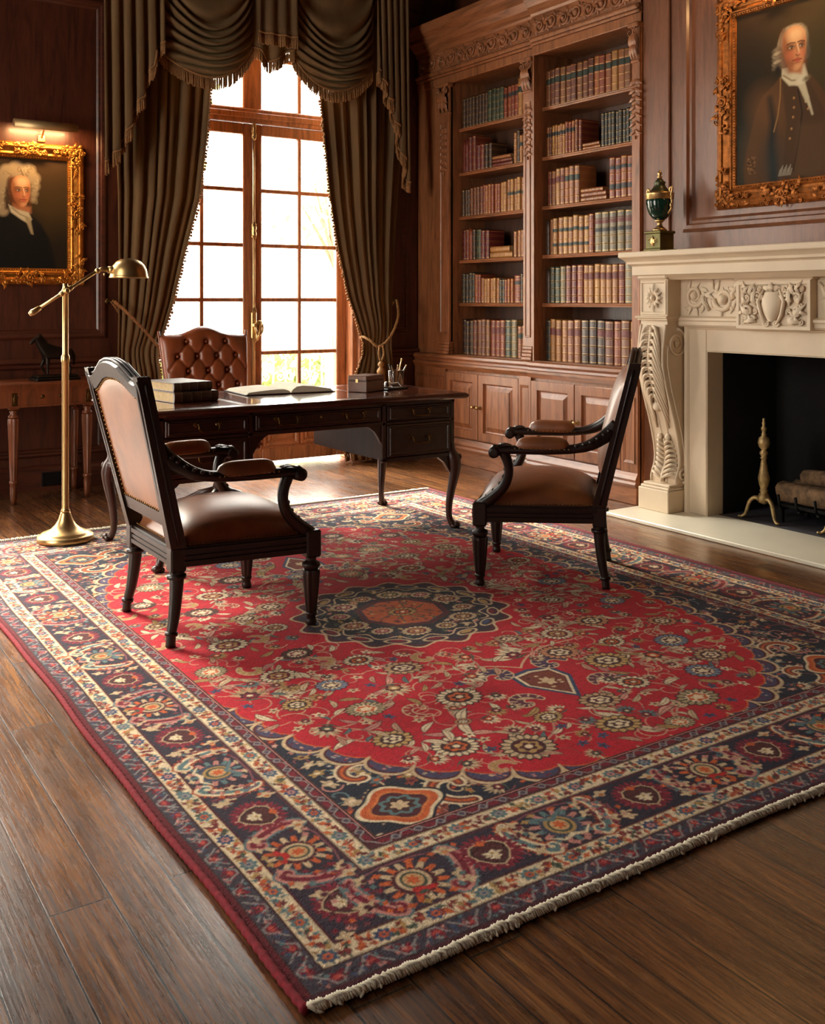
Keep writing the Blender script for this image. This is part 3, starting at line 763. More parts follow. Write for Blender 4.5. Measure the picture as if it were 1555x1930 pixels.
    # main border motifs
    def main_pal(m, warm):
        for sx in (-1, 1):
            pts = [(sx * (.085 + .035 * math.cos(t) - .02 * math.sin(t)), .072 * -math.sin(t) * 1.0) for t in [lerp(-1.35, 1.35, i / 12) for i in range(13)]]
            pts = pts + spiral(sx * .072, -.052, .022, .006, PI / 2 * (1 - sx) , -sx * .7, 6)[1:]
            w = [.004 + .0135 * math.sin(PI * min(1, .15 + .75 * i / (len(pts) - 1))) for i in range(len(pts))]
            m.line(pts, [k + .0055 for k in w], sr(150, 66, 40) if warm else TEAL)
            for i in range(1, len(pts) - 4):
                dx, dy = pts[i + 1][0] - pts[i - 1][0], pts[i + 1][1] - pts[i - 1][1]; q = math.hypot(dx, dy) + 1e-9
                for e in (-1, 1): m.line([pts[i], (pts[i][0] - e * dy / q * (w[i] + .009), pts[i][1] + e * dx / q * (w[i] + .009))], [.0035, .0012], ORA if warm else TEAL)
            m.line(pts, w, CREAM if warm else PINK); m.line(pts, [k * .45 for k in w], TEAL if warm else CRIM)
        c = GOLD if warm else CREAM2
        for i in range(16):
            a = 2 * PI * i / 16
            m.line([(.03 * math.cos(a), .033 * math.sin(a)), (.066 * math.cos(a), .066 * math.sin(a))], [.008, .0065], (ORA if i % 2 else CREAM2) if not warm else (PINK if i % 2 else TEAL))
        m.ell(0, 0, .047, .048, MAR if not warm else sr(60, 66, 86), lobes=16, amp=.06)
        m.ell(0, .004, .036, .038, c); m.ell(0, .004, .028, .030, dk(GREEN, .8)); m.ell(0, .005, .022, .023, sr(206, 160, 110))
        m.ell(0, .006, .012, .014, ORA, lobes=6, amp=.25)
        if not warm: m.ell(0, -.034, .026, .013, SCAR, lobes=3, amp=.3); m.ell(-.004, -.04, .012, .006, GREEN)
        else:
            for sx in (-1, 1): m.line([(0, -.04), (sx * .03, -.05), (sx * .055, -.03)], [.006, .004, .002], CREAM); m.line([(0, .03), (sx * .03, .05), (sx * .05, .06)], [.006, .005, .002], TEAL)
        for sx in (-1, 1):
            for (x, y) in ((.03, .07), (.05, -.066), (.015, -.07), (.058, .055)): m.ell(sx * x, y, .010, .007, rnd.choice([GOLD, ORA, CREAM2, PINK]), lobes=4, amp=.25)
        m.line([(-.135, -.055), (-.15, .0), (-.12, .06), (-.04, .078), (.05, .078), (.12, .06), (.15, .01), (.14, -.05)], .0022, sr(140, 76, 84))
    def main_boteh(m):
        def heart(k): return [(0, .072 * k), (-.03 * k, .055 * k), (-.058 * k, .018 * k), (-.066 * k, -.018 * k), (-.045 * k, -.05 * k), (-.015 * k, -.056 * k), (0, -.048 * k), (.015 * k, -.056 * k), (.045 * k, -.05 * k), (.066 * k, -.018 * k), (.058 * k, .018 * k), (.03 * k, .055 * k)]
        n = 26
        for i in range(n):
            a = 2 * PI * i / n
            m.ell(.062 * math.cos(a), .0 + .056 * math.sin(a), .0125, .0055, CRIM if i % 2 else sr(146, 26, 48), a)
        m.poly(heart(.95), sr(118, 18, 40)); m.poly(heart(.74), CREAM2); m.poly(heart(.68), sr(58, 22, 20)); m.poly(heart(.58), sr(80, 26, 26))
        for i in range(14):
            t = i / 14; k = heart(.80)[i % 12]; m.ell(k[0], k[1], .0028, .0028, PINK)
        m.ell(0, -.038, .014, .008, ORA, lobes=4, amp=.25); m.ell(0, .006, .020, .0105, CREAM, lobes=5, amp=.25); m.ell(0, .02, .012, .008, CREAM, lobes=4, amp=.3); m.ell(0, .005, .005, .004, GOLD)
    for (nm, ox, oy, ax, ay, ix, iy, Ln, sc, s0, s1) in sides:
        def W(a, dd): return (ox + ax * a + ix * dd * sc, oy + ay * a + iy * dd * sc)
        if nm == 'L': pal = [(.465, 0), (.925, 1), (1.44, 0), (1.97, 1), (2.53, 0), (3.05, 1), (3.5, 0)]; bo = [.245, .66, 1.19, 1.71, 2.21, 2.79, 3.28, 3.73]
        elif nm == 'R': pal = [(.5 + .5 * k, k % 2) for k in range(7)]; bo = [.25 + .5 * k for k in range(8)]
        else: pal = [(.375, 0), (.79, 1), (1.30, 0), (1.80, 1), (2.3, 0), (2.66, 1)]; bo = [.58, 1.06, 1.53, 2.05, 2.49]
        for (a, wm) in pal:
            c = W(a, .212); mm = Mo(c[0], c[1], 0, sc, (ix + iy), sw=(ax == 0)); main_pal(mm, wm)
        for a in bo:
            c = W(a, .212)
            if nm == 'R' : mm = Mo(c[0], c[1], 0, sc, -(ix + iy), sw=True)
            else: mm = Mo(c[0], c[1], 0, sc, -(ix + iy), sw=(ax == 0))
            main_boteh(mm)
        allp = [p[0] for p in pal] + bo
        for k in range(900):
            a, dd = rnd.uniform(.16, Ln - .16), rnd.uniform(.145, .282)
            near = min((abs(a - p) for p in allp))
            if near < .078 and abs(dd - .212) < .068: continue
            c = W(a, dd); t = rnd.random()
            if t < .12: P.ell(c[0], c[1], .018, .012, CREAM2, rnd.uniform(0, 3), lobes=4, amp=.28); P.ell(c[0] + .008, c[1] - .005, .009, .007, MAR)
            else: P.ell(c[0], c[1], .008, .006, rnd.choice([CRIM, PINK, ORA, MAR, TEAL, sr(110, 50, 60)]), rnd.uniform(0, 3), lobes=4, amp=.25)
        for a in bo:
            for s_ in (-1, 1):
                c = W(a + s_ * .085, .272); P.ell(c[0], c[1], .02, .012, CREAM2, rnd.uniform(-.5, .5), lobes=4, amp=.28); P.ell(c[0], c[1] - .006, .008, .006, sr(180, 110, 60))
                c = W(a + s_ * .10, .158); P.ell(c[0], c[1], .016, .012, CREAM2, rnd.uniform(-.5, .5), lobes=4, amp=.3)
    # knotted texture: fine grain of the wool
    g = np.random.RandomState(3)
    nz = g.uniform(.80, 1.16, P.im.shape[:2]).astype(np.float32)
    nz = (nz + np.roll(nz, 1, 0) + np.roll(nz, 1, 1)) / 3
    P.im *= nz[..., None]
    lo = g.uniform(.88, 1.10, (P.H // 5 + 2, P.W // 4 + 2)).astype(np.float32)
    P.im *= np.kron(lo, np.ones((5, 4), np.float32))[:P.H, :P.W, None]
    # warp offset: the hand-knotted outline is never quite straight
    ro = thing('rug', 'large red Persian-style medallion rug with navy floral borders on the plank floor', 'rug', (0, 0, 0))
    zt = .011
    hump = g.uniform(-.0007, .0007, P.im.shape[:2])
    def wave(t): return .003 * np.sin(t * 4.1) + .002 * np.sin(t * 9.7 + 1)
    P.mesh('pile', M['rug'], lambda X, Y: (X + wave(Y) * np.clip(1 - (X - X0) / .3, 0, 1), Y + wave(X) * np.clip(1 - (Y - Y0) / .3, 0, 1), zt + hump), ro)
    b = MB()
    b.box(X0 + .012, X1 - .012, Y0 + .012, Y1 - .012, .001, zt - .001); b.build('backing', plain('rug_backing', sr(96, 24, 34), .95), ro)
    for (xe, tagn) in ((X0, 'l'), (X1 - .006, 'r')):
        b = MB(); n = 420
        pts = []; rad = []
        for i in range(n + 1):
            y = lerp(Y0, Y1, i / n); w = float(wave(np.array(y))) if tagn == 'l' else 0
            pts.append((xe + w, y, .009)); rad.append((.009 + .0016 * math.sin(i * 2.1), .0085 + .001 * math.sin(i * 2.1)))
        b.tube(pts, rad, 8); b.build('selvedge', M['selv' if tagn == 'l' else 'selvr'], ro)
    # fringe: knotted cord along each end with short ends
    for (ye, sg) in ((Y0, -1), (Y1, 1)):
        b = MB(); n = 560 if sg < 0 else 300
        for i in range(n):
            x = lerp(X0 + .004, X1 - .004, (i + .5) / n); w = float(wave(np.array(x))) if sg < 0 else 0
            y = ye + w; ln = rnd.uniform(.008, .0135) if sg < 0 else rnd.uniform(.03, .06)
            dx = rnd.uniform(-.008, .008)
            if sg < 0:
                z_ = rnd.uniform(-.002, .003); b.tube([(x - .006, y + .007, .007), (x - .002, y + .003, .0145 + z_), (x + .004, y - .006, .0135 + z_), (x + .008 + dx * .4, y - .0105, .006)], [.003, .0046 * rnd.uniform(.75, 1.35), .0046 * rnd.uniform(.75, 1.35), .003], 5)
                if rnd.random() < .10: b.tube([(x, y - .006, .012), (x + dx, y - .0125, .008), (x + dx * 2, y - .0145, .005)], [.0034, .0036, .0022], 5)
            else: b.tube([(x, y - sg * .006, .010), (x + dx * .3, y + sg * ln * .3, .0145), (x + dx, y + sg * ln * .8, .010), (x + dx * 1.3, y + sg * ln, .004)], [.0042, .0058, .0046, .003], 5)
        o = b.build('fringe', M['rugfringe'], ro); o['kind'] = 'stuff'
    return ro
M['selv'] = plain('red_wool_selvedge', sr(128, 8, 28), .9, 0, .25, 90, .3)
M['selvr'] = plain('faded_selvedge', sr(112, 40, 48), .9, 0, .25, 90, .3)
M['rugfringe'] = plain('cream_cotton_fringe', sr(226, 215, 190), .9, 0, .15, 90, .2)
make_rug()
# ------------------------------------------------------------ carving helpers (local x along, y up, z out of the face)
def placer(O, X, Y, Z):
    O, X, Y, Z = Vector(O), Vector(X), Vector(Y), Vector(Z)
    return lambda x, y, z=0.0: tuple(O + X * x + Y * y + Z * z)
def scroll(b, P, cx, cy, r, a0, turns, w, z=.006, mat=0, n=20, seg=6):
    pts = spiral(cx, cy, r, r * .16, a0, turns, n)
    b.tube([P(x, y, z) for x, y in pts], [w * (1 - .55 * i / n) for i in range(n + 1)], seg, mat)
    e = pts[-1]; b.ball(P(e[0], e[1], z), w * 1.15, 8, 6, mat)
def leaf3(b, P, x, y, L, ang, w, z=.004, mat=0, curl=.5, lift=.012, lobes=5):
    """carved acanthus leaf with lobed edges"""
    n = 18; rows = []
    for i in range(n + 1):
        t = i / n
        ax = L * t; ay = L * curl * t * t
        ww = w * math.sin(PI * min(1, .10 + .88 * t)) * (1 + .15 * math.cos(t * lobes * 2 * PI)) + .0006
        tx, ty = 1, 2 * curl * t; q = math.hypot(tx, ty); nx, ny = -ty / q, tx / q
        zz = z + lift * math.sin(PI * t)
        row = []
        for k in (-1, -.5, 0, .5, 1):
            px, py = ax + nx * ww * k, ay + ny * ww * k
            gx, gy = px * math.cos(ang) - py * math.sin(ang), px * math.sin(ang) + py * math.cos(ang)
            row.append(P(x + gx, y + gy, zz + (.55 * abs(k) if abs(k) < 1 else -.4) * w * .5))
        rows.append(row)
    b.loft(rows, mat, True, False, closed=False)
def frieze_scrolls(b, P, x0, x1, yc, h, w=.006, mat=0, pitch=None):
    pitch = pitch or h * 1.15; n = max(1, int(round((x1 - x0) / pitch))); st = (x1 - x0) / n
    for k in range(n):
        cx = x0 + st * (k + .5); s = 1 if k % 2 else -1
        scroll(b, P, cx, yc + s * h * .05, h * .36, PI if k % 2 else 0, s * 1.6, w, .005, mat)
        b.tube([P(cx - st * .5, yc - s * h * .38, .003), P(cx - st * .3, yc - s * h * .1, .006), P(cx - h * .36, yc + s * h * .05, .005)], [w * .7, w, w], 6, mat)
        for a in (.6, 2.2, 3.6, 5.0):
            leaf3(b, P, cx + h * .30 * math.cos(a), yc + h * .30 * math.sin(a), h * .30, a + .7, h * .07, .003, mat, .6, .006, 3)
        b.ball(P(cx, yc + s * h * .05, .006), w * 1.7, 8, 6, mat)
def capital(b, P, x0, x1, y0, y1, mat=0):
    w = x1 - x0; xc = (x0 + x1) / 2; h = y1 - y0
    for r, (n, yy, L) in enumerate(((3, y0, .62), (4, y0 + h * .32, .52))):
        for i in range(n):
            x = lerp(x0 + w * .12, x1 - w * .12, i / (n - 1))
            leaf3(b, P, x, yy, h * L, PI / 2 + (xc - x) * -3, w * .15, .012 + r * .006, mat, (x - xc) * 3, .022, 3)
    for s in (-1, 1):
        scroll(b, P, xc + s * w * .40, y1 - h * .17, h * .15, PI / 2, s * 1.4, w * .06, .026, mat, 14)
    pts = [P(x0 - .006, y1 - .012, 0), P(x1 + .006, y1 - .012, 0)]
def leaf_drop(b, P, xc, ytop, L, w, mat=0):
    n = 7
    for i in range(n):
        y = ytop - L * i / n; k = 1 - .6 * i / n
        for s in (-1, 1): leaf3(b, P, xc, y, L / n * 1.15, -PI / 2 + s * .55, w * .3 * k, .004, mat, s * .5, .008, 3)
        b.ball(P(xc, y - L / n * .3, .008), w * .13 * k, 8, 6, mat)
    b.ball(P(xc, ytop - L, .006), (w * .12, w * .12, w * .25), 8, 6, mat)
# ------------------------------------------------------------ floor, walls, ceiling
HC = 3.9; VB = 6.95
b = MB(); b.box(-1.6, 5.35, -1.2, 7.2, -.06, 0); struct('floor', b, M['floor'])
b = MB(); b.box(-1.75, 5.5, -1.35, 7.25, HC, HC + .1); struct('ceiling', b, plain('dark_coffered_ceiling', sr(60, 34, 22), .6))
W1 = (2.33, 4.065, 3.42); W2 = (-.62, 1.05, 3.42)
b = MB()
for (a, c) in ((-1.75, W2[0]), (W2[1], W1[0]), (W1[1], 5.5)): b.box(a, c, VB, VB + .25, 0, HC)
for w in (W1, W2): b.box(w[0], w[1], VB, VB + .25, w[2], HC)
struct('wall_back', b, M['panel'])
LW = ((.4, .95), (3.5, 5.0))
b = MB(); e = -1.35
for (a, c) in LW: b.box(-1.85, -1.6, e, a, 0, HC); b.box(-1.85, -1.6, a, c, 0, .25); b.box(-1.85, -1.6, a, c, 3.3, HC); e = c
b.box(-1.85, -1.6, e, VB, 0, HC); struct('wall_left', b, M['panel'])
b = MB(); b.box(-1.75, 5.5, -1.4, -1.2, 0, HC); struct('wall_front', b, M['panel'])
UR = 5.0
b = MB(); b.box(UR, UR + .2, 4.40, VB, 0, HC); b.box(UR, UR + .2, -1.2, 2.40, 0, HC); struct('wall_right', b, M['panel'])
# chimney breast with its firebox hole
UB = 4.62; VC = 3.41; OP = .50; OPT = .965
b = MB()
b.box(UB, 5.35, VC + OP + .02, 4.42, 0, HC); b.box(UB, 5.35, 2.40, VC - OP - .02, 0, HC); b.box(UB, 5.35, VC - OP - .02, VC + OP + .02, 1.12, HC)
struct('wall_chimney_breast', b, M['breast'])
b = MB(); b.box(5.25, 5.35, VC - OP - .02, VC + OP + .02, 0, 1.12); struct('wall_firebox', b, M['soot'])
# panel mouldings
def wall_panel(name, O, X, Y, Z, x0, x1, y0, y1, mat, w=.05, d=.022):
    b = MB()
    b.frame(O, X, Y, Z, x0, x1, y0, y1, [(0, 0), (0, d * .5), (w * .2, d), (w * .45, d * .95), (w * .55, d * .45), (w * .75, d * .4), (w, -.004)], smooth=False)
    struct(name, b, mat)
BX = ((0, VB, 0), (1, 0, 0), (0, 0, 1), (0, -1, 0))
wall_panel('trim_1', *BX, 1.2, 2.06, 1.0, 3.3, M['panelh'], .07)
wall_panel('trim_2', *BX, 1.2, 2.06, .22, .70, M['panelh'], .06)
wall_panel('trim_3', *BX, 4.17, 4.52, 1.0, 3.3, M['panelh'], .05)
wall_panel('trim_4', *BX, 4.17, 4.52, .22, .70, M['panelh'], .05)
def rail(name, segs, h0, prof, mat):
    b = MB()
    for (a, c) in segs: b.prism([(VB - p, h0 + q) for p, q in prof] + [(VB + .01, h0 + prof[-1][1]), (VB + .01, h0 + prof[0][1])], a, c, 'x')
    struct(name, b, mat)
SG = ((W2[1] + .1, W1[0] - .1), (W1[1] + .1, 4.62))
rail('trim_5', SG, .80, [(.008, 0), (.02, .012), (.022, .03), (.04, .045), (.04, .062), (.012, .07)], M['panelh'])
rail('baseboard_back', SG, 0, [(.025, 0), (.025, .13), (.018, .15), (.008, .165)], M['panelh'])
rail('trim_6', SG, 3.50, [(.01, 0), (.03, .03), (.08, .12), (.10, .16), (.10, .2)], M['panelh'])
FX_ = ((UB, 0, 0), (0, 1, 0), (0, 0, 1), (-1, 0, 0))
wall_panel('trim_7', *FX_, 2.72, 4.10, 1.655, 3.7, M['breast'], .085, .032)
b = MB(); b.box(UB - .018, UB + .005, 4.205, 4.419, 1.545, HC, 0, .006); struct('trim_8', b, M['breast'])
# ------------------------------------------------------------ windows
def casing(b, a, c, top, mat=0):
    for (x0, x1) in ((a - .10, a + .0), (c, c + .10)):
        b.box(x0, x1, VB - .03, VB + .01, 0, top + .10, mat, .008); xm = (x0 + x1) / 2
        b.box(xm - .022, xm + .022, VB - .042, VB - .029, 0, top + .08, mat, .006)
    b.box(a - .10, c + .10, VB - .03, VB + .01, top, top + .10, mat, .008)
def french_window(name, gl, gr, mid, top, kinds):
    """gl, gr: glazed spans of the two leaves; mid: meeting stile span"""
    root = bpy.data.objects.new(name, None); C.objects.link(root); root['kind'] = 'structure'
    ya, yb = VB + .10, VB + .155
    W = (gl[0] - .13, gr[1] + .13)
    b = MB(); casing(b, W[0], W[1], top); b.box(W[0], gl[0] - .085, VB + .0, VB + .2, 0, top, 0, .006); b.box(gr[1] + .085, W[1], VB, VB + .2, 0, top, 0, .006); b.box(W[0], W[1], VB, VB + .2, top - .045, top, 0, .006)
    b.build('window_frame', M['frame'], root)
    b = MB(); b.box(W[0] + .04, W[1] - .04, ya - .02, yb + .03, 2.592, 2.705, 0, .01); b.box(W[0] + .04, W[1] - .04, ya - .035, ya - .019, 2.625, 2.672, 0, .007)
    b.box(mid[0], mid[1], ya, yb, 2.70, top - .04, 0, .008)
    b.build('transom', M['frame'], root)
    rows = [.455, .858, 1.262, 1.674, 2.09, 2.506]
    for leaf_i, g in enumerate((gl, gr)):
        x0, x1 = (g[0] - .085, mid[0] + (mid[1] - mid[0]) / 2 - .002) if leaf_i == 0 else (mid[0] + (mid[1] - mid[0]) / 2 + .002, g[1] + .085)
        b = MB()
        b.box(x0, g[0], ya, yb, .03, 2.588, 0, .006); b.box(g[1], x1, ya, yb, .03, 2.588, 0, .006)
        b.box(g[0], g[1], ya, yb, 2.506, 2.588, 0, .006); b.box(g[0], g[1], ya, yb, .36, .455, 0, .006); b.box(g[0], g[1], ya, yb, .03, .13, 0, .006)
        b.box(g[0], g[1], ya + .015, yb - .01, .12, .37)
        b.frame((0, ya + .015, 0), (1, 0, 0), (0, 0, 1), (0, -1, 0), g[0] + .02, (g[0] + g[1]) / 2 - .01, .145, .345, [(0, .0), (.004, .014), (.02, .012), (.03, .003), (.05, .01)])
        b.frame((0, ya + .015, 0), (1, 0, 0), (0, 0, 1), (0, -1, 0), (g[0] + g[1]) / 2 + .01, g[1] - .02, .145, .345, [(0, .0), (.004, .014), (.02, .012), (.03, .003), (.05, .01)])
        sash = b.build('sash', M['frame'], root)
        b = MB(); xm = (g[0] + g[1]) / 2; m = .015
        b.box(xm - m, xm + m, ya + .008, yb - .008, .455, 2.506, 0, .005)
        for h in rows[1:-1]: b.box(g[0], g[1], ya + .009, yb - .009, h - m, h + m, 0, .005)
        b.build('glazing_bar', M['frame'], sash)
        b = MB(); b.box(g[0] - .01, g[1] + .01, ya + .026, ya + .030, .45, 2.51); b.build('glass_pane', M['glass'], sash)
        b = MB(); b.box(xm - m, xm + m, ya + .008, yb - .008, 2.70, top - .04, 0, .005); b.box(g[0], g[1], ya + .009, yb - .009, 3.08, 3.11, 0, .005); b.build('transom_bar', M['frame'], root)
        b = MB(); b.box(g[0] - .08, g[1] + .01, ya + .026, ya + .030, 2.69, top - .03); b.build('transom_glass', M['glass'], root)
    if kinds:
        xm = (mid[0] + mid[1]) / 2; y = ya - .022
        b = MB(); b.tube([(xm, y, .2), (xm, y, 2.56)], .009, 10); b.build('bolt_rod', M['brass'], root)
        for h in (2.53, 1.78):
            b = MB(); P = placer((xm, y, h), (1, 0, 0), (0, 0, 1), (0, -1, 0))
            b.box(xm - .017, xm + .017, y - .006, ya - .001, h - .055, h + .055, 0, .005); b.lathe([(.003, -.075), (.014, -.05), (.020, -.02), (.013, 0), (.020, .02), (.014, .05), (.003, .075)], 12, 0, Matrix.Translation((xm, y - .004, h)))
            for s in (-1, 1): leaf3(b, P, 0, s * .01, .06, s * PI / 2, .016, .010, 0, 0, .006)
            b.build('bolt_guide', M['brass'], root)
        b = MB(); h = 1.07; P = placer((xm, y, h), (1, 0, 0), (0, 0, 1), (0, -1, 0))
        b.box(xm - .022, xm + .022, y - .008, ya - .001, h - .10, h + .10, 0, .006)
        b.lathe([(.016, 0), (.02, .02), (.012, .04)], 12, 0, Matrix.Translation((xm, y, h)) @ Matrix.Rotation(PI / 2, 4, 'X'))
        pts = [P(.03 * math.cos(a) + .03, .05 * math.sin(a) - .02, .03) for a in [2 * PI * i / 20 for i in range(20)]]
        b.tube(pts, .008, 8, closed=True); b.tube([P(0, 0, .03), P(.045, .03, .035), P(.03, -.07, .03), P(.015, -.115, .03)], [.010, .012, .011, .006], 8)
        for s in (-1, 1): leaf3(b, P, 0, s * .08, .06, s * PI / 2, .018, .008, 0, 0, .006)
        b.build('handle', M['brass'], root)
french_window('window_1', (2.475, 3.119), (3.275, 3.92), (3.119, 3.275), 3.42, True)
french_window('window_2', (-.475, .14), (.29, .905), (.14, .29), 3.42, False)
for i, (a, c) in enumerate(LW):
    root = bpy.data.objects.new('window_%d' % (3 + i), None); C.objects.link(root); root['kind'] = 'structure'
    b = MB(); b.box(-1.80, -1.70, a, a + .08, .25, 3.3); b.box(-1.80, -1.70, c - .08, c, .25, 3.3); b.box(-1.80, -1.70, a, c, .25, .35); b.box(-1.80, -1.70, a, c, 3.2, 3.3)
    b.box(-1.78, -1.72, (a + c) / 2 - .05, (a + c) / 2 + .05, .3, 3.25)
    for h in (.85, 1.35, 1.85, 2.35, 2.8): b.box(-1.77, -1.73, a, c, h - .015, h + .015)
    for f in (.25, .75): b.box(-1.77, -1.73, lerp(a, c, f) - .015, lerp(a, c, f) + .015, .3, 3.25)
    b.build('window_frame', M['frame'], root)
    b = MB(); b.box(-1.752, -1.748, a + .05, c - .05, .3, 3.25); b.build('glass_pane', M['glass'], root)
# ------------------------------------------------------------ bookcase
SHELF = [2.61, 2.262, 1.917, 1.575, 1.238]; DECK = .835; BACK = 4.96
def door(root, F, v0, v1, h0, h1, knob_v):
    d = MB()
    d.frame((F, 0, 0), (0, 1, 0), (0, 0, 1), (-1, 0, 0), v0 + .003, v1 - .003, h0, h1, [(0, -.022), (0, .002), (.003, .004), (.062, .004), (.068, -.012), (.076, -.015), (.084, -.013), (.112, .0015), (.114, .003)])
    d.box(F - .003, F + .02, v0 + .11, v1 - .11, h0 + .112, h1 - .112)
    o = d.build('cabinet_door', M['oak'], root)
    if knob_v is not None:
        k = MB(); k.lathe([(.016, 0), (.016, .004), (.006, .007), (.006, .018), (.013, .024), (.015, .032), (.010, .04), (.001, .042)], 14, 0, Matrix.Translation((F - .003, knob_v, (h0 + h1) / 2 - .0)) @ Matrix.Rotation(-PI / 2, 4, 'Y'))
        k.build('knob', M['brass'], o)
def bookcase(label, v0, v1, o0, o1, F, pils, doors, lowpil):
    r = thing('bookcase', label, 'bookcase', group='fitted oak bookcases')
    Fl = F - .03; mid = []
    b = MB()
    bk_ = MB(); bk_.box(BACK, BACK + .03, v0, v1, .0, 3.2); bk_.build('back_panel', M['oakback_shade'], r)
    b.box(F + .004, BACK, v0, o0, DECK, 3.1); b.box(F + .004, BACK, o1, v1, DECK, 3.1)
    b.box(F + .02, BACK, v0, v1, 2.985, 3.2)
    b.box(Fl + .02, BACK, v0, v1, .0, DECK - .03)
    b.box(F + .01, BACK, o0 - .002, o1 + .002, DECK - .03, DECK)
    # architrave with stepped mouldings
    b.box(F - .006, F + .03, v0, v1, 2.965, 3.03, 0, .006); b.box(F - .022, F + .03, v0, v1, 3.03, 3.052, 0, .008); b.box(F - .035, F + .03, v0, v1, 3.052, 3.085, 0, .012)
    b.build('carcass', M['oak'], r)
    for h in SHELF:
        b = MB(); b.box(F + .10, BACK, o0, o1, h - .026, h); b.prism([(F + .105, h - .026), (F + .105, h), (F + .086, h), (F + .080, h - .004), (F + .084, h - .011), (F + .078, h - .016), (F + .084, h - .026)], o0, o1, 'y')
        b.build('shelf', M['oakh'], r)
    b = MB(); b.box(F - .004, F + .03, v0, v1, 3.085, 3.235)
    fr = b.build('frieze', M['oakh'], r)
    b = MB(); P = placer((F - .004, v1, 0), (0, -1, 0), (0, 0, 1), (-1, 0, 0)); frieze_scrolls(b, P, .03, v1 - v0 - .03, 3.16, .14, .011, 0, .125); b.build('scroll_carving', M['oak'], fr)
    b = MB()
    b.prism([(F + .03, 3.235), (F - .01, 3.235), (F - .02, 3.25), (F - .02, 3.27), (F - .05, 3.29), (F - .085, 3.335), (F - .085, 3.36), (F - .12, 3.385), (F - .135, 3.42), (F - .135, 3.45), (F + .03, 3.45)], v0, v1, 'y'); b.build('cornice', M['oakh'], r)
    for (a, c) in pils:
        b = MB(); b.box(F - .012, F + .02, a, c, DECK + .10, 2.965)
        if c - a > .09: b.frame((F - .012, 0, 0), (0, 1, 0), (0, 0, 1), (-1, 0, 0), a + .018, c - .018, DECK + .16, 2.66, [(0, .001), (.004, .006), (.010, .004), (.016, -.001)])
        for k, (x, h) in enumerate(((.03, .03), (.024, .02), (.018, .03), (.012, .02))): b.box(F - .012 - x * .7, F + .02, a - x * .25, c + x * .1, DECK + .025 * k, DECK + .025 * (k + 1), 0, .005)
        p = b.build('pilaster', M['oak'], r)
        P = placer((F - .012, c, 0), (0, -1, 0), (0, 0, 1), (-1, 0, 0)); w = c - a
        b = MB(); capital(b, P, 0, w, 2.74, 2.94); b.box(F - .045, F + .02, a - .012, c + .012, 2.935, 2.966, 0, .007); b.box(F - .024, F + .01, a - .004, c + .004, 2.72, 2.738, 0, .005); b.build('capital', M['oak'], p)
        b = MB(); leaf_drop(b, P, w / 2, 2.62, .36, max(.05, w * .55)); b.build('leaf_drop', M['oak'], p)
    b = MB()
    b.prism([(F + .03, DECK - .002), (F - .03, DECK - .002), (F - .048, DECK - .010), (F - .05, DECK - .028), (F - .032, DECK - .045), (F - .038, DECK - .06), (F - .05, DECK - .066), (F - .05, DECK - .082), (Fl, DECK - .115), (F + .03, DECK - .115)], v0, v1, 'y')
    b.build('counter_moulding', M['oakh'], r)
    b = MB()
    b.box(Fl - .012, Fl + .03, v0, v1, 0, .11, 0, .004); b.prism([(Fl + .03, .11), (Fl - .022, .11), (Fl - .026, .125), (Fl - .018, .14), (Fl - .022, .155), (Fl - .010, .175), (Fl, .195), (Fl + .03, .195)], v0, v1, 'y'); b.build('plinth', M['oakh'], r)
    for (a, c, kv) in doors: door(r, Fl, a, c, .205, .70, kv)
    for (a, c) in lowpil:
        b = MB(); b.box(Fl - .002, Fl + .03, a, c, .195, .722)
        if c - a > .06: b.frame((Fl - .002, 0, 0), (0, 1, 0), (0, 0, 1), (-1, 0, 0), a + .02, c - .02, .25, .66, [(0, .001), (.003, .007), (.012, .004), (.02, .001)])
        b.build('stile', M['oak'], r)
    return r
bookcase('fitted oak bookcase section next to the fireplace, its doors behind the right armchair', 4.42, 5.452, 4.487, 5.44, 4.592, [(4.422, 4.487)], [(4.985, 5.43, 5.015), (4.56, 4.985, 4.955)], [(4.42, 4.56), (5.43, 5.452)])
bookcase('fitted oak bookcase section in the far corner beside the right curtain', 5.454, 6.94, 5.57, 6.475, 4.622, [(5.470, 5.57), (6.475, 6.62)], [(5.60, 6.08, 6.05), (6.08, 6.50, 6.11)], [(5.454, 5.60), (6.50, 6.94)])
# ------------------------------------------------------------ leather books
BK = {k: leather('book_' + k, sr(*c), .45, .5) for k, c in dict(brown=(112, 62, 34), dark=(62, 40, 28), tan=(150, 94, 48), rust=(134, 62, 27), red=(104, 36, 26), green=(52, 62, 44), black=(48, 46, 40), olive=(104, 88, 58), pink=(130, 72, 44), ochre=(160, 106, 50)).items()}
LB = {k: plain('label_' + k, sr(*c), .5, 0, .2, 40) for k, c in dict(green=(30, 40, 28), red=(98, 30, 20), black=(26, 22, 20), cream=(196, 168, 120)).items()}
NAMES = dict(brown='brown', dark='dark brown', tan='tan', rust='rust-coloured', red='dark red', green='dark green', black='near-black', olive='olive', pink='pinkish brown', ochre='ochre')
ORD = 'first second third fourth fifth sixth seventh eighth ninth tenth eleventh twelfth thirteenth fourteenth fifteenth sixteenth seventeenth eighteenth nineteenth twentieth'.split() + ['twenty-' + w for w in 'first second third fourth fifth sixth seventh eighth ninth'.split()] + ['thirtieth']
brnd = random.Random(5)
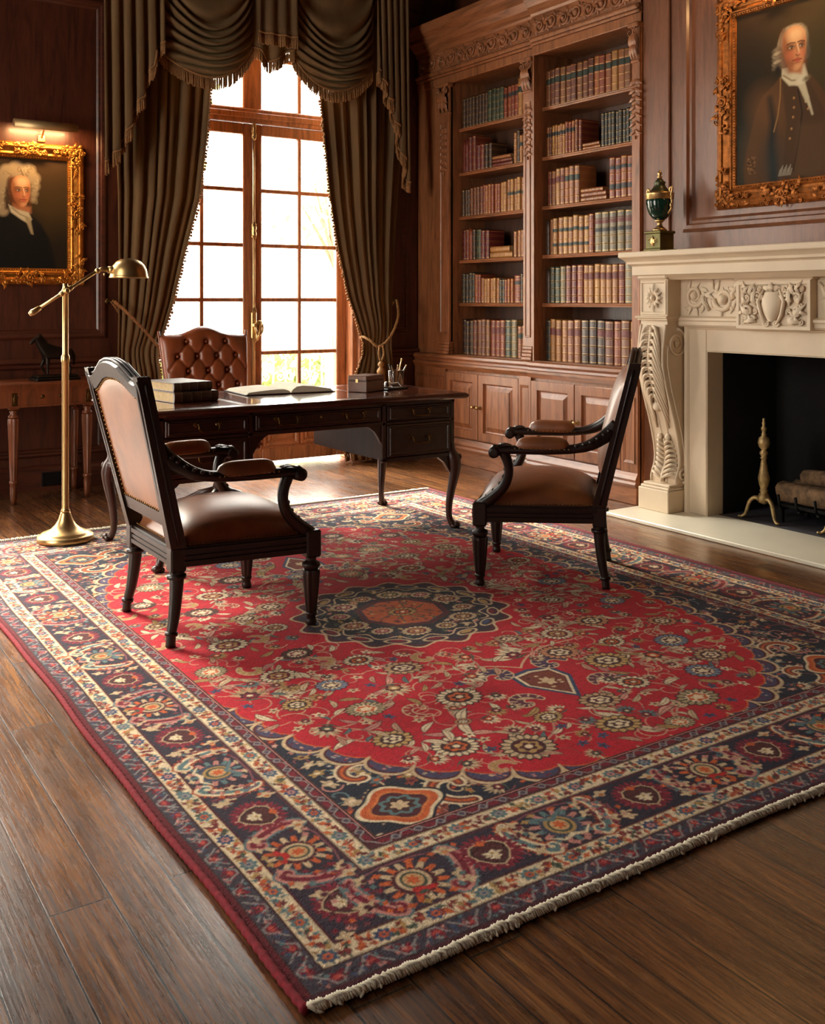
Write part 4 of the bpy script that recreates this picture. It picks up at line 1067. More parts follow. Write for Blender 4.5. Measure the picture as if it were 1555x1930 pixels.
def book(col, th, h, dep, label_at, bands, gold):
    """upright book: spine towards -x, thickness along y, returns (root)"""
    b = MB(); r = th / 2
    prof = [(dep, r), (.010, r), (.0035, r * .78), (.0008, r * .42), (0, 0), (.0008, -r * .42), (.0035, -r * .78), (.010, -r), (dep, -r)]
    zs = [(0, 0, 0)]
    hb = [h * (k + .5 + .5 * (bands == 5) * 0) / (bands + .25) for k in range(1, bands + 1)] if bands else []
    for z in [h * (k + 1) / (bands + 1) for k in range(bands)]:
        zs += [(z - .0062, 0, 1 if gold else 0), (z - .0046, 0, 0), (z - .0028, .0018, 0), (z + .0028, .0018, 0), (z + .0046, 0, 1 if gold else 0), (z + .0062, 0, 0)]
    if gold: zs = [(0, 0, 0), (.008, 0, 1), (.011, 0, 0)] + zs[1:] + [(h - .013, 0, 1), (h - .010, 0, 0)]
    zs.append((h, 0, 0))
    for k in range(len(zs) - 1):
        ra = [(x - zs[k][1] * (1 if x < .009 else 0), y * (1 + zs[k][1] * .0), zs[k][0]) for x, y in prof]
        rb = [(x - zs[k + 1][1] * (1 if x < .009 else 0), y, zs[k + 1][0]) for x, y in prof]
        b.loft([ra, rb], zs[k][2], True, False, closed=False)
    # cover boards' top and bottom rims
    t = min(.0028, r * .3)
    for z in (0, h):
        for s in (-1, 1): b.add([(.0, s * r * .3, z), (.010, s * r, z), (dep, s * r, z), (dep, s * (r - t), z), (.010, s * (r - t), z)], [[0, 1, 2, 3, 4]], 0)
    b.add([(x, y, h) for x, y in prof if x < .0101] + [(.014, -r + t, h), (.014, r - t, h)], [list(range(9))], 0)
    return b
def make_book(col, th, h, dep, lab, bands, gold, label, cat, group, loc, M3=None):
    b = book(col, th, h, dep, lab, bands, gold)
    o = b.build('leather_book', [BK[col], M['goldleaf']], None, recalc=True)
    tag(o, label, cat, group)
    p = MB(); p.box(.008, dep - .004, -th / 2 + .0026, th / 2 - .0026, .003, h - .004); p.build('page_block', M['pagebrown'], o, recalc=False)
    if lab:
        for (mk, z0, z1) in lab:
            l = MB(); r = th / 2
            pr = [(.0090, r * .985), (.0035, r * .80), (.0008, r * .44), (0, 0), (.0008, -r * .44), (.0035, -r * .80), (.0090, -r * .985)]
            l.loft([[(x - .0009, y, z0 * h) for x, y in pr], [(x - .0009, y, z1 * h) for x, y in pr]], 0, True, False, closed=False)
            l.build('title_label', LB[mk], o, recalc=False)
    if M3 is not None: o.matrix_world = M3
    else: o.location = loc
    return o
def row(case, shelf_name, base, F, vstart, vend, items):
    """items left to right as the photograph shows them: (colour, count, weight, height, labels, gold) or ('gap', w) or ('flat', colours, w)"""
    tot = sum((i[1] * i[2] if i[0] not in ('gap', 'flat') else i[-1]) for i in items)
    k = (vstart - vend - .004) / tot; v = vstart - .002; n = 0
    for it in items:
        if it[0] == 'gap': v -= it[1] * k; continue
        if it[0] == 'flat':
            cols, w = it[1], it[2]; L = w * k * .94; z = base + .0008; N = len(cols)
            for j, (c, th, f) in enumerate(cols):
                pos = 'only' if N == 1 else ('bottom' if j == 0 else 'top' if j == N - 1 else 'middle')
                Lj = L * f
                mm = Matrix.Translation((F, v - w * k * .5 + (L - Lj) * .5, z + th / 2)) @ Matrix(((1, 0, 0, 0), (0, 0, 1, -Lj / 2), (0, -1, 0, 0), (0, 0, 0, 1)))
                make_book(c, th, Lj, .155, None, 5, True, '%s book lying flat, %s of its short stack, on %s shelf of %s bookcase' % (NAMES[c], pos, shelf_name, case), 'book', 'books on the %s bookcase shelves' % case, None, mm)
                z += th + .0004
            v -= w * k; continue
        col, cnt, wt, h, labs, gold = it
        for c in range(cnt):
            th = wt * k; t2 = th * brnd.uniform(.93, .985); n += 1
            hh = h * brnd.uniform(.975, 1.015)
            make_book(col, t2, hh, brnd.uniform(.15, .165), labs, 4 if hh > .2 else 3, gold, '%s leather book, %s upright from the left on %s shelf of %s bookcase' % (NAMES[col], ORD[n - 1], shelf_name, case), 'book', 'books on the %s bookcase shelves' % case, (F + brnd.uniform(-.004, .006), v - th / 2, base + .0006))
            v -= th
G = [('green', .60, .76)]; GG = [('green', .60, .74), ('green', .2, .3)]; R_ = [('red', .62, .78)]; RB = [('red', .70, .84), ('black', .50, .62)]; BL = [('black', .66, .78)]; BB = [('black', .70, .80), ('black', .22, .34)]; CR = [('cream', .62, .74)]
FR = 4.592 + .098; FL = 4.622 + .098
row('right', 'top', SHELF[0], FR, 5.435, 4.492, [('brown', 2, 1, .252, G, True), ('brown', 7, 1.12, .258, G, True), ('rust', 2, 1.1, .26, G, True), ('tan', 3, 1.2, .262, G, True), ('brown', 3, 1.15, .262, G, True)])
row('right', 'second', SHELF[1], FR, 5.435, 4.492, [('gap', .3), ('tan', 1, .8, .205, BL, True), ('brown', 1, .7, .205, BL, True), ('tan', 5, .72, .21, BL, True), ('rust', 3, .8, .215, BL, True), ('red', 2, .8, .22, None, True), ('gap', .3), ('flat', [('rust', .024, 1), ('tan', .022, .95)], 4.6), ('black', 12, .82, .222, None, True)])
row('right', 'third', SHELF[2], FR, 5.435, 4.492, [('gap', .5), ('pink', 2, 1, .24, R_, True), ('tan', 2, 1.15, .25, R_, True), ('rust', 1, 1.1, .25, G, True), ('tan', 2, 1.25, .255, G, True), ('gap', .2), ('flat', [('pink', .03, 1), ('pink', .03, .98), ('tan', .027, .86)], 6.2), ('gap', .2), ('rust', 5, 1.35, .268, BB, True), ('red', 1, .8, .268, BB, True)])
row('right', 'fourth', SHELF[3], FR, 5.435, 4.492, [('dark', 1, .9, .24, None, False), ('pink', 1, .7, .25, None, True), ('ochre', 7, 1.05, .258, [('green', .6, .7), ('green', .22, .3)], True), ('rust', 1, 1.0, .262, None, True), ('olive', 6, 1.42, .268, RB, True), ('olive', 1, .7, .268, R_, True)])
row('right', 'fifth', SHELF[4], FR, 5.435, 4.492, [('dark', 1, .9, .24, None, False), ('green', 2, 1.05, .252, None, True), ('olive', 1, 1.15, .255, None, True), ('red', 2, 1.05, .257, None, True), ('rust', 1, 1.25, .258, None, True), ('tan', 2, 1.0, .256, R_, True), ('ochre', 4, 1.08, .258, R_, True), ('rust', 1, 1.1, .26, R_, True), ('olive', 1, 1.6, .26, None, True), ('rust', 1, 1.0, .25, R_, True), ('dark', 1, .8, .248, None, True)])
row('right', 'bottom', DECK, FR, 5.435, 4.492, [('black', 1, 1, .29, None, True), ('tan', 2, 1.15, .292, R_, True), ('ochre', 1, 1.2, .292, None, True), ('tan', 2, 1.3, .292, R_, True), ('dark', 2, 1.5, .29, None, True), ('dark', 1, 1.5, .292, R_, True), ('brown', 1, 1.6, .292, R_, True), ('rust', 1, 1.3, .292, None, True), ('brown', 1, 1.6, .293, R_, True), ('ochre', 1, 1.4, .29, R_, True), ('tan', 1, 1.0, .29, None, True)])
row('left', 'top', SHELF[0], FL, 6.47, 5.575, [('dark', 8, .95, .24, None, True), ('green', 4, 1.1, .25, None, True), ('rust', 4, .95, .235, BL, True), ('tan', 3, 1.2, .272, G, True), ('green', 1, .8, .272, None, True)])
row('left', 'second', SHELF[1], FL, 6.47, 5.575, [('red', 2, 1.1, .262, None, False), ('red', 2, 1.2, .27, None, True), ('red', 2, 1.4, .2, None, True), ('dark', 2, 1.1, .2, None, True), ('gap', .2), ('flat', [('red', .03, 1), ('red', .027, .95), ('tan', .026, .9)], 6.6), ('tan', 1, .9, .23, None, True), ('dark', 1, .9, .245, None, True), ('tan', 2, .85, .2, G, True), ('ochre', 2, 1, .24, G, True), ('black', 1, .7, .24, None, True)])
row('left', 'third', SHELF[2], FL, 6.47, 5.575, [('dark', 3, .95, .215, None, True), ('brown', 4, 1, .22, None, True), ('rust', 6, .95, .225, None, True), ('tan', 2, 1, .23, None, True), ('ochre', 8, 1.05, .24, [('green', .5, .62)], True)])
row('left', 'fourth', SHELF[3], FL, 6.47, 5.575, [('red', 2, 1.1, .24, None, True), ('rust', 1, 1, .245, None, False), ('dark', 1, 1, .235, None, True), ('green', 1, 1.6, .235, None, True), ('red', 2, 1.2, .22, None, True), ('gap', .2), ('flat', [('tan', .046, 1), ('ochre', .042, .88)], 6.6), ('ochre', 5, .95, .195, None, True), ('ochre', 1, 1, .265, None, True)])
row('left', 'fifth', SHELF[4], FL, 6.47, 5.575, [('black', 4, 1, .235, None, True), ('rust', 2, 1, .225, None, True), ('tan', 6, .9, .19, None, True), ('black', 2, .8, .18, None, True), ('rust', 3, .8, .18, None, True), ('rust', 1, 1.9, .205, BL, True), ('black', 1, .7, .215, None, True), ('tan', 4, .85, .19, None, True)])
row('left', 'bottom', DECK, FL, 6.47, 5.575, [('dark', 3, 1, .27, None, True), ('brown', 4, 1.15, .275, None, True), ('rust', 3, 1.25, .277, R_, True), ('green', 1, 1.5, .28, None, True), ('olive', 1, 1.5, .28, None, True), ('gap', .05), ('pink', 4, 1.05, .235, G, True)])
M['andbrass'] = plain('weathered_brass', sr(176, 150, 104), .5, .8, .3, 40, .2)
# ------------------------------------------------------------ fireplace
fp = thing('fireplace', 'carved pale limestone fireplace with scrolled legs and central urn tablet', 'fireplace', (0, 0, 0))
YV = lambda v: 2 * VC - v
st = M['stone']
b = MB(); zt = .022
b.box(UB - .035, UB + .02, VC + OP, 4.075, zt, 1.115, 0, .004); b.box(UB - .035, UB + .02, YV(4.075), VC - OP, zt, 1.115, 0, .004); b.box(UB - .035, UB + .02, VC - OP, VC + OP, OPT, 1.115, 0, .004)
b.frame((UB - .035, 0, 0), (0, 1, 0), (0, 0, 1), (-1, 0, 0), VC - OP - .145, VC + OP + .145, -.2, OPT + .145, [(-.012, -.002), (-.008, .012), (.012, .012), (.02, .004), (.024, -.002)])
for s in (1, -1):
    v = VC + s * OP; b.box(UB - .03, UB + .13, min(v - s * .004, v + s * .03), max(v - s * .004, v + s * .03), zt, OPT + .03)
b.box(UB - .03, UB + .13, VC - OP, VC + OP, OPT - .004, OPT + .03)
b.build('surround', st, fp)
b = MB(); b.box(UB + .1, 5.24, VC - OP - .015, VC - OP + .012, zt, 1.1); b.box(UB + .1, 5.24, VC + OP - .012, VC + OP + .015, zt, 1.1); b.box(5.20, 5.245, VC - OP, VC + OP, zt, 1.1); b.box(UB + .1, 5.24, VC - OP, VC + OP, 1.08, 1.11)
b.build('firebox_lining', M['soot'], fp)
# mantel shelf
b = MB()
def tier(L):
    rings = [[(u, VC + w, h), (u, VC - w, h), (UB + .01, VC - w, h), (UB + .01, VC + w, h)] for (u, w, h) in L]
    b.loft(rings, 0, False, True)
tier([(4.40, .90, 1.405), (4.40, .90, 1.455), (4.392, .905, 1.462), (4.375, .92, 1.468), (4.372, .922, 1.482), (4.36, .928, 1.492), (4.345, .937, 1.502), (4.334, .943, 1.507), (4.33, .945, 1.512), (4.33, .945, 1.535), (4.334, .942, 1.54)])
tier([(4.47, .895, 1.375), (4.455, .897, 1.385), (4.43, .899, 1.40), (4.42, .9, 1.408)])
b.build('mantel_shelf', st, fp)
# frieze boards with scrolls
b = MB(); b.box(4.56, UB, YV(4.09), 4.09, 1.15, 1.41)
b.prism([(UB, 1.105), (4.545, 1.105), (4.535, 1.115), (4.535, 1.135), (4.525, 1.142), (4.525, 1.155), (4.545, 1.165), (UB, 1.17)], YV(4.08), 4.08, 'y')
b.prism([(UB, 1.41), (4.51, 1.41), (4.53, 1.385), (4.55, 1.375), (UB, 1.37)], YV(4.08), 4.08, 'y')
fz = b.build('frieze', st, fp)
for s in (1, -1):
    P = placer((4.56, VC, 0), (0, s, 0), (0, 0, 1), (-1, 0, 0))
    b = MB(); frieze_scrolls(b, P, .25, .66, 1.272, .19, .016, 0, .20)
    for k in range(22): leaf3(b, P, random.uniform(.26, .64), random.uniform(1.2, 1.34), .055, random.uniform(0, 6), .010, .003, 0, .9, .008, 3)
    b.build('scroll_carving', st, fz)
# tablet
b = MB(); T0, T1 = VC - .232, VC + .232
b.box(4.515, 4.57, T0, T1, 1.10, 1.405, 0, .003)
b.frame((4.515, 0, 0), (0, 1, 0), (0, 0, 1), (-1, 0, 0), T0, T1, 1.10, 1.36, [(0, 0), (.002, .008), (.02, .008), (.026, .001), (.03, -.001)])
b.prism([(4.57, 1.405), (4.485, 1.405), (4.50, 1.38), (4.512, 1.365), (4.57, 1.36)], T0 - .012, T1 + .012, 'y')
tb = b.build('tablet', st, fp)
P = placer((4.515, VC, 1.228), (0, 1, 0), (0, 0, 1), (-1, 0, 0))
b = MB()
n = 16; rows = []
for j in range(11):                                       # urn-shaped cartouche
    t = j / 10; y = lerp(-.085, .07, t); w = interp(t, [0, .1, .3, .6, .8, .92, 1], [.02, .03, .048, .064, .062, .05, .046])
    rows.append([P(-w * math.cos(PI * i / n), y, .002 + .034 * math.sin(PI * i / n) * math.sin(PI * min(.9, t * .8 + .12)) ** .5) for i in range(n + 1)])
b.loft(rows, 0, True, False, closed=False)
b.build('cartouche', st, tb)
b = MB()
for s in (-1, 1):
    scroll(b, P, s * .085, .055, .030, PI if s > 0 else 0, s * 1.4, .009, .010)
    b.tube([P(s * .05, .085, .01), P(s * .08, .02, .016), P(s * .062, -.05, .014), P(s * .035, -.092, .012)], [.006, .011, .010, .008], 8)
    scroll(b, P, s * .03, -.092, .020, 0 if s > 0 else PI, -s * 1.2, .008, .010)
    for (x, y, L, a, w) in ((.10, .0, .08, .9, .018), (.12, -.04, .075, -.2, .018), (.10, -.06, .07, -1.0, .016), (.13, .05, .06, 1.2, .016), (.15, .01, .05, .3, .014), (.155, -.055, .045, .6, .012), (.14, .085, .05, .1, .012), (.165, .06, .045, 1.4, .012), (.10, -.085, .055, .0, .012), (.165, -.09, .04, 1.6, .01), (.17, -.02, .04, -1.2, .012)):
        leaf3(b, P, s * x, y, L, a if s > 0 else PI - a, w * .75, .006, 0, .9 * s, .020, 3)
    scroll(b, P, s * .15, -.03, .03, 0, s * 1.5, .010, .012); scroll(b, P, s * .155, .04, .026, 1, -s * 1.5, .010, .012); scroll(b, P, s * .125, .08, .022, 2, s * 1.5, .009, .012); scroll(b, P, s * .12, -.075, .022, 3, -s * 1.5, .009, .012)
    for (x, y, r_, a_, t_) in ((.175, .0, .018, 0, 1.3), (.18, .085, .016, 2, -1.3), (.105, .03, .018, 4, 1.4), (.18, -.085, .018, 1, 1.3), (.075, .085, .016, 3, -1.4), (.105, -.03, .016, 5, -1.3)): scroll(b, P, s * x, y, r_, a_, s * t_, .006, .010)
    leaf3(b, P, s * .005, .08, .05, PI / 2 - s * .8, .014, .006, 0, -.6 * s, .012, 3)
leaf3(b, P, 0, .072, .05, PI / 2, .018, .01, 0, 0, .016, 3)
b.build('tablet_scrolls', st, tb)
# legs
UH = [(1.115, 4.445), (1.07, 4.435), (1.02, 4.428), (.95, 4.418), (.88, 4.418), (.80, 4.436), (.72, 4.458), (.64, 4.484), (.56, 4.512), (.48, 4.535), (.40, 4.553), (.33, 4.562), (.28, 4.556), (.24, 4.538), (.21, 4.528), (.178, 4.53)]
def ufront(h): return interp(-h, [-k[0] for k in UH], [k[1] for k in UH])
def fleg(s):
    Y = (lambda v: v) if s > 0 else YV
    b = MB()
    b.box(4.445, UB, Y(4.07), Y(4.305), .022, .15, 0, .004); b.box(4.455, UB, Y(4.076), Y(4.297), .148, .165, 0, .005); b.box(4.47, UB, Y(4.083), Y(4.29), .163, .18, 0, .005)
    hh = [k / 60 for k in range(61)]; hs = [lerp(1.115, .178, t) for t in hh]
    b.prism([(ufront(h), h) for h in hs] + [(UB - .03, .178), (UB - .03, 1.115)], Y(4.078), Y(4.285), 'y')
    b.box(4.45, UB, Y(4.078), Y(4.29), 1.11, 1.14, 0, .003); b.box(4.432, UB, Y(4.066), Y(4.302), 1.138, 1.152, 0, .004); b.box(4.42, UB, Y(4.06), Y(4.31), 1.150, 1.165, 0, .005)
    b.box(4.45, UB, Y(4.078), Y(4.295), 1.163, 1.41, 0, .003)
    b.frame((4.45, 0, 0), (0, 1, 0), (0, 0, 1), (-1, 0, 0), min(Y(4.085), Y(4.288)), max(Y(4.085), Y(4.288)), 1.172, 1.372, [(0, .0), (.003, .006), (.012, .006), (.018, 0)])
    b.box(4.43, UB, Y(4.07), Y(4.303), 1.378, 1.41, 0, .01)
    # raised edges and fluted middle of the scroll
    for v in (4.086, 4.277): b.tube([(ufront(h), Y(v), h) for h in hs], .008, 8)
    for v in (4.155, 4.205): b.tube([(ufront(h) + .002, Y(v), h) for h in hs if h < .7], .006, 6)
    lg = b.build('leg', st, fp)
    # side volutes
    b = MB()
    for f, sg in ((4.077, -1),):
        P = placer((0, Y(4.077), 0), (1, 0, 0), (0, 0, 1), (0, -s, 0))
        scroll(b, P, 4.525, 1.005, .085, PI / 2, -1.8, .010, .002, 0, 34); scroll(b, P, 4.575, .235, .045, -PI / 2, 1.6, .009, .004, 0, 28)
        b.tube([P(ufront(h) + .03, h, .001) for h in hs if .28 < h < 1.0], .005, 6)
    b.build('volute', st, lg)
    vc = Y(4.1815)
    def LP(x, y, z): return (ufront(y) - z, vc + x, y)
    b = MB()
    # upper acanthus
    b.tube([LP(0, h, .012) for h in [lerp(1.10, .63, k / 20) for k in range(21)]], [lerp(.012, .004, k / 20) for k in range(21)], 8)
    for k in range(11):
        y0 = lerp(1.10, .70, k / 10); w = interp(k, [0, 3, 7, 10], [.082, .092, .075, .045])
        for e in (-1, 1):
            for q in range(2):
                pts = []; n = 8
                for i in range(n + 1):
                    t = i / n; pts.append(LP(e * w * (t ** .8), y0 - .012 * q + .022 * math.sin(t * 2.4) - .17 * t * t * t - .03 * t, .006 + .018 * math.sin(PI * min(1, t * .9 + .1)) * (1 - .4 * q)))
                b.tube(pts, [lerp(.007, .010, math.sin(PI * i / n)) * (1 if q == 0 else .7) for i in range(n + 1)], 6)
            pass
    b.ball(LP(0, .635, .014), (.016, .03, .03), 10, 8)
    # lower acanthus growing upward
    b.tube([LP(0, h, .012) for h in [lerp(.19, .44, k / 14) for k in range(15)]], [lerp(.013, .006, k / 14) for k in range(15)], 8)
    for k in range(8):
        y0 = lerp(.21, .40, k / 7); w = interp(k, [0, 4, 7], [.085, .07, .05])
        for e in (-1, 1):
            pts = [LP(e * w * (i / 8) ** .8, y0 + .055 * (i / 8) - .03 * (i / 8) ** 3, .006 + .022 * math.sin(PI * min(1, i / 8 * .9 + .1))) for i in range(9)]
            b.tube(pts, [lerp(.007, .0105, math.sin(PI * i / 8)) for i in range(9)], 6); b.ball(pts[-1], .009, 8, 6)
    for e in (-1, 1): b.ball(LP(e * .03, .45, .012), (.012, .02, .022), 8, 6)
    b.build('acanthus_leaf', st, lg)
    b = MB(); P = placer((4.45, vc, 1.27), (0, 1, 0), (0, 0, 1), (-1, 0, 0))
    for i in range(12):
        a = 2 * PI * i / 12; k = 1.3 if i in (3, 9) else 1
        leaf3(b, P, .016 * math.cos(a), .016 * math.sin(a), .052 * k, a, .011, .004, 0, 0, .014, 1)
    b.ball(P(0, 0, .012), .016, 12, 8); b.build('rosette', st, lg)
fleg(1); fleg(-1)
h = MB(); h.box(4.195, UB + .06, VC - .93, VC + .93, .0005, .022, 0, .004); tag(h.build('hearth', M['hearth']), 'pale cream marble hearth slab in front of the fireplace opening', 'hearth')
h = MB(); h.box(UB + .062, 5.198, VC - OP + .014, VC + OP - .014, .0005, .020); tag(h.build('inner_hearth', M['slate']), 'dark grey slate floor inside the fireplace under the logs', 'hearth')
# andirons
def andiron(loc, label):
    r = thing('andiron', label, 'andiron', loc, 0, 'brass andirons in the fireplace')
    b = MB(); z0 = .10
    b.lathe([(.004, .09), (.030, .10), (.036, .125), (.026, .15), (.018, .155), (.024, .165), (.018, .178), (.026, .20), (.033, .235), (.022, .29), (.016, .33), (.014, .345), (.022, .35), (.014, .358), (.024, .372), (.022, .385), (.012, .395), (.026, .41), (.034, .435), (.028, .462), (.012, .475), (.016, .482), (.009, .492), (.015, .508), (.017, .518), (.007, .53), (.011, .545), (.006, .56), (.009, .568), (.001, .575)], 18)
    b.build('post', M['andbrass'], r)
    for a in (PI / 2 + .35, -PI / 2 - .35):
        b = MB(); c, s = math.cos(a), math.sin(a)
        L = [(0.02, .115), (.05, .122), (.078, .10), (.092, .06), (.104, .025), (.125, .008), (.14, .009)]
        pts = smooth_path([(c * x, s * x, z) for x, z in L], 5); n = len(pts)
        b.tube(pts, [lerp(.014, .008, i / (n - 1)) for i in range(n)], 8)
        b.ball((c * .135, s * .135, .009), (.014, .014, .008), 8, 6); b.build('foot', M['andbrass'], r)
    b = MB(); b.box(.02, .36, -.011, .011, .09, .112, 0, .003); b.box(.34, .36, -.011, .011, .0005, .1, 0, .003); b.build('log_bar', M['iron'], r)
    return r
a1 = andiron((4.775, 3.665, .021), 'brass andiron with scrolled feet at left of the log pile in the fireplace')
a2 = copy_tree(a1); a2.location = (4.775, 3.155, .021); a2['label'] = 'brass andiron at right of the log pile, near the far side of the fireplace'
# log grate and logs
g = thing('fire_grate', 'black iron grate holding logs behind the brass andiron', 'grate', (4.93, 3.40, .021))
b = MB()
for x in (-.10, 0, .10): b.box(x - .009, x + .009, -.20, .20, .085, .103)
for y in (-.18, -.06, .06, .18): b.box(-.13, .14, y - .008, y + .008, .070, .086)
b.build('bars', M['iron'], g)
for y in (-.18, .18):
    for x in (-.11, .12):
        b = MB(); b.box(x - .01, x + .01, y - .01, y + .01, .0005, .08); b.build('leg', M['iron'], g)
for y in (-.17, -.06, .06, .17):
    b = MB(); b.tube([(-.12, y, .08), (-.145, y, .10), (-.155, y, .16)], .008, 6); b.build('prong', M['iron'], g)
def log(loc, L, r, rz, tilt, label, seed):
    rn = random.Random(seed); root = thing('firewood_log', label, 'log', loc, 0, 'logs on the fire grate'); root.rotation_euler = (0, tilt, rz)
    b = MB(); n = 14; rings = []
    lob = [rn.uniform(.86, 1.1) for _ in range(14)]
    for i in range(n + 1):
        t = i / n; k = rn.uniform(.95, 1.05)
        rings.append([((t - .5) * L, r * lob[j] * k * rn.uniform(.96, 1.04) * math.cos(2 * PI * j / 14), r * lob[j] * k * math.sin(2 * PI * j / 14)) for j in range(14)])
    b.loft(rings, 0, True, False); b.build('bark', M['bark'], root)
    for e in (0, n):
        b = MB(); c = ((rings[e][0][0]), 0, 0); rg = [(p[0] + (.001 if e else -.001), p[1] * .97, p[2] * .97) for p in rings[e]]
        b.add([c] + rg, [[0, 1 + i, 1 + (i + 1) % 14] for i in range(14)]); b.build('cut_end', M['logend'], root)
    return root
log((4.86, 3.36, .186), .50, .058, PI / 2, 0, 'thick pale-barked log lying across the front of the fire grate', 1)
log((4.985, 3.38, .182), .46, .055, PI / 2 + .05, 0, 'log lying across the back of the fire grate behind the pale one', 2)
log((4.915, 3.32, .284), .42, .045, PI / 2 - .2, .10, 'slanting split log resting on top of the log pile', 3)
# ------------------------------------------------------------ gilt picture frames and portraits
def rocaille(b, P, x, y, w, h, n, rn, mat=0):
    for i in range(n):
        px, py = x + rn.uniform(-w, w), y + rn.uniform(-h, h)
        t = rn.random()
        if t < .5: scroll(b, P, px, py, rn.uniform(.010, .02), rn.uniform(0, 6), rn.choice([-1.2, 1.2]), .0048, .012 + rn.uniform(0, .008), mat, 12, 5)
        elif t < .85: leaf3(b, P, px, py, rn.uniform(.03, .05), rn.uniform(0, 6), .009, .012, mat, rn.choice([-.6, .6]), .010, 3)
        else: b.ball(P(px, py, .016), rn.uniform(.006, .010), 8, 6, mat)
def picture(name, label, P_axes, cx, w, h0, h1, fw, painter, canvas_place, seed, gm, orn):
    O, X, Y, Z = P_axes; rn = random.Random(seed)
    r = thing(name, label, 'painting', (0, 0, 0), 0)
    b = MB(); x0, x1 = cx - w / 2, cx + w / 2
    prof = [(0, .004), (0, .02), (.012, .032), (fw * .28, .044), (fw * .36, .040), (fw * .40, .030), (fw * .62, .022), (fw * .72, .026), (fw * .76, .030), (fw * .82, .026), (fw * .84, .018), (fw * .94, .014), (fw * .98, .016), (fw, .010), (fw + .004, .004)]
    b.frame(O, X, Y, Z, x0, x1, h0, h1, prof, 0, False, False)
    P = placer(O, X, Y, Z)
    b.add([P(x0, h0, .003), P(x1, h0, .003), P(x1, h1, .003), P(x0, h1, .003)], [[0, 1, 2, 3]])
    # beaded sight edge
    q = fw * .9
    nb = int((x1 - x0 - 2 * q) / .016)
    for i in range(nb + 1):
        for y in (h0 + q, h1 - q): b.ball(P(lerp(x0 + q, x1 - q, i / nb), y, .017), (.0045,) * 3, 6, 4)
    nb = int((h1 - h0 - 2 * q) / .016)
    for i in range(nb + 1):
        for x in (x0 + q, x1 - q): b.ball(P(x, lerp(h0 + q, h1 - q, i / nb), .017), (.0045,) * 3, 6, 4)
    fr = b.build('gilt_frame', gm, r)
    PO = placer(Vector(O) + Vector(Z) * .022, X, Y, Z)
    c = fw * .42
    for (x, y) in ((x0 + c, h0 + c), (x1 - c, h0 + c), (x0 + c, h1 - c), (x1 - c, h1 - c)):
        b = MB(); sx = 1 if x < cx else -1; sy = 1 if y < (h0 + h1) / 2 else -1
        rocaille(b, PO, x, y, c * .9, c * .9, orn, rn); rocaille(b, PO, x + sx * fw * .9, y - sy * fw * .05, fw * .5, c * .6, orn // 2, rn); rocaille(b, PO, x - sx * fw * .05, y + sy * fw * .9, c * .6, fw * .5, orn // 2, rn)
        b.build('corner_ornament', gm, fr)
    for (x, y, hor) in (((x0 + x1) / 2, h0 + c, 1), ((x0 + x1) / 2, h1 - c, 1), (x0 + c, (h0 + h1) / 2, 0), (x1 - c, (h0 + h1) / 2, 0)):
        b = MB(); rocaille(b, PO, x, y, fw * .95 if hor else c * .85, c * .85 if hor else fw * 1.25, int(orn * 1.4), rn); scroll(b, PO, x, y, .03, 0, 1.5, .009, .018); b.build('centre_ornament', gm, fr)
    painter.mesh('canvas', M['canvas'], canvas_place, r)
    return r
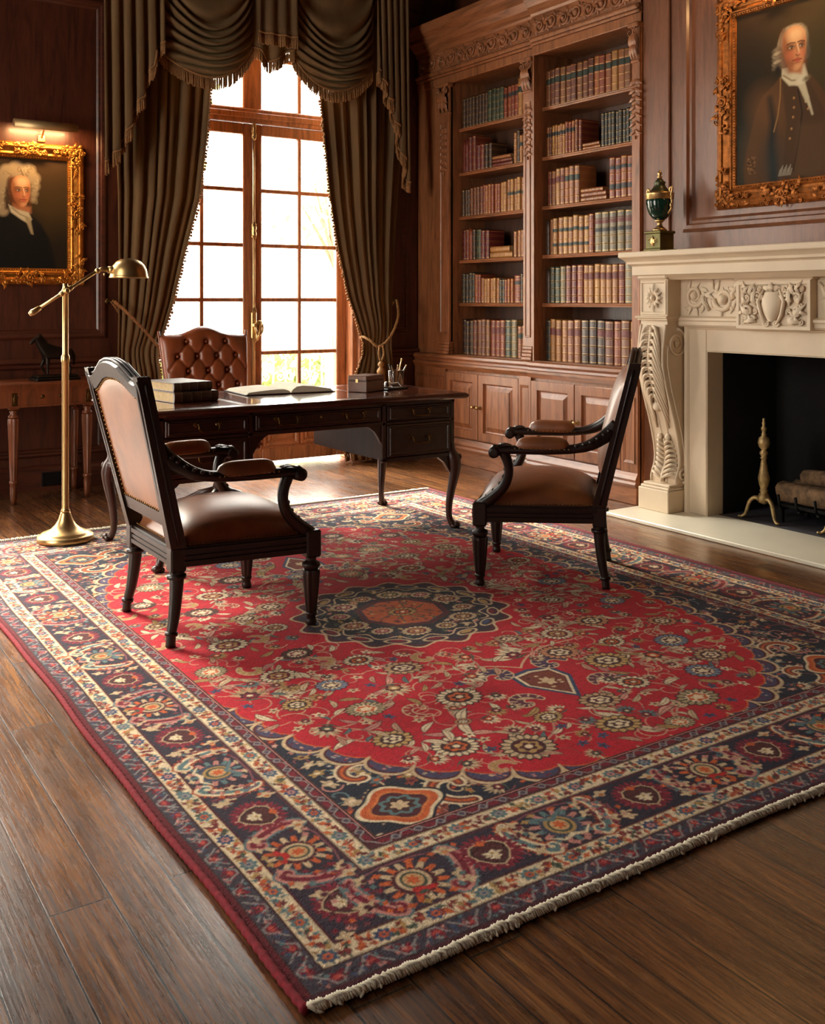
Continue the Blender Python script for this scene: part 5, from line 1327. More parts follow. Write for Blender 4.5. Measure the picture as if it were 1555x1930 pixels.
def paint_face(p, cx, cy, w, h, skin, shade, hair, turn=.12):
    """three-quarter oil head, soft modelling in paint"""
    e = lambda x, y, rx, ry, c, rot=0, soft=None, a=1.0: p.ell(cx + x * w, cy + y * h, rx * w, ry * h, c, rot, (soft or .02) * w, a)
    L = lambda pts, wd, c, soft=.012, a=1.0: p.line([(cx + x * w, cy + y * h) for x, y in pts], wd * w, c, soft * w, a)
    out = [(-.46, .20), (-.40, .38), (-.22, .49), (.02, .52), (.26, .48), (.42, .36), (.47, .18), (.46, .0), (.44, -.14), (.38, -.28), (.27, -.41), (.12, -.49), (-.02, -.48), (-.18, -.40), (-.32, -.26), (-.41, -.10), (-.46, .04)]
    p.poly([(cx + x * w, cy + y * h) for x, y in out], skin, .03 * w)
    e(-.31, -.05, .22, .40, dk(shade, .8), .1, .14, .75); e(-.16, -.33, .2, .12, shade, -.6, .12, .5); e(.40, -.12, .07, .3, shade, .1, .06, .55); e(-.34, .28, .14, .16, shade, .5, .12, .4)
    e(.06, .32, .30, .14, sr(236, 196, 148), 0, .12, .75); e(.02, .18, .24, .1, sr(226, 176, 126), 0, .1, .5)
    e(.29, -.12, .12, .09, sr(208, 116, 84), 0, .08, .6); e(-.14, -.12, .16, .10, sr(200, 108, 76), 0, .09, .6)
    for ex, k in ((-.12, 1.0), (.28, .82)):
        e(ex, .062, .15 * k, .062, dk(shade, .5), 0, .05, .8); e(ex, .045, .105 * k, .027, sr(208, 178, 146), 0, .012); e(ex + .02, .046, .044 * k, .031, sr(38, 25, 18), 0, .01); e(ex + .012, .053, .009, .006, sr(230, 215, 190), 0, .004)
        L([(ex - .11 * k, .043), (ex - .04, .068), (ex + .05 * k, .068), (ex + .11 * k, .046)], .012, sr(54, 32, 22)); L([(ex - .09 * k, .026), (ex, .018), (ex + .09 * k, .028)], .008, dk(shade, .7), .02, .7)
        L([(ex - .16 * k, .128 if ex < 0 else .138), (ex - .02 * k, .152), (ex + .15 * k, .138 if ex < 0 else .122)], .022, dk(shade, .36), .02, .9)
        L([(ex - .10 * k, -.012), (ex, -.024), (ex + .08 * k, -.012)], .012, dk(shade, .85), .03, .5)
    L([(.075, .10), (.10, .0), (.155, -.10)], .035, dk(shade, .95), .05, .6); L([(.125, .09), (.165, -.02), (.195, -.115)], .030, sr(234, 186, 138), .03, .9)
    e(.17, -.125, .075, .032, sr(214, 140, 100), 0, .03); e(.09, -.14, .035, .018, dk(shade, .7), 0, .02, .8); L([(.10, -.155), (.155, -.165), (.225, -.145)], .012, dk(shade, .5), .015, .9)
    e(.13, -.20, .05, .03, dk(shade, .95), 0, .04, .45)
    L([(-.05, -.254), (.08, -.258), (.14, -.263), (.20, -.258), (.29, -.252)], .016, sr(104, 36, 30), .01)
    e(.12, -.238, .13, .02, sr(172, 76, 60), 0, .015, .9); e(.13, -.288, .115, .027, sr(194, 98, 78), 0, .018, .9); e(.12, -.322, .1, .016, dk(shade, .75), 0, .03, .55); e(.13, -.405, .12, .05, sr(216, 160, 116), 0, .05, .6)
    L([(-.05, -.25), (-.08, -.29), (-.06, -.33)], .012, dk(shade, .85), .03, .5)
def portrait_big():
    p = Painter(0, .63, 0, .945, .0021, sr(46, 36, 20)); R = random.Random(2)
    X, Y = np.meshgrid(p.xs, p.ys); sl = (slice(None), slice(None))
    p.ell(.35, .95, .45, .25, sr(76, 50, 24), 0, .2, .8); p.ell(.55, .6, .25, .35, sr(72, 60, 32), 0, .2, .8); p.ell(.0, .15, .3, .3, sr(52, 56, 50), 0, .2, .7); p.ell(.1, .6, .2, .3, sr(34, 26, 16), 0, .15, .7)
    coat = [(.29, .56), (.25, .52), (.18, .475), (.135, .40), (.105, .30), (.07, .18), (.05, .09), (.06, 0), (.63, 0), (.63, .30), (.575, .40), (.53, .47), (.47, .545)]
    p.poly(coat, sr(86, 58, 34), .006); p.ell(.20, .40, .10, .12, sr(108, 72, 42), .5, .06, .7); p.ell(.12, .2, .06, .14, sr(92, 64, 40), -.2, .05, .7)
    p.poly([(.30, .54), (.33, .3), (.30, 0), (.56, 0), (.56, .33), (.47, .50)], sr(76, 52, 32), .008)
    p.line([(.225, .45), (.245, .33), (.235, .2), (.25, 0)], [.012, .018, .024, .03], sr(38, 36, 32), .02); p.ell(.24, .1, .06, .12, sr(44, 52, 52), 0, .05, .6)
    p.line([(.292, .55), (.29, .45), (.275, .35), (.25, .27)], .0035, sr(150, 110, 66), .003)
    p.line([(.40, .47), (.425, .35), (.405, .2), (.37, .05)], .004, sr(36, 24, 16), .004)
    for (x, y) in ((.375, .43), (.375, .38), (.37, .33), (.43, .44), (.445, .40), (.46, .36), (.36, .27), (.35, .22)): p.ell(x, y, .007, .007, sr(150, 108, 62), 0, .003); p.ell(x - .001, y + .002, .003, .003, sr(196, 150, 96))
    p.poly([(.40, .29), (.56, .28), (.56, .02), (.38, .02)], sr(92, 66, 42), .02, .6)
    for k in range(60): p.ell(R.uniform(.08, .13), R.uniform(.06, .15), .004, .003, R.choice([sr(140, 100, 60), sr(60, 40, 26)]), R.uniform(0, 3), .003)
    for k in range(10): p.line([(.28 + .008 * k, .03), (.29 + .008 * k, .06 + .01 * (k % 3))], .003, sr(170, 160, 140), .003, .6)
    p.poly([(.30, .60), (.30, .55), (.345, .50), (.42, .49), (.46, .53), (.44, .60)], sr(206, 192, 160), .006); p.line([(.31, .56), (.36, .525), (.43, .515)], .004, sr(140, 120, 90), .004)
    for (x0, y0, x1, y1) in ((.40, .52, .45, .40), (.42, .52, .47, .37), (.43, .50, .485, .33), (.41, .50, .46, .42)): p.line([(x0, y0), (x1, y1)], [.012, .005], sr(196, 180, 148), .006)
    p.ell(.42, .515, .035, .02, sr(214, 202, 172), .3, .008); p.ell(.45, .52, .02, .012, sr(120, 104, 76), .3, .008)
    GH, GL, GD = sr(128, 112, 90), sr(172, 154, 126), sr(78, 66, 54)
    p.poly([(.31, .60), (.275, .60), (.252, .63), (.245, .67), (.265, .70), (.275, .74), (.295, .785), (.33, .812), (.375, .822), (.42, .815), (.45, .79), (.462, .75), (.462, .70), (.47, .66), (.462, .63), (.44, .62)], GH, .007)
    p.ell(.37, .803, .05, .014, GL, 0, .006, .8); p.ell(.30, .75, .018, .045, GL, -.3, .008, .7); p.ell(.462, .66, .012, .04, GD, 0, .012)
    for k in range(7): p.line([(.285 + .012 * k, .70 + .01 * k), (.292 + .014 * k, .76 + .006 * k), (.32 + .017 * k, .808)], .0018, GL if k % 2 else GD, .003, .7)
    for k in range(5): p.ell(.268, .705 - .023 * k, .026, .0125, GL if k % 2 else GH, .3, .006); p.line([(.243, .70 - .023 * k), (.265, .694 - .023 * k), (.293, .702 - .023 * k)], .002, GD, .003)
    p.ell(.275, .598, .018, .028, sr(36, 27, 22), 0, .012)
    p.poly([(.335, .63), (.34, .57), (.42, .55), (.44, .62)], sr(176, 116, 78), .01)
    paint_face(p, .376, .688, .156, .236, sr(204, 138, 90), sr(128, 70, 42), None)
    p.im *= .85
    return p
def portrait_small():
    p = Painter(0, .485, 0, .735, .0021, sr(50, 36, 18)); R = random.Random(4)
    p.ell(.42, .35, .2, .3, sr(74, 54, 24), 0, .15, .8); p.ell(.1, .75, .4, .15, sr(66, 40, 20), 0, .15, .7); p.ell(.45, .1, .2, .2, sr(28, 22, 14), 0, .12, .8); p.ell(.05, .5, .1, .25, sr(34, 26, 14), 0, .1, .7)
    p.poly([(-.02, 0), (-.02, .30), (.06, .36), (.13, .40), (.25, .36), (.31, .30), (.36, .22), (.40, .08), (.41, 0)], sr(18, 16, 14), .01)
    p.ell(.24, .31, .07, .06, sr(28, 24, 20), 0, .04, .7)
    for (x, y, r) in ((.07, .60, .042), (.10, .635, .045), (.16, .65, .055), (.23, .645, .05), (.27, .60, .038), (.275, .55, .03), (.06, .55, .045), (.045, .49, .045), (.05, .43, .042), (.075, .38, .035), (.27, .50, .024), (.265, .46, .02)):
        p.ell(x, y, r, r, sr(160, 138, 104), 0, .012)
    for k in range(46):
        x, y = R.uniform(.02, .28), R.uniform(.38, .68)
        if .115 < x < .255 and y < .61: continue
        p.line(spiral(x, y, .02, .006, R.uniform(0, 6), R.choice([-.6, .6]), 7), .003, R.choice([sr(186, 164, 128), sr(120, 98, 70), sr(140, 118, 86)]), .003, .8)
    p.line([(.10, .40), (.105, .50), (.12, .58)], .014, sr(70, 50, 32), .012)
    p.poly([(.135, .43), (.25, .41), (.25, .37), (.14, .38)], sr(176, 110, 70), .01)
    p.poly([(.11, .42), (.125, .37), (.19, .325), (.235, .30), (.255, .33), (.235, .375), (.17, .39)], sr(202, 186, 148), .006); p.poly([(.21, .34), (.245, .34), (.265, .23), (.25, .235)], sr(170, 150, 112), .006)
    p.line([(.13, .40), (.18, .36), (.23, .34)], .003, sr(140, 120, 84), .004); p.line([(.185, .655), (.19, .64), (.20, .615)], .003, sr(110, 88, 60), .003)
    paint_face(p, .186, .508, .128, .205, sr(204, 132, 80), sr(136, 72, 40), None)
    return p
picture('portrait_painting', 'large gilt-framed portrait of a grey-haired man in brown coat above the mantel', ((UB, 0, 0), (0, 1, 0), (0, 0, 1), (-1, 0, 0)), 3.41, .875, 1.767, 2.96, .128, portrait_big(), lambda X, Y: (np.full_like(X, UB - .009), 3.41 + .315 - X, 1.891 + Y), 3, M['giltdark'], 34)
picture('portrait_painting', 'gilt-framed portrait of a man in a curled white wig, hanging under a picture light', ((0, VB, 0), (1, 0, 0), (0, 0, 1), (0, -1, 0)), 1.56, .69, 1.362, 2.292, .105, portrait_small(), lambda X, Y: (1.56 - .2425 + X, np.full_like(X, VB - .009), 1.4595 + Y), 4, M['gilt'], 26)
def picture_light(loc, rz, L, label):
    r = thing('picture_light', label, 'lamp', loc, rz, 'brass picture lights')
    b = MB(); n = 12     # half-round trough, open below, axis along local x, wall behind at +y
    rr = .036
    ring = lambda x, k: [(x, -.12 + k * rr * math.cos(a), k * rr * math.sin(a)) for a in [lerp(.15, PI + .75, i / n) for i in range(n + 1)]]
    b.loft([ring(-L / 2, 1), ring(L / 2, 1)], 0, True, False, closed=False); b.loft([ring(-L / 2, .94), ring(L / 2, .94)], 0, True, False, closed=False)
    for x in (-L / 2, L / 2): b.add(ring(x, 1), [list(range(n + 1))])
    b.build('shade', M['satin'], r)
    b = MB(); b.tube(smooth_path([(0, -.004, -.06), (0, -.05, -.03), (0, -.09, .015), (0, -.118, .036)], 5), .006, 8); b.box(-.025, .025, -.012, -.001, -.085, -.035, 0, .004); b.build('arm', M['brass'], r)
    b = MB(); b.tube([(-L / 2 + .02, -.12, .008), (L / 2 - .02, -.12, .008)], .008, 8); bm = NT('warm_tube'); bm.b.inputs['Emission Color'].default_value = (1, .58, .22, 1); bm.b.inputs['Emission Strength'].default_value = 30; b.build('lamp_tube', bm.m, r)
    li = bpy.data.lights.new('picture_light_glow', 'AREA'); li.shape = 'RECTANGLE'; li.size = L * .9; li.size_y = .03; li.energy = PLW; li.color = (1, .60, .26)
    lo = bpy.data.objects.new('picture_light_glow', li); C.objects.link(lo); lo.parent = r; lo.location = (0, -.12, -.004); lo.rotation_euler = (.35, 0, 0)
    return r
PLW = 6.0
picture_light((1.635, VB, 2.388), 0, .40, 'brass tube picture light over the small wigged-man portrait')
picture_light((UB, 3.41, 3.10), -PI / 2, .5, 'brass tube picture light over the large portrait above the mantel')
# ------------------------------------------------------------ covered urn on the mantel
ur = thing('covered_urn', 'dark green covered urn with gilt handles on a square plinth on the mantel', 'urn', (4.425, 4.115, 1.5405), 0)
b = MB(); b.box(-.066, .066, -.066, .066, 0, .014, 0, .003); b.box(-.056, .056, -.056, .056, .014, .10, 0, .002); b.box(-.064, .064, -.064, .064, .10, .116, 0, .004)
pl = b.build('plinth', plain('bronze_green_plinth', sr(96, 88, 46), .4, .6, .3), ur)
b = MB(); P = placer((-.0565, 0, .057), (0, 1, 0), (0, 0, 1), (-1, 0, 0)); leaf3(b, P, 0, -.03, .06, PI / 2, .016, .001, 0, 0, .006, 3)
for s in (-1, 1): scroll(b, P, s * .02, .005, .014, 0, s * 1.2, .003, .002)
b.build('plinth_mount', M['brass'], pl)
b = MB(); b.lathe([(.040, .116), (.043, .124), (.030, .134), (.016, .146), (.013, .162), (.022, .172), (.030, .18)], 24); b.build('stem', M['brass'], ur)
b = MB(); b.lathe([(.020, .178), (.040, .188), (.060, .212), (.074, .25), (.079, .285), (.078, .30)], 28); b.build('body', M['green_stone'], ur)
b = MB(); b.lathe([(.078, .298), (.082, .302), (.082, .325), (.086, .332), (.080, .338), (.060, .345)], 28, 0, None, True, 0, 2 * PI, 24, .02); b.build('rim', M['brass'], ur)
b = MB(); b.lathe([(.066, .338), (.050, .352), (.034, .372), (.028, .39), (.034, .398), (.020, .41), (.012, .422)], 24, 0, None, True, 0, 2 * PI, 12, .06); ld = b.build('lid', plain('urn_lid', sr(70, 70, 44), .35, .5, .3), ur)
b = MB(); b.lathe([(.010, .42), (.016, .43), (.008, .438), (.014, .448), (.010, .46), (.004, .468), (.001, .472)], 12); b.build('finial', M['brass'], ld)
for s in (-1, 1):
    b = MB(); pts = smooth_path([(0, s * .062, .215), (0, s * .088, .245), (0, s * .092, .29), (0, s * .086, .325), (0, s * .096, .352), (0, s * .086, .366), (0, s * .076, .352), (0, s * .078, .335)], 5)
    b.tube(pts, [.0065] * len(pts), 8); b.ball((0, s * .088, .262), (.012, .010, .02), 8, 6); b.ball((0, s * .09, .30), (.010, .009, .014), 8, 6); b.build('handle', M['brass'], ur)
# ------------------------------------------------------------ armchairs (local x forward, y to the side)
def armchair(label, loc, rz):
    r = thing('armchair', label, 'chair', loc, rz, 'carved leather armchairs')
    wd, lt = M['chairwood'], M['tan']
    RY, FY, RX, FX = .232, .300, -.252, .258
    def bx(h): return lerp(RX + .004, -.405, max(0, (h - .33)) / .645)
    def by(h): return lerp(RY, .300, max(0, (h - .33)) / .645)
    def rung(x, y, hx, hy, h): return [(x - hx, y - hy, h), (x + hx, y - hy, h), (x + hx, y + hy, h), (x - hx, y + hy, h)]
    # seat frame: four moulded rails and corner blocks
    b = MB()
    for s in (-1, 1):
        p0, p1 = Vector((RX, s * RY, 0)), Vector((FX, s * FY, 0)); t = (p1 - p0).normalized(); n = Vector((-t.y, t.x, 0)) * s
        for (o0, o1, h0, h1) in ((-.022, .018, .278, .350), (.012, .026, .284, .300), (.012, .024, .306, .318), (.012, .027, .326, .343)):
            q = [p0 + n * o0, p1 + n * o0, p1 + n * o1, p0 + n * o1]
            b.loft([[(k.x, k.y, h0) for k in q], [(k.x, k.y, h1) for k in q]], 0, False)
    for (x, y, sg) in ((FX, FY, 1), (RX, RY, -1)):
        for (o0, o1, h0, h1) in ((-.022, .018, .278, .350), (.012, .026, .284, .300), (.012, .024, .306, .318), (.012, .027, .326, .343)): b.box(x + sg * o0, x + sg * o1, -y, y, h0, h1)
    b.build('seat_frame', wd, r)
    for s in (-1, 1):
        b = MB(); T = Matrix.Translation((FX, s * FY, 0))        # front leg: block, turned neck, fluted taper, foot
        b.box(FX - .032, FX + .030, s * FY - .031, s * FY + .031, .262, .365, 0, .006)
        b.lathe([(.024, .262), (.020, .254), (.020, .246), (.034, .238), (.036, .228), (.030, .218), (.026, .212)], 20, 0, T)
        b.lathe([(.032, .212), (.033, .20), (.030, .16), (.026, .11), (.021, .06), (.019, .05)], 32, 0, T, False, 0, 2 * PI, 8, .07)
        b.lathe([(.019, .052), (.023, .048), (.023, .040), (.017, .034), (.019, .02), (.022, .010), (.018, .0005)], 18, 0, T)
        P = placer((FX + .030, s * FY, .315), (0, 1, 0), (0, 0, 1), (1, 0, 0))
        for i in range(8): a = 2 * PI * i / 8; b.ball(P(.014 * math.cos(a), .018 * math.sin(a), .001), (.004, .006, .006), 6, 4)
        b.build('leg', wd, r)
        b = MB()                                                 # rear leg: raked
        pts = [(RX - .002, s * RY, .30), (RX, s * RY, .25), (RX - .004, s * (RY + .003), .18), (RX - .014, s * (RY + .009), .10), (RX - .026, s * (RY + .016), .045), (RX - .030, s * (RY + .019), .001)]
        b.tube(smooth_path(pts, 4), [lerp(.030, .0175, min(1, i / 16)) for i in range(20)] + [.019], 8)
        b.box(RX - .03, RX + .028, s * RY - .028, s * RY + .028, .262, .352, 0, .006)
        b.tube([(RX - .001, s * RY, .252), (RX - .001, s * RY, .238)], .035, 14); b.tube([(RX - .025, s * (RY + .016), .052), (RX - .027, s * (RY + .017), .040)], .0235, 12)
        b.build('leg', wd, r)
        # back post
        b = MB(); rings = []
        for i in range(13):
            h = lerp(.33, .975, i / 12); hx = lerp(.030, .024, i / 12); rings.append(rung(bx(h), s * by(h), hx, .024, h))
        b.loft(rings, 0, False)
        b.tube([(bx(h) + .002, s * (by(h) + .024), h) for h in [lerp(.36, .95, k / 10) for k in range(11)]], .006, 6)
        b.tube([(bx(h) - .024, s * (by(h)), h) for h in [lerp(.36, .95, k / 10) for k in range(11)]], .005, 6)
        b.build('back_post', wd, r)
        # arm
        b = MB()
        A = smooth_path([(bx(.70) + .005, s * by(.70), .705), (-.285, s * (by(.70) + .006), .665), (-.22, s * .298, .625), (-.14, s * .304, .605), (-.02, s * .312, .598), (.10, s * .316, .597), (.17, s * .317, .596), (.205, s * .317, .592)], 5); n = len(A)
        b.tube(A, [(interp(i / (n - 1), [0, .15, .4, .8, .93, 1], [.020, .022, .027, .030, .033, .026]), interp(i / (n - 1), [0, .15, .4, .85, .94, 1], [.036, .030, .020, .019, .025, .018])) for i in range(n)], 12, up=(0, 0, 1))
        T = Matrix.Translation((.192, s * .317, .586)) @ Matrix.Rotation(PI / 2, 4, 'X')
        b.lathe([(.012, -.036), (.024, -.034), (.026, 0), (.024, .034), (.012, .036)], 16, 0, T)
        P = placer((.14, s * .317, .614), (1, 0, 0), (0, 1, 0), (0, 0, 1))
        for e in (-1, 1): leaf3(b, P, -.02, e * .008, .06, e * .15, .012, .002, 0, e * .2, .006, 4)
        for k in range(6):
            q = A[4 + k * 2]; b.ball((q[0], q[1] + s * .024, q[2] + .012), (.010, .006, .007), 8, 6)
        b.build('arm', wd, r)
        b = MB()                                                 # curved arm support
        A = smooth_path([(.155, s * .317, .59), (.135, s * .316, .54), (.132, s * .314, .49), (.155, s * .309, .435), (.205, s * .303, .385), (.25, s * .300, .35), (.262, s * .300, .33)], 5); n = len(A)
        b.tube(A, [(.022, interp(i / (n - 1), [0, .3, .7, 1], [.024, .020, .026, .032])) for i in range(n)], 10, up=(1, 0, 0))
        for k in range(3, n - 3, 3): b.ball((A[k][0] + .016, A[k][1], A[k][2] + .012), (.008, .008, .010), 8, 6)
        b.build('arm_support', wd, r)
        b = MB(); rings = []
        for i in range(15):                                      # stuffed arm pad
            t = i / 14; x = lerp(-.135, .105, t); k = (1 - abs(2 * t - 1) ** 5) ** .5 if 0 < t < 1 else .12
            y = s * lerp(.304, .316, t); rings.append([(x, y + .031 * k * math.cos(a) * (1 if math.sin(a) > 0 else .95), .604 + (.052 * k if math.sin(a) > 0 else .012) * math.sin(a)) for a in [2 * PI * q / 16 for q in range(16)]])
        b.loft(rings, 0, True); pad = b.build('arm_pad', lt, r)
        b = MB()
        for i in range(13):
            x = lerp(-.128, .10, i / 12)
            for e in (-1, 1): b.ball((x, s * lerp(.304, .316, i / 12) + e * .0305, .606), (.0035,) * 3, 6, 4)
        b.build('nailhead_trim', M['nail'], pad)
    # crest rail with raised centre and moulded top
    def crest(y): a = abs(y) / .318; return interp(a, [0, .15, .35, .55, .72, .84, .94, 1], [1.024, 1.022, 1.010, .984, .962, .956, .960, .972])
    def low(y): a = abs(y) / .318; return crest(y) - interp(a, [0, .5, .8, 1], [.068, .064, .062, .07])
    b = MB(); rings = []; N = 40
    ys = [lerp(-.318, .318, i / N) for i in range(N + 1)]
    for y in ys:
        t, l = crest(y), low(y); x1, x0 = bx(t), bx(l)
        rings.append([(x0 - .022, y, l), (x0 + .024, y, l), (x1 + .024, y, t - .012), (x1 + .014, y, t - .002), (x1 + .004, y, t - .006), (x1 - .004, y, t - .001), (x1 - .014, y, t - .006), (x1 - .024, y, t - .014)])
    b.loft(rings, 0, False)
    for e in (-.012, .004, .018): b.tube([(bx(crest(y)) + e, y, crest(y) + .001) for y in ys], .006, 6)
    b.build('crest_rail', wd, r)
    b = MB(); h0, h1 = .425, .475
    b.loft([rung(bx(h0), 0, .020, by(h0) - .01, h0), rung(bx(h1), 0, .020, by(h1) - .01, h1)], 0, False)
    b.build('back_rail', wd, r)
    # leather back, outside panel and stuffed inside
    def surf(side, e):
        b = MB(); nu, nv = 22, 20
        def fn(s_, t):
            hb = .468; y0 = (s_ * 2 - 1); h_t = low(y0 * .262) + .004; h = lerp(hb, h_t, t); w = by(h) - .020; y = y0 * w
            k = max(0, (1 - abs(y0) ** 4)) * max(0, 1 - abs(2 * t - 1) ** 4)
            return (bx(h) + side * (.012 + e * k ** .6), y, h)
        return b.grid(nu, nv, fn)
    bk = surf(-1, .007).build('outside_back', lt, r)
    ib = surf(1, .055).build('inside_back', lt, r)
    for (par, side, off) in ((bk, -1, .015), (ib, 1, .022)):
        b = MB(); L = []
        for i in range(27): y = lerp(-1, 1, i / 26); h = low(y * .262) - .006; L.append((y * (by(h) - .030), h))
        for i in range(1, 24):
            h = lerp(.482, low(.262) - .006, i / 24); L += [(by(h) - .030, h), (-by(h) + .030, h)]
        for i in range(21): L.append((lerp(-1, 1, i / 20) * (by(.478) - .030), .478))
        for (y, h) in L: b.ball((bx(h) + side * off, y, h), (.0042, .0046, .0046), 6, 4)
        b.build('nailhead_trim', M['nail'], par)
    # seat
    b = MB(); nu, nv = 26, 26
    def top(s_, t):
        a, c = 2 * s_ - 1, 2 * t - 1
        x = lerp(RX + .005, FX + .016, s_); w = lerp(RY + .004, FY + .006, s_)
        if a > .86:  w = w - .028 * ((a - .86) / .14)
        k = max(0, 1 - abs(a) ** 5) ** .5 * max(0, 1 - abs(c) ** 5) ** .5
        return (x, c * w * (1 + .012 * k), .348 + .072 * k + .052 * max(0, 1 - a * a) ** .8 * max(0, 1 - c * c) ** .8)
    b.grid(nu, nv, top); st_ = b.build('seat', lt, r)
    b = MB()
    for i in range(30):
        t = i / 29
        for s in (-1, 1): b.ball((lerp(RX + .03, FX - .03, t), s * (lerp(RY, FY, (lerp(RX + .03, FX - .03, t) - RX) / (FX - RX)) + .007), .357), (.0036,) * 3, 6, 4)
        b.ball((FX + .019, lerp(-FY + .04, FY - .04, t), .357), (.0036,) * 3, 6, 4); b.ball((RX - .002, lerp(-RY + .03, RY - .03, t), .357), (.0036,) * 3, 6, 4)
    b.build('nailhead_trim', M['nail'], st_)
    return r
c1 = armchair('carved brown leather armchair seen from behind, nearest the floor lamp on the red rug', (1.553, 3.757, .0125), 0)
c2 = copy_tree(c1); c2.location = (3.072, 3.560, .0125); c2.rotation_euler = (0, 0, math.radians(135)); c2['label'] = 'carved brown leather armchair seen in profile in front of the bookcase cupboards'
# ------------------------------------------------------------ desk
dk_ = thing('writing_desk', 'dark mahogany writing desk with cabriole legs and brass-handled drawers', 'desk', (0, 0, 0))
U0, U1, V0, V1, HT = 1.50, 3.31, 4.462, 5.312, .75
b = MB(); rings = []
for (o, h) in ((.03, .716), (.012, .719), (.004, .726), (.0, .735), (.004, .744), (.014, .75)): rings.append([(U0 + o, V0 + o, h), (U1 - o, V0 + o, h), (U1 - o, V1 - o, h), (U0 + o, V1 - o, h)])
b.loft(rings, 0, False); top = b.build('desktop', M['darkh'], dk_)
b = MB(); g = (2.02, 2.80)
for (a, c) in ((U0 + .09, g[0] - .02), (g[0] + .02, g[1] - .02), (g[1] + .02, U1 - .09)): b.box(a, c, V0 + .09, V1 - .09, .7496, .7508)
b.build('leather_inset', M['inset'], top)
FV = 4.50; ca = M['dark']; PED = ((1.575, 2.045), (2.775, 3.238))
b = MB()
for (a, c) in PED: b.box(a, c, FV + .012, 5.262, .418, .716)
b.box(2.04, 2.78, FV + .012, 5.262, .612, .716)
for (a, c) in PED:
    b.box(a, c, FV, FV + .02, .405, .428, 0, .003); b.box(a, c, FV, FV + .02, .600, .618, 0, .003); b.box(a, c, FV, FV + .02, .702, .717)
    for x in (a, c): b.box(x - (.0 if x == a else .026), x + (.026 if x == a else 0), FV, FV + .02, .41, .716, 0, .003)
b.box(2.04, 2.78, FV, FV + .02, .600, .622, 0, .003); b.box(2.04, 2.78, FV, FV + .02, .702, .717)
for (u, s) in ((1.572, -1), (3.241, 1)):                       # panelled ends
    b.box(min(u, u + s * .008), max(u, u + s * .008), FV + .03, 5.23, .405, .716)
    b.frame((u + s * .008, 0, 0), (0, 1, 0), (0, 0, 1), (s, 0, 0), FV + .09, 5.17, .45, .68, [(0, 0), (.004, .008), (.014, .006), (.02, -.001)])
    b.box(min(u, u + s * .014), max(u, u + s * .014), FV + .03, 5.23, .398, .42, 0, .004)
for (u, s) in ((2.045, 1), (2.775, -1)):
    P = placer((u, FV + .01, .605), (s, 0, 0), (0, 0, 1), (0, 1, 0)); pts = [(0, 0), (.10, 0), (.07, -.012), (.04, -.035), (.02, -.065), (0, -.10)]
    b.add([P(x, y, 0) for x, y in pts] + [P(x, y, .022) for x, y in pts], [list(range(6)), list(range(6, 12))] + [[i, (i + 1) % 6, 6 + (i + 1) % 6, 6 + i] for i in range(6)])
b.build('carcass', ca, dk_)
def bail(par, x, h, w=.05):
    b = MB(); P = placer((x, FV - .012, h), (1, 0, 0), (0, 0, 1), (0, -1, 0))
    for s in (-1, 1):
        leaf3(b, P, s * (w - .004), .006, .028, 0 if s > 0 else PI, .012, .0, 0, 0, .004, 2); b.ball(P(s * w, .006, .006), (.008, .010, .008), 8, 6)
    b.tube(smooth_path([P(-w, .004, .012), P(-w * .98, -.016, .018), P(-w * .6, -.026, .02), P(0, -.023, .021), P(w * .6, -.026, .02), P(w * .98, -.016, .018), P(w, .004, .012)], 5), .0042, 8)
    b.build('bail_handle', M['darkbrass'], par)
def drawer(a, c, h0, h1, hs, key=True):
    b = MB(); b.box(a, c, FV - .006, FV + .03, h0, h1, 0, .004)
    b.frame((0, FV - .006, 0), (1, 0, 0), (0, 0, 1), (0, -1, 0), a + .012, c - .012, h0 + .010, h1 - .010, [(0, 0), (.003, .006), (.009, .006), (.013, 0)])
    d = b.build('drawer', ca, dk_)
    for x in hs: bail(d, x, (h0 + h1) / 2 + .008)
    if key:
        b = MB(); b.lathe([(.007, 0), (.007, .002), (.003, .003)], 10, 0, Matrix.Translation(((a + c) / 2 if len(hs) > 1 else hs[0] + .045, FV - .006, h1 - .03)) @ Matrix.Rotation(PI / 2, 4, 'X')); b.build('keyhole', M['brass'], d)
drawer(1.605, 2.016, .622, .700, [1.81]); drawer(1.605, 2.016, .432, .598, [1.81], False)
drawer(2.055, 2.765, .626, .700, [2.22, 2.60]); drawer(2.804, 3.208, .622, .700, [3.005], False); drawer(2.804, 3.208, .432, .598, [3.005], False)
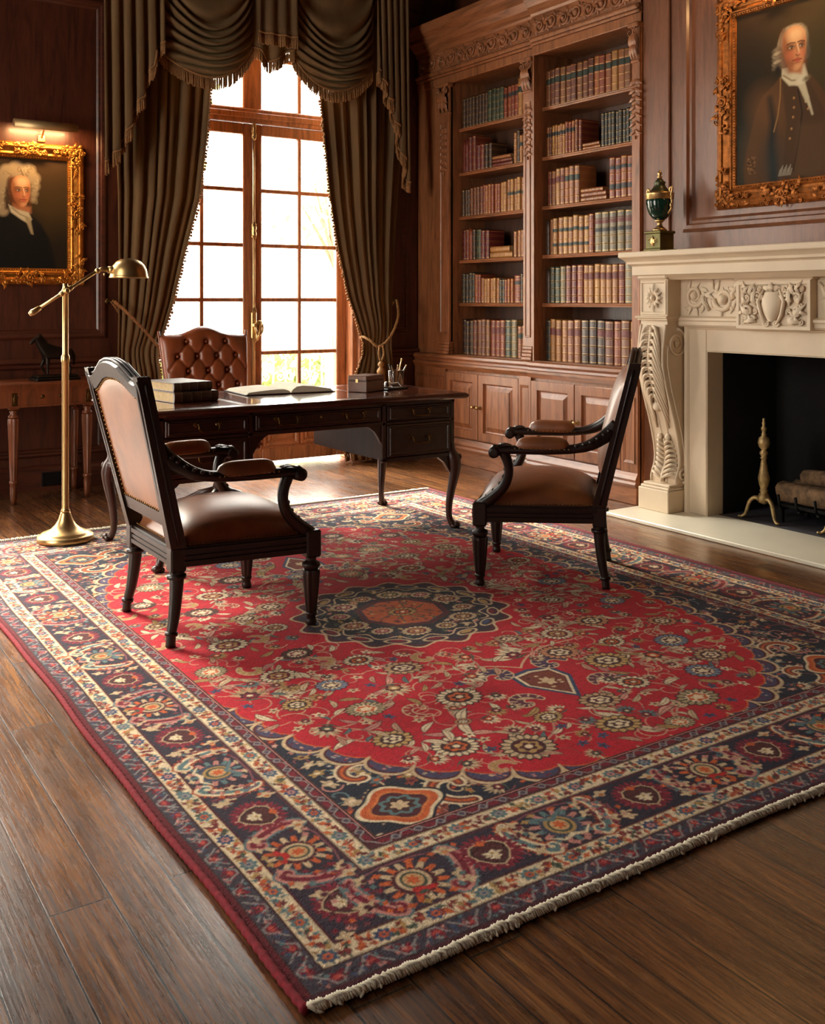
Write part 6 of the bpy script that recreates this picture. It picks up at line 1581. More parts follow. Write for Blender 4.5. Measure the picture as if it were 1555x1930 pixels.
for (u, sx) in ((1.590, -1), (3.225, 1)):
    for (v, sy) in ((FV + .022, -1), (5.240, 1)):
        b = MB(); q = .707
        D = [(.716, -.010, .026), (.55, -.010, .026), (.44, .000, .030), (.40, .016, .036), (.36, .026, .036), (.30, .022, .030), (.22, .006, .024), (.14, -.006, .0195), (.08, -.006, .017), (.045, .004, .018), (.020, .022, .022), (.0125, .026, .020)]
        pts = smooth_path([(u + sx * q * d, v + sy * q * d, h) for h, d, rr in D], 4); n = len(pts)
        rad = [interp(i / (n - 1), [k / (len(D) - 1) for k in range(len(D))], [k[2] for k in D]) for i in range(n)]
        b.tube(pts, rad, 8)
        b.ball((u + sx * q * .036, v + sy * q * .036, .030), (.022, .022, .018), 10, 8)
        for e in (-1, 1): 
            ex, ey = u + sx * q * .022 - sy * e * .02 * q, v + sy * q * .022 + sx * e * .02 * q; b.ball((ex, ey, .024), (.014, .014, .012), 8, 6)
        for (ax, ay) in ((-sx, 0), (0, -sy)):                   # knee brackets
            P = placer((u, v, .405), (ax, ay, 0), (0, 0, 1), (ay * .0 + (0 if ax else 1), (1 if ax else 0), 0)); pts = [(0.01, 0.01), (.10, .01), (.075, -.012), (.05, -.03), (.03, -.06), (.01, -.09)]
            b.add([P(x, y, -.014) for x, y in pts] + [P(x, y, .014) for x, y in pts], [list(range(6)), list(range(6, 12))] + [[i, (i + 1) % 6, 6 + (i + 1) % 6, 6 + i] for i in range(6)])
        for k in range(4): b.ball((u + sx * q * (.052 - .004 * k), v + sy * q * (.052 - .004 * k), .40 - .03 * k), (.012 - .002 * k, .012 - .002 * k, .018), 8, 6)
        b.build('leg', ca, dk_)
# ------------------------------------------------------------ tufted desk chair
tc = thing('desk_chair', 'button-tufted cognac leather desk chair behind the desk, back towards the window', 'chair', (2.36, 5.72, 0), -PI / 2)
b = MB(); BT = []
for r_ in range(6):
    for k in range(-2, 3):
        y = k * .125 + (.0625 if r_ % 2 else 0)
        if abs(y) < .235: BT.append((y, 1.005 - .088 * r_))
def tcx(h): return lerp(-.10, -.22, (h - .45) / .65)
def ttop(y): return 1.075 + .022 * math.cos(min(1, abs(y) / .17) * PI) - .012 * (abs(y) / .29) ** 2
def tuft(s_, t):
    a = 2 * s_ - 1; hw = lerp(.245, .285, t); y = a * hw; h = lerp(.48, ttop(y), t)
    k = (1 - abs(a) ** 8) ** .5 * (1 - abs(2 * t - 1) ** 10) ** .5
    x = .062 * k
    for (by_, bh) in BT:
        d2 = (y - by_) ** 2 + (h - bh) ** 2; x -= .030 * math.exp(-d2 / .00045) + .008 * math.exp(-d2 / .004)
        for (dy, dh) in ((.0625, -.088), (-.0625, -.088)):      # diagonal pleats
            q = ((y - by_) * dy + (h - bh) * dh) / (dy * dy + dh * dh)
            if 0 < q < 1 and bh + dh > .5:
                e = ((y - by_ - q * dy) ** 2 + (h - bh - q * dh) ** 2); x -= .009 * math.exp(-e / .00008)
    return (tcx(h) + x, y, h)
b.grid(90, 96, tuft); fb = b.build('tufted_back', M['tuft'], tc)
b = MB()
b.grid(20, 20, lambda s_, t: (lambda a, y, h: (tcx(h) - .055 * (1 - abs(a) ** 6) ** .5 * (1 - abs(2 * t - 1) ** 8) ** .5, y, h))(2 * s_ - 1, (2 * s_ - 1) * lerp(.245, .285, t), lerp(.48, ttop((2 * s_ - 1) * lerp(.245, .285, t)), t)))
b.build('outside_back', M['tuft'], tc)
b = MB()
for (y, h) in BT:
    p = (tcx(h) + .035, y, h); b.ball(p, (.006, .010, .010), 10, 6)
b.build('button', M['tuft'], fb)
b = MB(); b.tube([(tcx(h) , s_ * lerp(.245, .285, (h - .48) / .6), h) for s_ in (1,) for h in [lerp(.48, 1.07, k / 12) for k in range(13)]], .007, 8); b.build('piping', M['tuft'], fb); b = MB(); b.tube([(tcx(h), -lerp(.245, .285, (h - .48) / .6), h) for h in [lerp(.48, 1.07, k / 12) for k in range(13)]], .007, 8); b.build('piping', M['tuft'], fb)
b = MB(); b.grid(14, 14, lambda s_, t: (lerp(-.13, .23, s_), (2 * t - 1) * .20, .40 + .085 * (1 - abs(2 * s_ - 1) ** 5) ** .5 * (1 - abs(2 * t - 1) ** 5) ** .5)); b.box(-.13, .22, -.19, .19, .37, .402, 0, .01); b.build('seat', M['tuft'], tc)
b = MB(); b.lathe([(.05, .36), (.035, .34), (.03, .2), (.045, .14), (.03, .10)], 16, 0, Matrix.Translation((.05, 0, 0))); b.build('pedestal', M['dark'], tc)
for k in range(4):
    a = PI / 4 + k * PI / 2; b = MB(); c, s = .8 * math.cos(a), .8 * math.sin(a)
    b.tube([(.05 + .02 * c, .02 * s, .13), (.05 + .15 * c, .15 * s, .105), (.05 + .27 * c, .27 * s, .06)], [.028, .024, .02], 8); b.ball((.05 + .27 * c, .27 * s, .0255), (.025, .025, .025), 12, 8); b.build('foot', M['dark'], tc)
# ------------------------------------------------------------ things on the desk
def closed_book(label, loc, rz, w, d, t, cov, grp):
    """spine towards -y"""
    r = thing('closed_book', label, 'book', loc, rz, grp)
    b = MB(); b.box(0, w, .0, d, 0, .004, 0, .0015); b.box(0, w, .0, d, t - .004, t, 0, .0015)
    n = 8; arc = [(.004 - .010 * math.sin(PI * i / n), t / 2 - t / 2 * math.cos(PI * i / n)) for i in range(n + 1)]
    b.prism([(y, z) for y, z in arc] + [(.010, t), (.010, 0)], 0, w, 'x')
    for x in (.18, .4, .62, .84): b.prism([(y - .002, z) for y, z in arc] + [(.006, t), (.006, 0)], w * x - .003, w * x + .003, 'x')
    b.build('cover', cov, r)
    p = MB(); p.box(.006, w - .006, .008, d - .006, .0041, t - .0041); p.build('page_block', M['pagebrown'], r)
    return r
closed_book('thick brown book lying at the bottom of the pair on the desk', (1.745, 4.765, .7515), math.radians(7), .242, .33, .052, leather('cover_umber', sr(70, 44, 28), .5), 'closed books on the desk')
closed_book('slightly smaller book lying on top of the thick brown one on the desk', (1.752, 4.79, .8042), math.radians(9), .215, .29, .044, leather('cover_grey_brown', sr(84, 62, 46), .5), 'closed books on the desk')
ob = thing('open_book', 'open book with curved pale pages lying on the desk', 'book', (2.475, 5.10, .7515), math.radians(-4))
b = MB(); b.box(-.262, -.010, -.172, .172, 0, .004, 0, .001); b.box(.010, .262, -.172, .172, 0, .004, 0, .001); b.box(-.012, .012, -.172, .172, 0, .003); b.build('cover', leather('cover_dark', sr(60, 40, 28), .5), ob)
for s in (-1, 1):
    prof = [(0.002, .006), (.012, .022), (.035, .036), (.07, .040), (.12, .035), (.18, .026), (.235, .018), (.252, .0045), (.002, .0045)] if s > 0 else [(0.002, .006), (.012, .016), (.035, .024), (.07, .026), (.12, .024), (.18, .020), (.235, .015), (.252, .0045), (.002, .0045)]
    b = MB(); b.prism([(s * x, z) for x, z in prof], -.164, .164, 'y', 0, False); b.build('page_block', M['paper'], ob)
bx_ = thing('wooden_box', 'small brown hinged wooden box beside the glass pen tumbler', 'box', (2.83, 4.752, .7515), math.radians(27))
b = MB(); b.box(0, .185, 0, .125, 0, .060, 0, .003); b.build('body', wood('box_burl', sr(92, 52, 30), .3, 'x', .6), bx_)
b = MB(); b.box(0, .185, 0, .125, .0625, .090, 0, .004); b.build('lid', wood('box_lid', sr(98, 58, 34), .3, 'x', .6), bx_)
b = MB(); b.box(.002, .183, .002, .123, .0595, .063); b.build('seam', M['black'], bx_)
b = MB(); b.box(-.0022, .0005, .055, .072, .052, .072, 0, .001); b.build('clasp', M['brass'], bx_)
cu = thing('pen_tumbler', 'clear glass tumbler of pens at the right end of the desk', 'tumbler', (3.215, 5.06, .7515))
b = MB(); b.lathe([(.001, .004), (.036, .004), (.038, .01), (.0415, .09), (.044, .0915), (.0455, .089), (.042, .006), (.040, .0), (.001, .0)], 32); b.build('glass', M['cup'], cu)
for i, (dx, dy, L, lx, ly, m, lab) in enumerate([(.0, .008, .150, .36, .10, 'brass', 'longest pen in the glass tumbler, leaning right with a round end'), (-.012, -.004, .125, -.34, .05, 'black', 'dark pen leaning left in the glass tumbler'), (.012, -.010, .128, .52, -.1, 'silver', 'pale pen leaning far right out of the glass tumbler'), (-.008, .014, .112, -.08, .2, 'darkbrass', 'short brown pen upright in the glass tumbler'), (.014, .012, .118, .26, .25, 'logend', 'wooden pencil towards the back of the glass tumbler'), (-.002, -.018, .108, .10, -.3, 'oak', 'brown wooden pencil at the front of the glass tumbler')]):
    p = thing('pen', lab, 'pen', (3.215 + dx * .4, 5.06 + dy * .4, .760), 0, 'pens in the tumbler'); d = Vector((lx, ly, 1)).normalized()
    b = MB(); q = [tuple(d * (L * t)) for t in (0, .05, .12, .7, .96)]; b.tube(q, [.001, .003, .0042, .0042, .0036], 8); b.build('barrel', M[m], p)
    b = MB(); b.tube([tuple(d * (L * .95)), tuple(d * L)], [.0048, .004], 8)
    if i == 0: b.ball(tuple(d * (L + .004)), .0062, 10, 8)
    b.build('end_cap', M['brass' if i % 2 == 0 else 'black'], p)
ink = thing('desk_stand', 'black and silver desk stand in front of the glass pen tumbler', 'desk stand', (3.075, 4.868, .7515), math.radians(14))
b = MB(); b.box(-.085, .085, -.04, .045, 0, .008, 0, .003); b.build('tray', M['black'], ink)
b = MB(); b.frame((0, 0, .009), (1, 0, 0), (0, .8, .6), (0, -.6, .8), -.01, .075, -.02, .04, [(0, 0), (0, .005), (.006, .007), (.010, .004), (.010, 0)]); b.build('silver_frame', M['silver'], ink)
b = MB(); b.lathe([(.022, .008), (.024, .012), (.020, .03), (.014, .036), (.016, .042), (.001, .046)], 18, 0, Matrix.Translation((-.05, .0, 0))); b.build('inkwell', M['silver'], ink)
b = MB(); b.tube([(-.07, -.03, .0115), (.07, -.032, .0115)], [.0035, .003], 8); b.build('pen_rest', M['silver'], ink)
cd = thing('blank_card', 'small blank white card standing behind the black and silver desk stand', 'card', (3.02, 5.06, .7515), math.radians(12))
b = MB(); b.box(-.05, .05, -.0008, .0008, 0, .032); b.build('front_leaf', M['white'], cd)
b = MB(); b.add([(-.05, .0008, .032), (.05, .0008, .032), (.05, .016, 0), (-.05, .016, 0), (-.05, .002, .032), (.05, .002, .032), (.05, .0172, 0), (-.05, .0172, 0)], [[0, 1, 2, 3], [4, 5, 6, 7], [0, 3, 7, 4], [1, 2, 6, 5], [3, 2, 6, 7]]); b.build('back_leaf', M['white'], cd)
# ------------------------------------------------------------ floor lamp
fl = thing('floor_lamp', 'tall brass pharmacy floor lamp with domed shade on the rug edge', 'lamp', (1.384, 5.372, .0125))
br = M['brass']
b = MB(); b.lathe([(.138, 0), (.141, .006), (.140, .026), (.132, .032), (.122, .034), (.118, .042), (.100, .048), (.075, .060), (.052, .082), (.036, .11), (.026, .14), (.022, .15)], 48); b.build('base', br, fl)
b = MB(); b.lathe([(.023, .148), (.024, .155), (.019, .162), (.0175, .168), (.0175, .92), (.0205, .925), (.0215, .935), (.0205, .955), (.0165, .96), (.0150, .965), (.0150, 1.28), (.018, 1.283), (.018, 1.30), (.013, 1.306)], 24); b.build('pole', br, fl)
A0, A1 = Vector((-.172, 0, 1.175)), Vector((.165, 0, 1.398)); JT = A0.lerp(A1, .52); ad = (A1 - A0).normalized()
b = MB(); b.lathe([(.013, 1.30), (.015, 1.305), (.012, 1.33)], 16); b.ball((0, 0, JT.z), .02, 14, 10); b.tube([(0, -.03, JT.z), (0, .03, JT.z)], .012, 12); b.ball((0, -.034, JT.z), (.014, .008, .014), 10, 8); b.build('joint', br, fl)
b = MB(); b.tube([tuple(A0), tuple(A1)], .0085, 14); b.tube([tuple(A0 - ad * .008), tuple(A0 + ad * .01), tuple(A0 + ad * .055)], [.010, .017, .012], 14); b.tube([tuple(JT - ad * .04), tuple(JT - ad * .03), tuple(JT + ad * .03), tuple(JT + ad * .04)], [.010, .014, .014, .010], 14); b.ball(tuple(A1), .015, 12, 10); b.build('arm', br, fl)
b = MB(); b.tube([tuple(A1), (.19, 0, 1.408), (.235, 0, 1.405)], [.009, .013, .016], 14); b.tube([(.222, 0, 1.405), (.27, 0, 1.405)], .019, 14); b.lathe([(.003, 0), (.004, .012), (.0015, .016)], 8, 0, Matrix.Translation((.20, 0, 1.372))); b.build('socket', br, fl)
b = MB(); pr = [(.1015, 1.362), (.103, 1.366), (.100, 1.372), (.098, 1.38), (.094, 1.405), (.083, 1.43), (.064, 1.451), (.040, 1.463), (.015, 1.468), (.001, 1.469)]
b.lathe(pr, 40, 0, Matrix.Translation((.332, 0, 0))); b.lathe([(r_ - .002, z - .002) for r_, z in pr[1:-1]], 40, 0, Matrix.Translation((.332, 0, 0))); b.build('shade', br, fl)
b = MB(); b.ball((.33, 0, 1.405), .022, 12, 8); b.build('bulb', M['white'], fl)
# ------------------------------------------------------------ console table, bronze, vent
cs = thing('console_table', 'honey mahogany console table with turned legs under the wigged-man portrait', 'table', (0, 0, 0))
b = MB(); cx0, cx1 = .90, 1.905; n = 24
def front(u): t = (u - (cx0 + cx1) / 2) / ((cx1 - cx0) / 2); return 6.50 + .05 * abs(t) ** 2.5
us = [lerp(cx0, cx1, i / n) for i in range(n + 1)]
def slab(o, h0, h1, inset=0): 
    poly = [(u, front(u) - o) for u in [lerp(cx0 + inset, cx1 - inset, i / n) for i in range(n + 1)]] + [(cx1 - inset, 6.925), (cx0 + inset, 6.925)]
    b.prism(poly, h0, h1, 'z')
slab(.010, .728, .745, -.012); slab(.018, .735, .742, -.018); slab(.004, .718, .729, -.004); b.build('top', M['console'], cs)
b = MB(); slab(-.012, .605, .719, .015); slab(-.004, .598, .608, .008); slab(-.004, .706, .718, .008); ap = b.build('apron', M['console'], cs)
for x in (1.12, 1.21, 1.54, 1.65):
    b = MB(); b.ball((x + .0, front(x) + .010, .66), (.012, .004, .012), 10, 6); b.build('patera', M['darkbrass'], ap)
for (u, v) in ((.945, 6.575), (1.375, 6.545), (1.83, 6.575), (.945, 6.885), (1.83, 6.885)):
    b = MB(); T = Matrix.Translation((u, v, 0)); b.box(u - .030, u + .030, v - .030, v + .030, .585, .705, 0, .003)
    b.lathe([(.018, .585), (.026, .572), (.018, .56), (.030, .548), (.033, .54), (.024, .53)], 20, 0, T)
    b.lathe([(.031, .53), (.032, .50), (.026, .32), (.0195, .15)], 32, 0, T, False, 0, 2 * PI, 8, .07); b.lathe([(.0195, .15), (.026, .145), (.027, .132), (.020, .124), (.022, .10), (.019, .03), (.014, .0005)], 20, 0, T)
    lg = b.build('leg', M['console'], cs)
    if v < 6.6:
        b = MB(); P = placer((u, v - .0305, .645), (1, 0, 0), (0, 0, 1), (0, -1, 0)); b.box(u - .018, u + .018, v - .0335, v - .030, .605, .69, 0, .002)
        for s in (-1, 1): scroll(b, P, s * .009, .012, .010, 0, s * 1.3, .003, .004, 0, 12); scroll(b, P, s * .009, -.016, .009, PI, s * 1.3, .003, .004, 0, 12)
        leaf3(b, P, 0, -.03, .06, PI / 2, .008, .004, 0, 0, .005, 3); b.build('ormolu_mount', M['darkbrass'], lg)
bz = thing('bronze_sculpture', 'dark bronze sculpture of a standing horse on a console table', 'sculpture', (1.66, 6.70, .7455), .15)
b = MB(); b.box(-.145, .145, -.07, .07, 0, .018, 0, .005); b.box(-.135, .135, -.06, .06, .017, .034, 0, .008); b.build('base', M['bronze'], bz)
def skin_body(name, V, E, R, mat, parent, sub=2):
    me = bpy.data.meshes.new(name); me.from_pydata(V, E, []); me.materials.append(mat)
    o = bpy.data.objects.new(name, me); C.objects.link(o); o.parent = parent
    sk = o.modifiers.new('skin', 'SKIN'); sk.use_smooth_shade = True
    for i, q in enumerate(R): me.skin_vertices[0].data[i].radius = q if hasattr(q, '__len__') else (q, q)
    me.skin_vertices[0].data[0].use_root = True
    ss = o.modifiers.new('sub', 'SUBSURF'); ss.levels = sub; ss.render_levels = sub
    return o
V = []; E = []; R = []
def sv(p, r, to=None):
    V.append(p); R.append(r); i = len(V) - 1
    if to is not None: E.append((to, i))
    return i
hp = sv((.075, 0, .185), (.040, .040)); md = sv((.015, 0, .175), (.038, .042), hp); chs = sv((-.05, 0, .185), (.038, .046), md)
n1 = sv((-.085, 0, .225), (.022, .032), chs); n2 = sv((-.105, 0, .262), (.017, .022), n1); hd = sv((-.128, 0, .265), (.015, .017), n2); mz = sv((-.160, 0, .232), (.010, .011), hd)
sv((-.108, .011, .287), .004, n2); sv((-.108, -.011, .287), .004, n2)
for s in (-1, 1):
    a = sv((.082, s * .026, .140), (.024, .022), hp); k = sv((.070, s * .027, .112), .014, a); h_ = sv((.092, s * .027, .080), .009, k); f = sv((.088, s * .027, .046), .008, h_); sv((.084, s * .027, .036), .011, f)
    a = sv((-.055, s * .026, .140), (.017, .017), chs); k = sv((-.058 - (.02 if s > 0 else 0), s * .026, .092), .010, a); f = sv((-.055 - (.0 if s > 0 else 0), s * .026, .048), .007, k); sv((-.058, s * .026, .036), .010, f)
t1 = sv((.108, 0, .19), .010, hp); t2 = sv((.128, 0, .15), .014, t1); sv((.126, 0, .09), .006, t2)
hb = skin_body('horse', V, E, R, M['bronze'], bz)
b = MB()
for i in range(9):
    t = i / 8; p = Vector((-.062, 0, .245)).lerp(Vector((-.105, 0, .295)), t); b.tube([tuple(p), (p.x + .014, .006, p.z - .004), (p.x + .020, .012, p.z - .026)], [.006, .007, .003], 6)
b.build('mane', M['bronze'], hb)
vt = thing('wall_vent', 'small black slotted vent low on the wall behind the floor lamp', 'vent', (1.70, VB - .0255, .075))
b = MB(); b.frame((0, 0, 0), (1, 0, 0), (0, 0, 1), (0, -1, 0), -.07, .07, -.045, .045, [(0, 0), (0, .006), (.008, .008), (.012, .004), (.012, 0)]); b.box(-.06, .06, -.002, -.0002, -.035, .035); b.build('frame', M['black'], vt)
for k in range(6):
    b = MB(); b.box(-.06, .06, -.006, -.002, -.030 + .011 * k, -.025 + .011 * k); b.build('slat', M['iron'], vt)
# ------------------------------------------------------------ curtains
def curtain(name_label, hs, uo, ui, folds, Vc, lead, seed):
    """hs descending heights; uo/ui: outer and inner edges at those heights; lead = +1 when the inner edge is on the right"""
    rn = random.Random(seed); r = thing('curtain', name_label, 'curtain', (0, 0, 0), 0, 'olive velvet curtains')
    ph = [rn.uniform(-.35, .35) for _ in range(folds + 2)]
    H = hs[::-1]; UO = uo[::-1]; UI = ui[::-1]
    ht, hb = hs[0], hs[-1]
    def fn(s_, t):
        h = lerp(ht, hb, t); o, i = interp(h, H, UO), interp(h, H, UI); w = abs(i - o)
        q = s_ * folds; k = int(min(q, folds - .001)); f = q + .22 * math.sin(2 * PI * s_ * 1.7 + seed) * s_ * (1 - s_) * 4 + ph[k] * math.sin(PI * (q - k)) * .45
        tight = interp(h, [0, .75, .9, 1.1, 2.5, 3.4], [.9, .9, .5, .75, 1, 1])
        amp = min(.06, w / folds * .62) * tight * (.7 + .3 * math.sin(3.1 * q + seed * 2))
        c = math.cos(2 * PI * f); c = math.copysign(abs(c) ** .7, c)
        bell = .05 * math.exp(-((h - .90) / .10) ** 2)
        return (lerp(o, i, s_) + .25 * amp * math.sin(4 * PI * f), Vc - amp * c - .03 * math.sin(PI * s_) + bell * math.sin(PI * s_), h)
    b = MB(); b.grid(folds * 14, 70, fn); cl = b.build('drape', M['velvet'], r, recalc=False)
    so = cl.modifiers.new('thick', 'SOLIDIFY'); so.thickness = .004
    b = MB(); n = 150                                              # tufted trim along the leading edge
    for k in range(n):
        p = Vector(fn(1, k / (n - 1))); 
        b.ball((p.x + lead * rn.uniform(.004, .014), p.y + rn.uniform(-.012, .012), p.z), (rn.uniform(.008, .014), .012, rn.uniform(.007, .013)), 6, 5)
    b.build('edge_trim', M['fringe'], cl)
    b = MB(); b.tube([fn(1, k / 60) for k in range(61)], .006, 6); b.build('edge_cord', M['fringe'], cl)
    b = MB(); n = folds * 16
    for k in range(n):
        p = Vector(fn(k / (n - 1), 1)); b.tube([(p.x, p.y, p.z + .005), (p.x + rn.uniform(-.006, .006), p.y - .006, p.z - .02), (p.x + rn.uniform(-.01, .01), p.y - .012, p.z - .055)], [.006, .008, .006], 5)
    o = b.build('bottom_fringe', M['fringe'], cl)
    return fn
VCU = 6.835
curtain('olive velvet curtain on the left of the window, tied back behind the floor lamp', [3.42, 2.9, 2.40, 1.98, 1.61, 1.21, .94, .85, .70, .07], [2.04, 2.06, 2.08, 2.097, 2.104, 2.104, 2.104, 2.104, 2.098, 2.06], [2.79, 2.76, 2.724, 2.673, 2.575, 2.479, 2.392, 2.385, 2.40, 2.43], 8, VCU, 1, 1)
curtain('olive velvet curtain on the right of the window, tied back beside the bookcase', [3.42, 2.85, 2.50, 2.02, 1.65, 1.283, .95, .86, .62, .07], [4.43, 4.39, 4.374, 4.338, 4.313, 4.298, 4.298, 4.298, 4.315, 4.36], [3.61, 3.64, 3.678, 3.738, 3.807, 3.901, 4.036, 4.04, 3.945, 3.87], 8, VCU, -1, 2)
# tiebacks
def twisted(b, pts, R, r, tw, n=90):
    P = [Vector(p) for p in pts]; L = [0]
    for i in range(1, len(P)): L.append(L[-1] + (P[i] - P[i - 1]).length)
    for s in range(3):
        q = []
        for k in range(n + 1):
            d = L[-1] * k / n; c = Vector([interp(d, L, [p[a] for p in P]) for a in range(3)]); c2 = Vector([interp(min(d + .005, L[-1]), L, [p[a] for p in P]) for a in range(3)])
            t = (c2 - c).normalized() if (c2 - c).length > 1e-6 else Vector((0, 0, 1)); u = t.orthogonal().normalized(); w = t.cross(u)
            u = (Vector((0, -1, 0)) - t * Vector((0, -1, 0)).dot(t)).normalized(); w = t.cross(u)
            a = 2 * PI * (s / 3) + tw * d; q.append(tuple(c + u * R * math.cos(a) + w * R * math.sin(a)))
        b.tube(q, r, 6)
def tieback(label, hook, path, tassel, mat, tsh):
    r = thing('rope_tieback', label, 'curtain tieback', (0, 0, 0), 0, 'rope tiebacks')
    b = MB(); b.tube([(hook[0], VB - .024, hook[2]), (hook[0], hook[1], hook[2])], .007, 8); b.ball(hook, .016, 10, 8); b.lathe([(.022, 0), (.018, .008), (.008, .012)], 14, 0, Matrix.Translation((hook[0], VB - .024, hook[2])) @ Matrix.Rotation(PI / 2, 4, 'X')); b.build('hook', M['darkbrass'], r)
    b = MB(); twisted(b, smooth_path(path, 8), .0065, .0062, 110); b.build('rope', mat, r)
    if tassel:
        x, y, z = tassel; b = MB(); twisted(b, smooth_path([(x - .015, y, z + .14), (x - .02, y, z + .07), (x, y, z + .01)], 6), .004, .004, 160, 40); twisted(b, smooth_path([(x + .015, y, z + .14), (x + .025, y, z + .08), (x, y, z + .01)], 6), .004, .004, 160, 40); b.build('tassel_cord', mat, r)
        b = MB(); T = Matrix.Translation((x, y, z)); b.lathe([(.005, .03), (.014, .02), (.026, .0), (.022, -.012), (.014, -.022), (.024, -.034), (.034, -.052), (.032, -.066), (.026, -.07)], 20, 0, T)
        hd_ = b.build('tassel_head', mat, r); b = MB()
        for k in range(44):
            a = 2 * PI * k / 44; q = .024 if k % 2 else .017; b.tube([(x + q * math.cos(a), y + q * math.sin(a), z - .06), (x + q * 1.5 * math.cos(a), y + q * 1.5 * math.sin(a), z - .15), (x + q * 1.75 * math.cos(a), y + q * 1.75 * math.sin(a), z - .235)], .0042, 5)
        o = b.build('tassel_skirt', mat, r); o['kind'] = 'stuff'
tieback('brown twisted rope tieback looped round the left curtain from a wall hook', (2.065, 6.79, 1.25), [(2.065, 6.775, 1.25), (2.14, 6.72, 1.17), (2.24, 6.70, 1.06), (2.34, 6.71, .95), (2.392, 6.735, .905), (2.415, 6.80, .90), (2.39, 6.88, .905), (2.25, 6.90, 1.02), (2.065, 6.82, 1.245)], None, M['rope'], 0)
tieback('gold twisted rope tieback with hanging tassel round the right curtain', (4.318, 6.80, 1.262), [(4.318, 6.785, 1.262), (4.285, 6.71, 1.14), (4.225, 6.685, 1.02), (4.155, 6.68, .935), (4.09, 6.70, .90), (4.045, 6.73, .945), (4.02, 6.80, .975), (4.06, 6.89, .97), (4.22, 6.90, 1.05), (4.318, 6.83, 1.25)], (4.095, 6.66, .765), M['ropegold'], 0)
# valance
va = thing('valance', 'olive velvet swag valance with bullion fringe across the top of the window', 'valance', (0, 0, 0))
HV = 3.80
b = MB(); b.box(1.93, 4.45, 6.60, 6.945, HV, HV + .09, 0, .02); b.build('pelmet_board', M['panelh'], va)
def fringe_along(pts, par, L=.085, sp=.0085, seed=1):
    rn = random.Random(seed); b = MB(); P = [Vector(p) for p in pts]; D = [0]
    for i in range(1, len(P)): D.append(D[-1] + (P[i] - P[i - 1]).length)
    n = max(4, int(D[-1] / sp))
    for k in range(n):
        d = D[-1] * (k + .5) / n; c = [interp(d, D, [p[a] for p in P]) for a in range(3)]; l = L * rn.uniform(.92, 1.06); x = rn.uniform(-.004, .004); y = rn.uniform(-.004, .004)
        b.tube([(c[0], c[1], c[2] + .004), (c[0] + x * .5, c[1] + y, c[2] - l * .5), (c[0] + x, c[1] + y * 1.4, c[2] - l)], [.0036, .0052, .0048], 5)
    b.tube([(p.x, p.y - .004, p.z) for p in P], .008, 6)
    o = b.build('bullion_fringe', M['fringe'], par); o['kind'] = 'stuff'
def swag(uL, uR, hl, hb, hr, seed, lean=0.0):
    b = MB(); rn = random.Random(seed); nf = 10
    def fn(s_, t):
        # top edge straight, bottom edge a catenary; deep folds fan from the two corners
        u = lerp(uL, uR, s_); s2 = 4 * s_ * (1 - s_); ends = lerp(hl, hr, s_)
        bot = ends - (ends - hb) * s2 ** .85
        top = HV - .0
        tt = t ** (1.0)
        side = top - (top - bot) * tt
        sag = (1 - (2 * s_ - 1) ** 2)
        h = lerp(HV, ends, tt) - (lerp(.46 * min(1, tt * 4), (ends - hb), tt ** 1.5)) * s2 ** .85
        ripple = math.cos(2 * PI * nf * tt * (.75 + .25 * sag) + .6 * math.sin(s_ * 5 + seed))
        return (u, 6.70 - .10 * sag * math.sin(PI * min(1, tt * .85 + .1)) - .052 * (sag ** .45) * (abs(ripple) ** .8 * (1 if ripple > 0 else -1)) * min(1, .3 + tt) * (1 - tt ** 8), h - .015 * ripple * sag * (1 - tt ** 6))
    b.grid(44, 130, fn); o = b.build('swag', M['velvet'], va, recalc=False); so = o.modifiers.new('t', 'SOLIDIFY'); so.thickness = .004
    fringe_along([fn(k / 44, 1) for k in range(45)], o, .088, .0085, seed)
swag(2.353, 3.045, 2.955, 2.815, 3.085, 3); swag(3.340, 4.048, 3.10, 2.835, 3.045, 4)
def tail(poly_bottom, uL, uR, seed, label=None):
    """cascade: bottom edge steps down in zig-zag pleats"""
    b = MB(); folds = 5
    us = [p[0] for p in poly_bottom]; hs = [p[1] for p in poly_bottom]
    def fn(s_, t):
        u = lerp(uL, uR, s_); hb = interp(u, us, hs); c = math.cos(2 * PI * folds * s_)
        return (u + .012 * math.sin(4 * PI * folds * s_) * t, 6.655 - .026 * math.copysign(abs(c) ** .7, c) * (.4 + .6 * t) - .02 * t, lerp(HV, hb, t))
    b.grid(70, 40, fn); o = b.build('tail', M['velvet'], va, recalc=False); so = o.modifiers.new('t', 'SOLIDIFY'); so.thickness = .004
    fringe_along([fn(k / 140, 1) for k in range(141)], o, .088, .0075, seed)
tail([(1.955, 2.16), (2.05, 2.25), (2.10, 2.36), (2.14, 2.44), (2.17, 2.56), (2.21, 2.62), (2.235, 2.76), (2.28, 2.82), (2.29, 2.93), (2.36, 3.0)], 1.955, 2.36, 5)
tail([(4.045, 3.03), (4.10, 2.95), (4.14, 2.83), (4.18, 2.79), (4.20, 2.66), (4.235, 2.60), (4.25, 2.44), (4.285, 2.36), (4.30, 2.22), (4.33, 2.18)], 4.045, 4.335, 6)
b = MB(); f = lambda s_, t: (lerp(3.035, 3.345, s_) - .012 * (2 * s_ - 1) * (1 - t), 6.60 - .012 * math.cos(6 * PI * s_), lerp(HV, 3.165, t)); b.grid(24, 12, f); o = b.build('centre_tab', M['velvet'], va, recalc=False); o.modifiers.new('t', 'SOLIDIFY').thickness = .004
fringe_along([f(k / 24, 1) for k in range(25)], o, .085, .0085, 7)
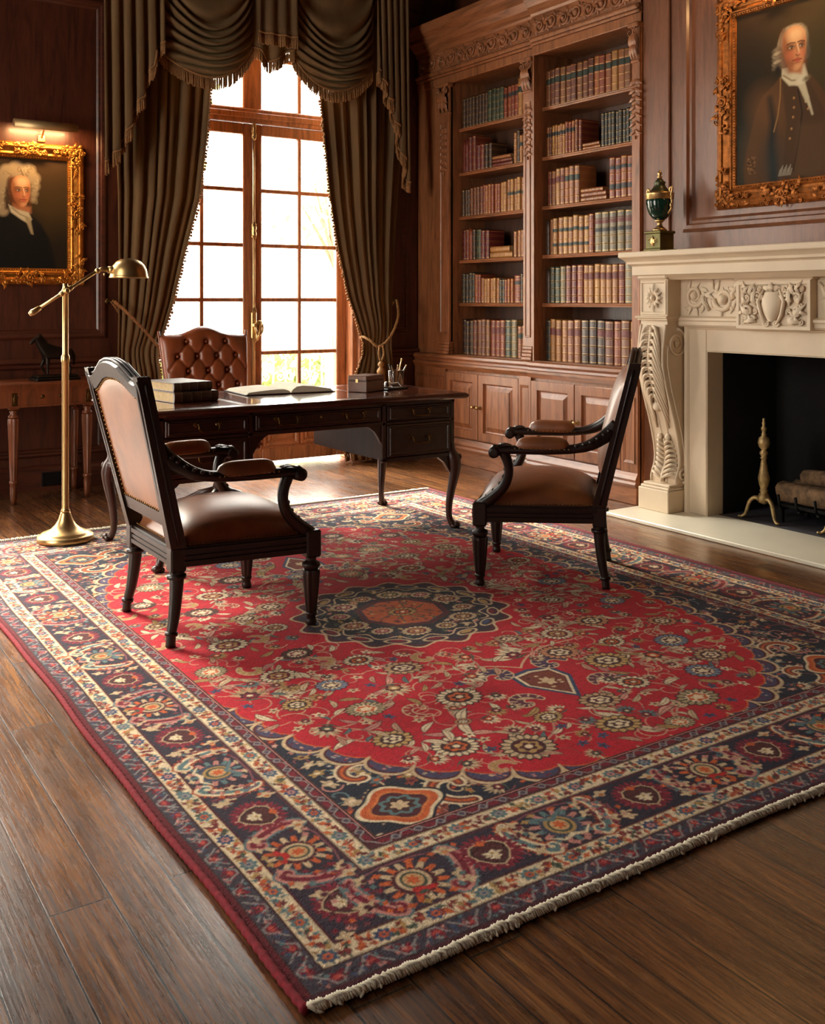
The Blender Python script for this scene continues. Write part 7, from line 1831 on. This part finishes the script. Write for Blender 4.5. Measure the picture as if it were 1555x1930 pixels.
b = MB(); f2 = lambda s_, t: (lerp(3.02, 3.36, s_), 6.69 + .02 * math.cos(5 * PI * s_), lerp(HV, interp(s_, [0, .2, .42, .62, .8, 1], [3.08, 3.06, 2.985, 3.01, 3.07, 3.09]), t)); b.grid(24, 12, f2); o = b.build('under_tab', M['velvet'], va, recalc=False); o.modifiers.new('t', 'SOLIDIFY').thickness = .004
fringe_along([f2(k / 24, 1) for k in range(25)], o, .085, .0085, 8)
# ------------------------------------------------------------ outside: terrace, railing, hedge, trees
b = MB(); b.box(-12, 22, 7.2, 40, -.3, -.05); tag(b.build('terrace_ground', M['ground']), kind='structure')
rl = thing('balcony_railing', 'pale scrollwork balcony railing outside the tall window', 'railing', (0, 0, 0))
b = MB()
for h in (.93, .80, .10): b.box(1.2, 6.2, 8.19, 8.23, h, h + .03)
b.build('rails', M['white'], rl)
for k in range(20):
    x = 1.35 + .245 * k; b = MB(); P = placer((x, 8.21, .46), (1, 0, 0), (0, 0, 1), (0, -1, 0))
    b.tube([P(-.1225, -.36, 0), P(-.1225, .48, 0)], .010, 6)
    for s in (-1, 1):
        for q in (-1, 1): scroll(b, P, s * .055, q * .12, .05, q * PI / 2, s * q * 1.3, .009, 0, 0, 18, 6)
    b.tube([P(0, -.36, 0), P(0, .34, 0)], .008, 6); b.build('scroll_panel', M['white'], rl)
pt = thing('stone_pier', 'white stone pier at the right end of the balcony outside the window', 'pier', (4.62, 8.15, -.05))
b = MB(); b.box(-.14, .14, -.14, .14, 0, .78, 0, .01); b.build('shaft', M['white'], pt); b = MB(); b.box(-.17, .17, -.17, .17, .78, .84, 0, .01); b.build('cap', M['white'], pt)
def leaves(b, n, fn, rn, s0, s1):
    for _ in range(n):
        c = Vector(fn()); a = Vector((rn.gauss(0, 1), rn.gauss(0, 1), rn.gauss(0, 1))).normalized(); t = a.orthogonal().normalized(); u = a.cross(t); s = rn.uniform(s0, s1)
        b.add([tuple(c - t * s), tuple(c - u * s * .4), tuple(c + t * s), tuple(c + u * s * .4)], [[0, 1, 2, 3]])
def shrub(label, loc, w, d, h, n, seed):
    rn = random.Random(seed); r = thing('garden_shrub', label, 'shrub', loc, 0, 'shrubs beyond the balcony')
    b = MB()
    def pt_():
        while True:
            p = (rn.uniform(-1, 1), rn.uniform(-1, 1), rn.uniform(-1, 1))
            if sum(k * k for k in p) < 1: return (p[0] * w, p[1] * d, h * .55 + p[2] * h * .5)
    leaves(b, n, pt_, rn, .05, .11); o = b.build('foliage', M['leaf'], r, recalc=False)
    b = MB(); b.tube([(0, 0, -.02), (.02, 0, h * .5)], .03, 6); b.build('stem', M['trunk'], r)
shrub('pale green shrub directly behind the balcony railing, left half of the window', (3.0, 9.0, -.05), .72, .35, .8, 600, 1)
shrub('pale green shrub directly behind the balcony railing, right half of the window', (4.55, 9.1, -.05), .72, .35, .78, 600, 2)
def tree(label, loc, r0, h, n, seed):
    rn = random.Random(seed); r = thing('garden_tree', label, 'tree', loc, 0, 'trees outside the window')
    b = MB()
    cl = [(rn.uniform(-.7, .7) * r0, rn.uniform(-.5, .5) * r0, h * rn.uniform(.55, 1)) for _ in range(16)]
    def pt_():
        c = rn.choice(cl); return (c[0] + rn.gauss(0, r0 * .22), c[1] + rn.gauss(0, r0 * .22), c[2] + rn.gauss(0, r0 * .16))
    leaves(b, n, pt_, rn, .06, .14); b.build('crown', M['leaf'], r, recalc=False)
    b = MB(); b.tube([(0, 0, 0), (.05, 0, h * .4), (-.05, .05, h * .8)], [.14, .1, .04], 8)
    for c in cl[:7]: b.tube([(0, 0, h * .4), (c[0] * .5, c[1] * .5, h * .55), c], [.05, .035, .012], 6)
    b.build('trunk', M['trunk'], r)
tree('hazy garden tree seen through the left panes of the window', (4.6, 15, -.06), 1.9, 4.8, 900, 3)
tree('hazy garden tree seen through the right panes of the window', (9.2, 16.5, -.06), 1.9, 4.6, 900, 4)
# ------------------------------------------------------------ light: overcast sky through the windows, two picture lamps
w = bpy.data.worlds.new('overcast_sky'); S.world = w; w.use_nodes = True; nt = w.node_tree
bg = nt.nodes['Background']; tc_ = nt.nodes.new('ShaderNodeTexCoord'); sp = nt.nodes.new('ShaderNodeSeparateXYZ'); rp = nt.nodes.new('ShaderNodeValToRGB')
nt.links.new(tc_.outputs['Generated'], sp.inputs[0]); nt.links.new(sp.outputs[2], rp.inputs[0])
rp.color_ramp.elements[0].position = .0; rp.color_ramp.elements[0].color = (.95, .88, .78, 1); rp.color_ramp.elements[1].position = .9; rp.color_ramp.elements[1].color = (1.0, .97, .93, 1)
nt.links.new(rp.outputs[0], bg.inputs['Color']); bg.inputs['Strength'].default_value = SKY
su = bpy.data.lights.new('hazy_sun', 'SUN'); su.energy = SUN; su.angle = math.radians(22); su.color = (1, .90, .76)
so_ = bpy.data.objects.new('hazy_sun', su); C.objects.link(so_); so_.location = (2, 12, 8); so_.rotation_euler = Vector((.16, -.74, -.66)).to_track_quat('-Z', 'Y').to_euler()
def portal(loc, rot, sx, sy):
    li = bpy.data.lights.new('sky_portal', 'AREA'); li.shape = 'RECTANGLE'; li.size = sx; li.size_y = sy; li.cycles.is_portal = True
    o = bpy.data.objects.new('sky_portal', li); C.objects.link(o); o.location = loc; o.rotation_euler = rot
portal((3.2, 7.19, 1.55), (-PI / 2, 0, 0), 1.7, 3.0); portal((.215, 7.19, 1.55), (-PI / 2, 0, 0), 1.6, 3.0)
for (a, c) in LW: portal((-1.84, (a + c) / 2, 1.77), (0, -PI / 2, 0), 3.0, c - a)
# ------------------------------------------------------------ camera and colour
cam = bpy.data.cameras.new('camera'); co = bpy.data.objects.new('camera', cam); C.objects.link(co); S.camera = co
FPX = 1909.0
cam.sensor_fit = 'HORIZONTAL'; cam.sensor_width = 36; cam.lens = 36 * FPX / 1555; cam.shift_y = -(965 - 568) / 1555; cam.clip_start = .05; cam.clip_end = 200
co.location = (0, 0, 1.25); co.rotation_euler = (PI / 2, 0, -math.atan(1257 / 1909))
S.view_settings.view_transform = 'Standard'; S.view_settings.look = 'None'; S.view_settings.gamma = 1; S.view_settings.use_curve_mapping = False
S.view_settings.exposure = EXPO
S.cycles.max_bounces = 8; S.cycles.diffuse_bounces = 5; S.cycles.glossy_bounces = 4; S.cycles.transmission_bounces = 6; S.cycles.transparent_max_bounces = 12
S.cycles.use_denoising = True; S.cycles.sample_clamp_indirect = 6; S.cycles.caustics_reflective = False; S.cycles.caustics_refractive = False
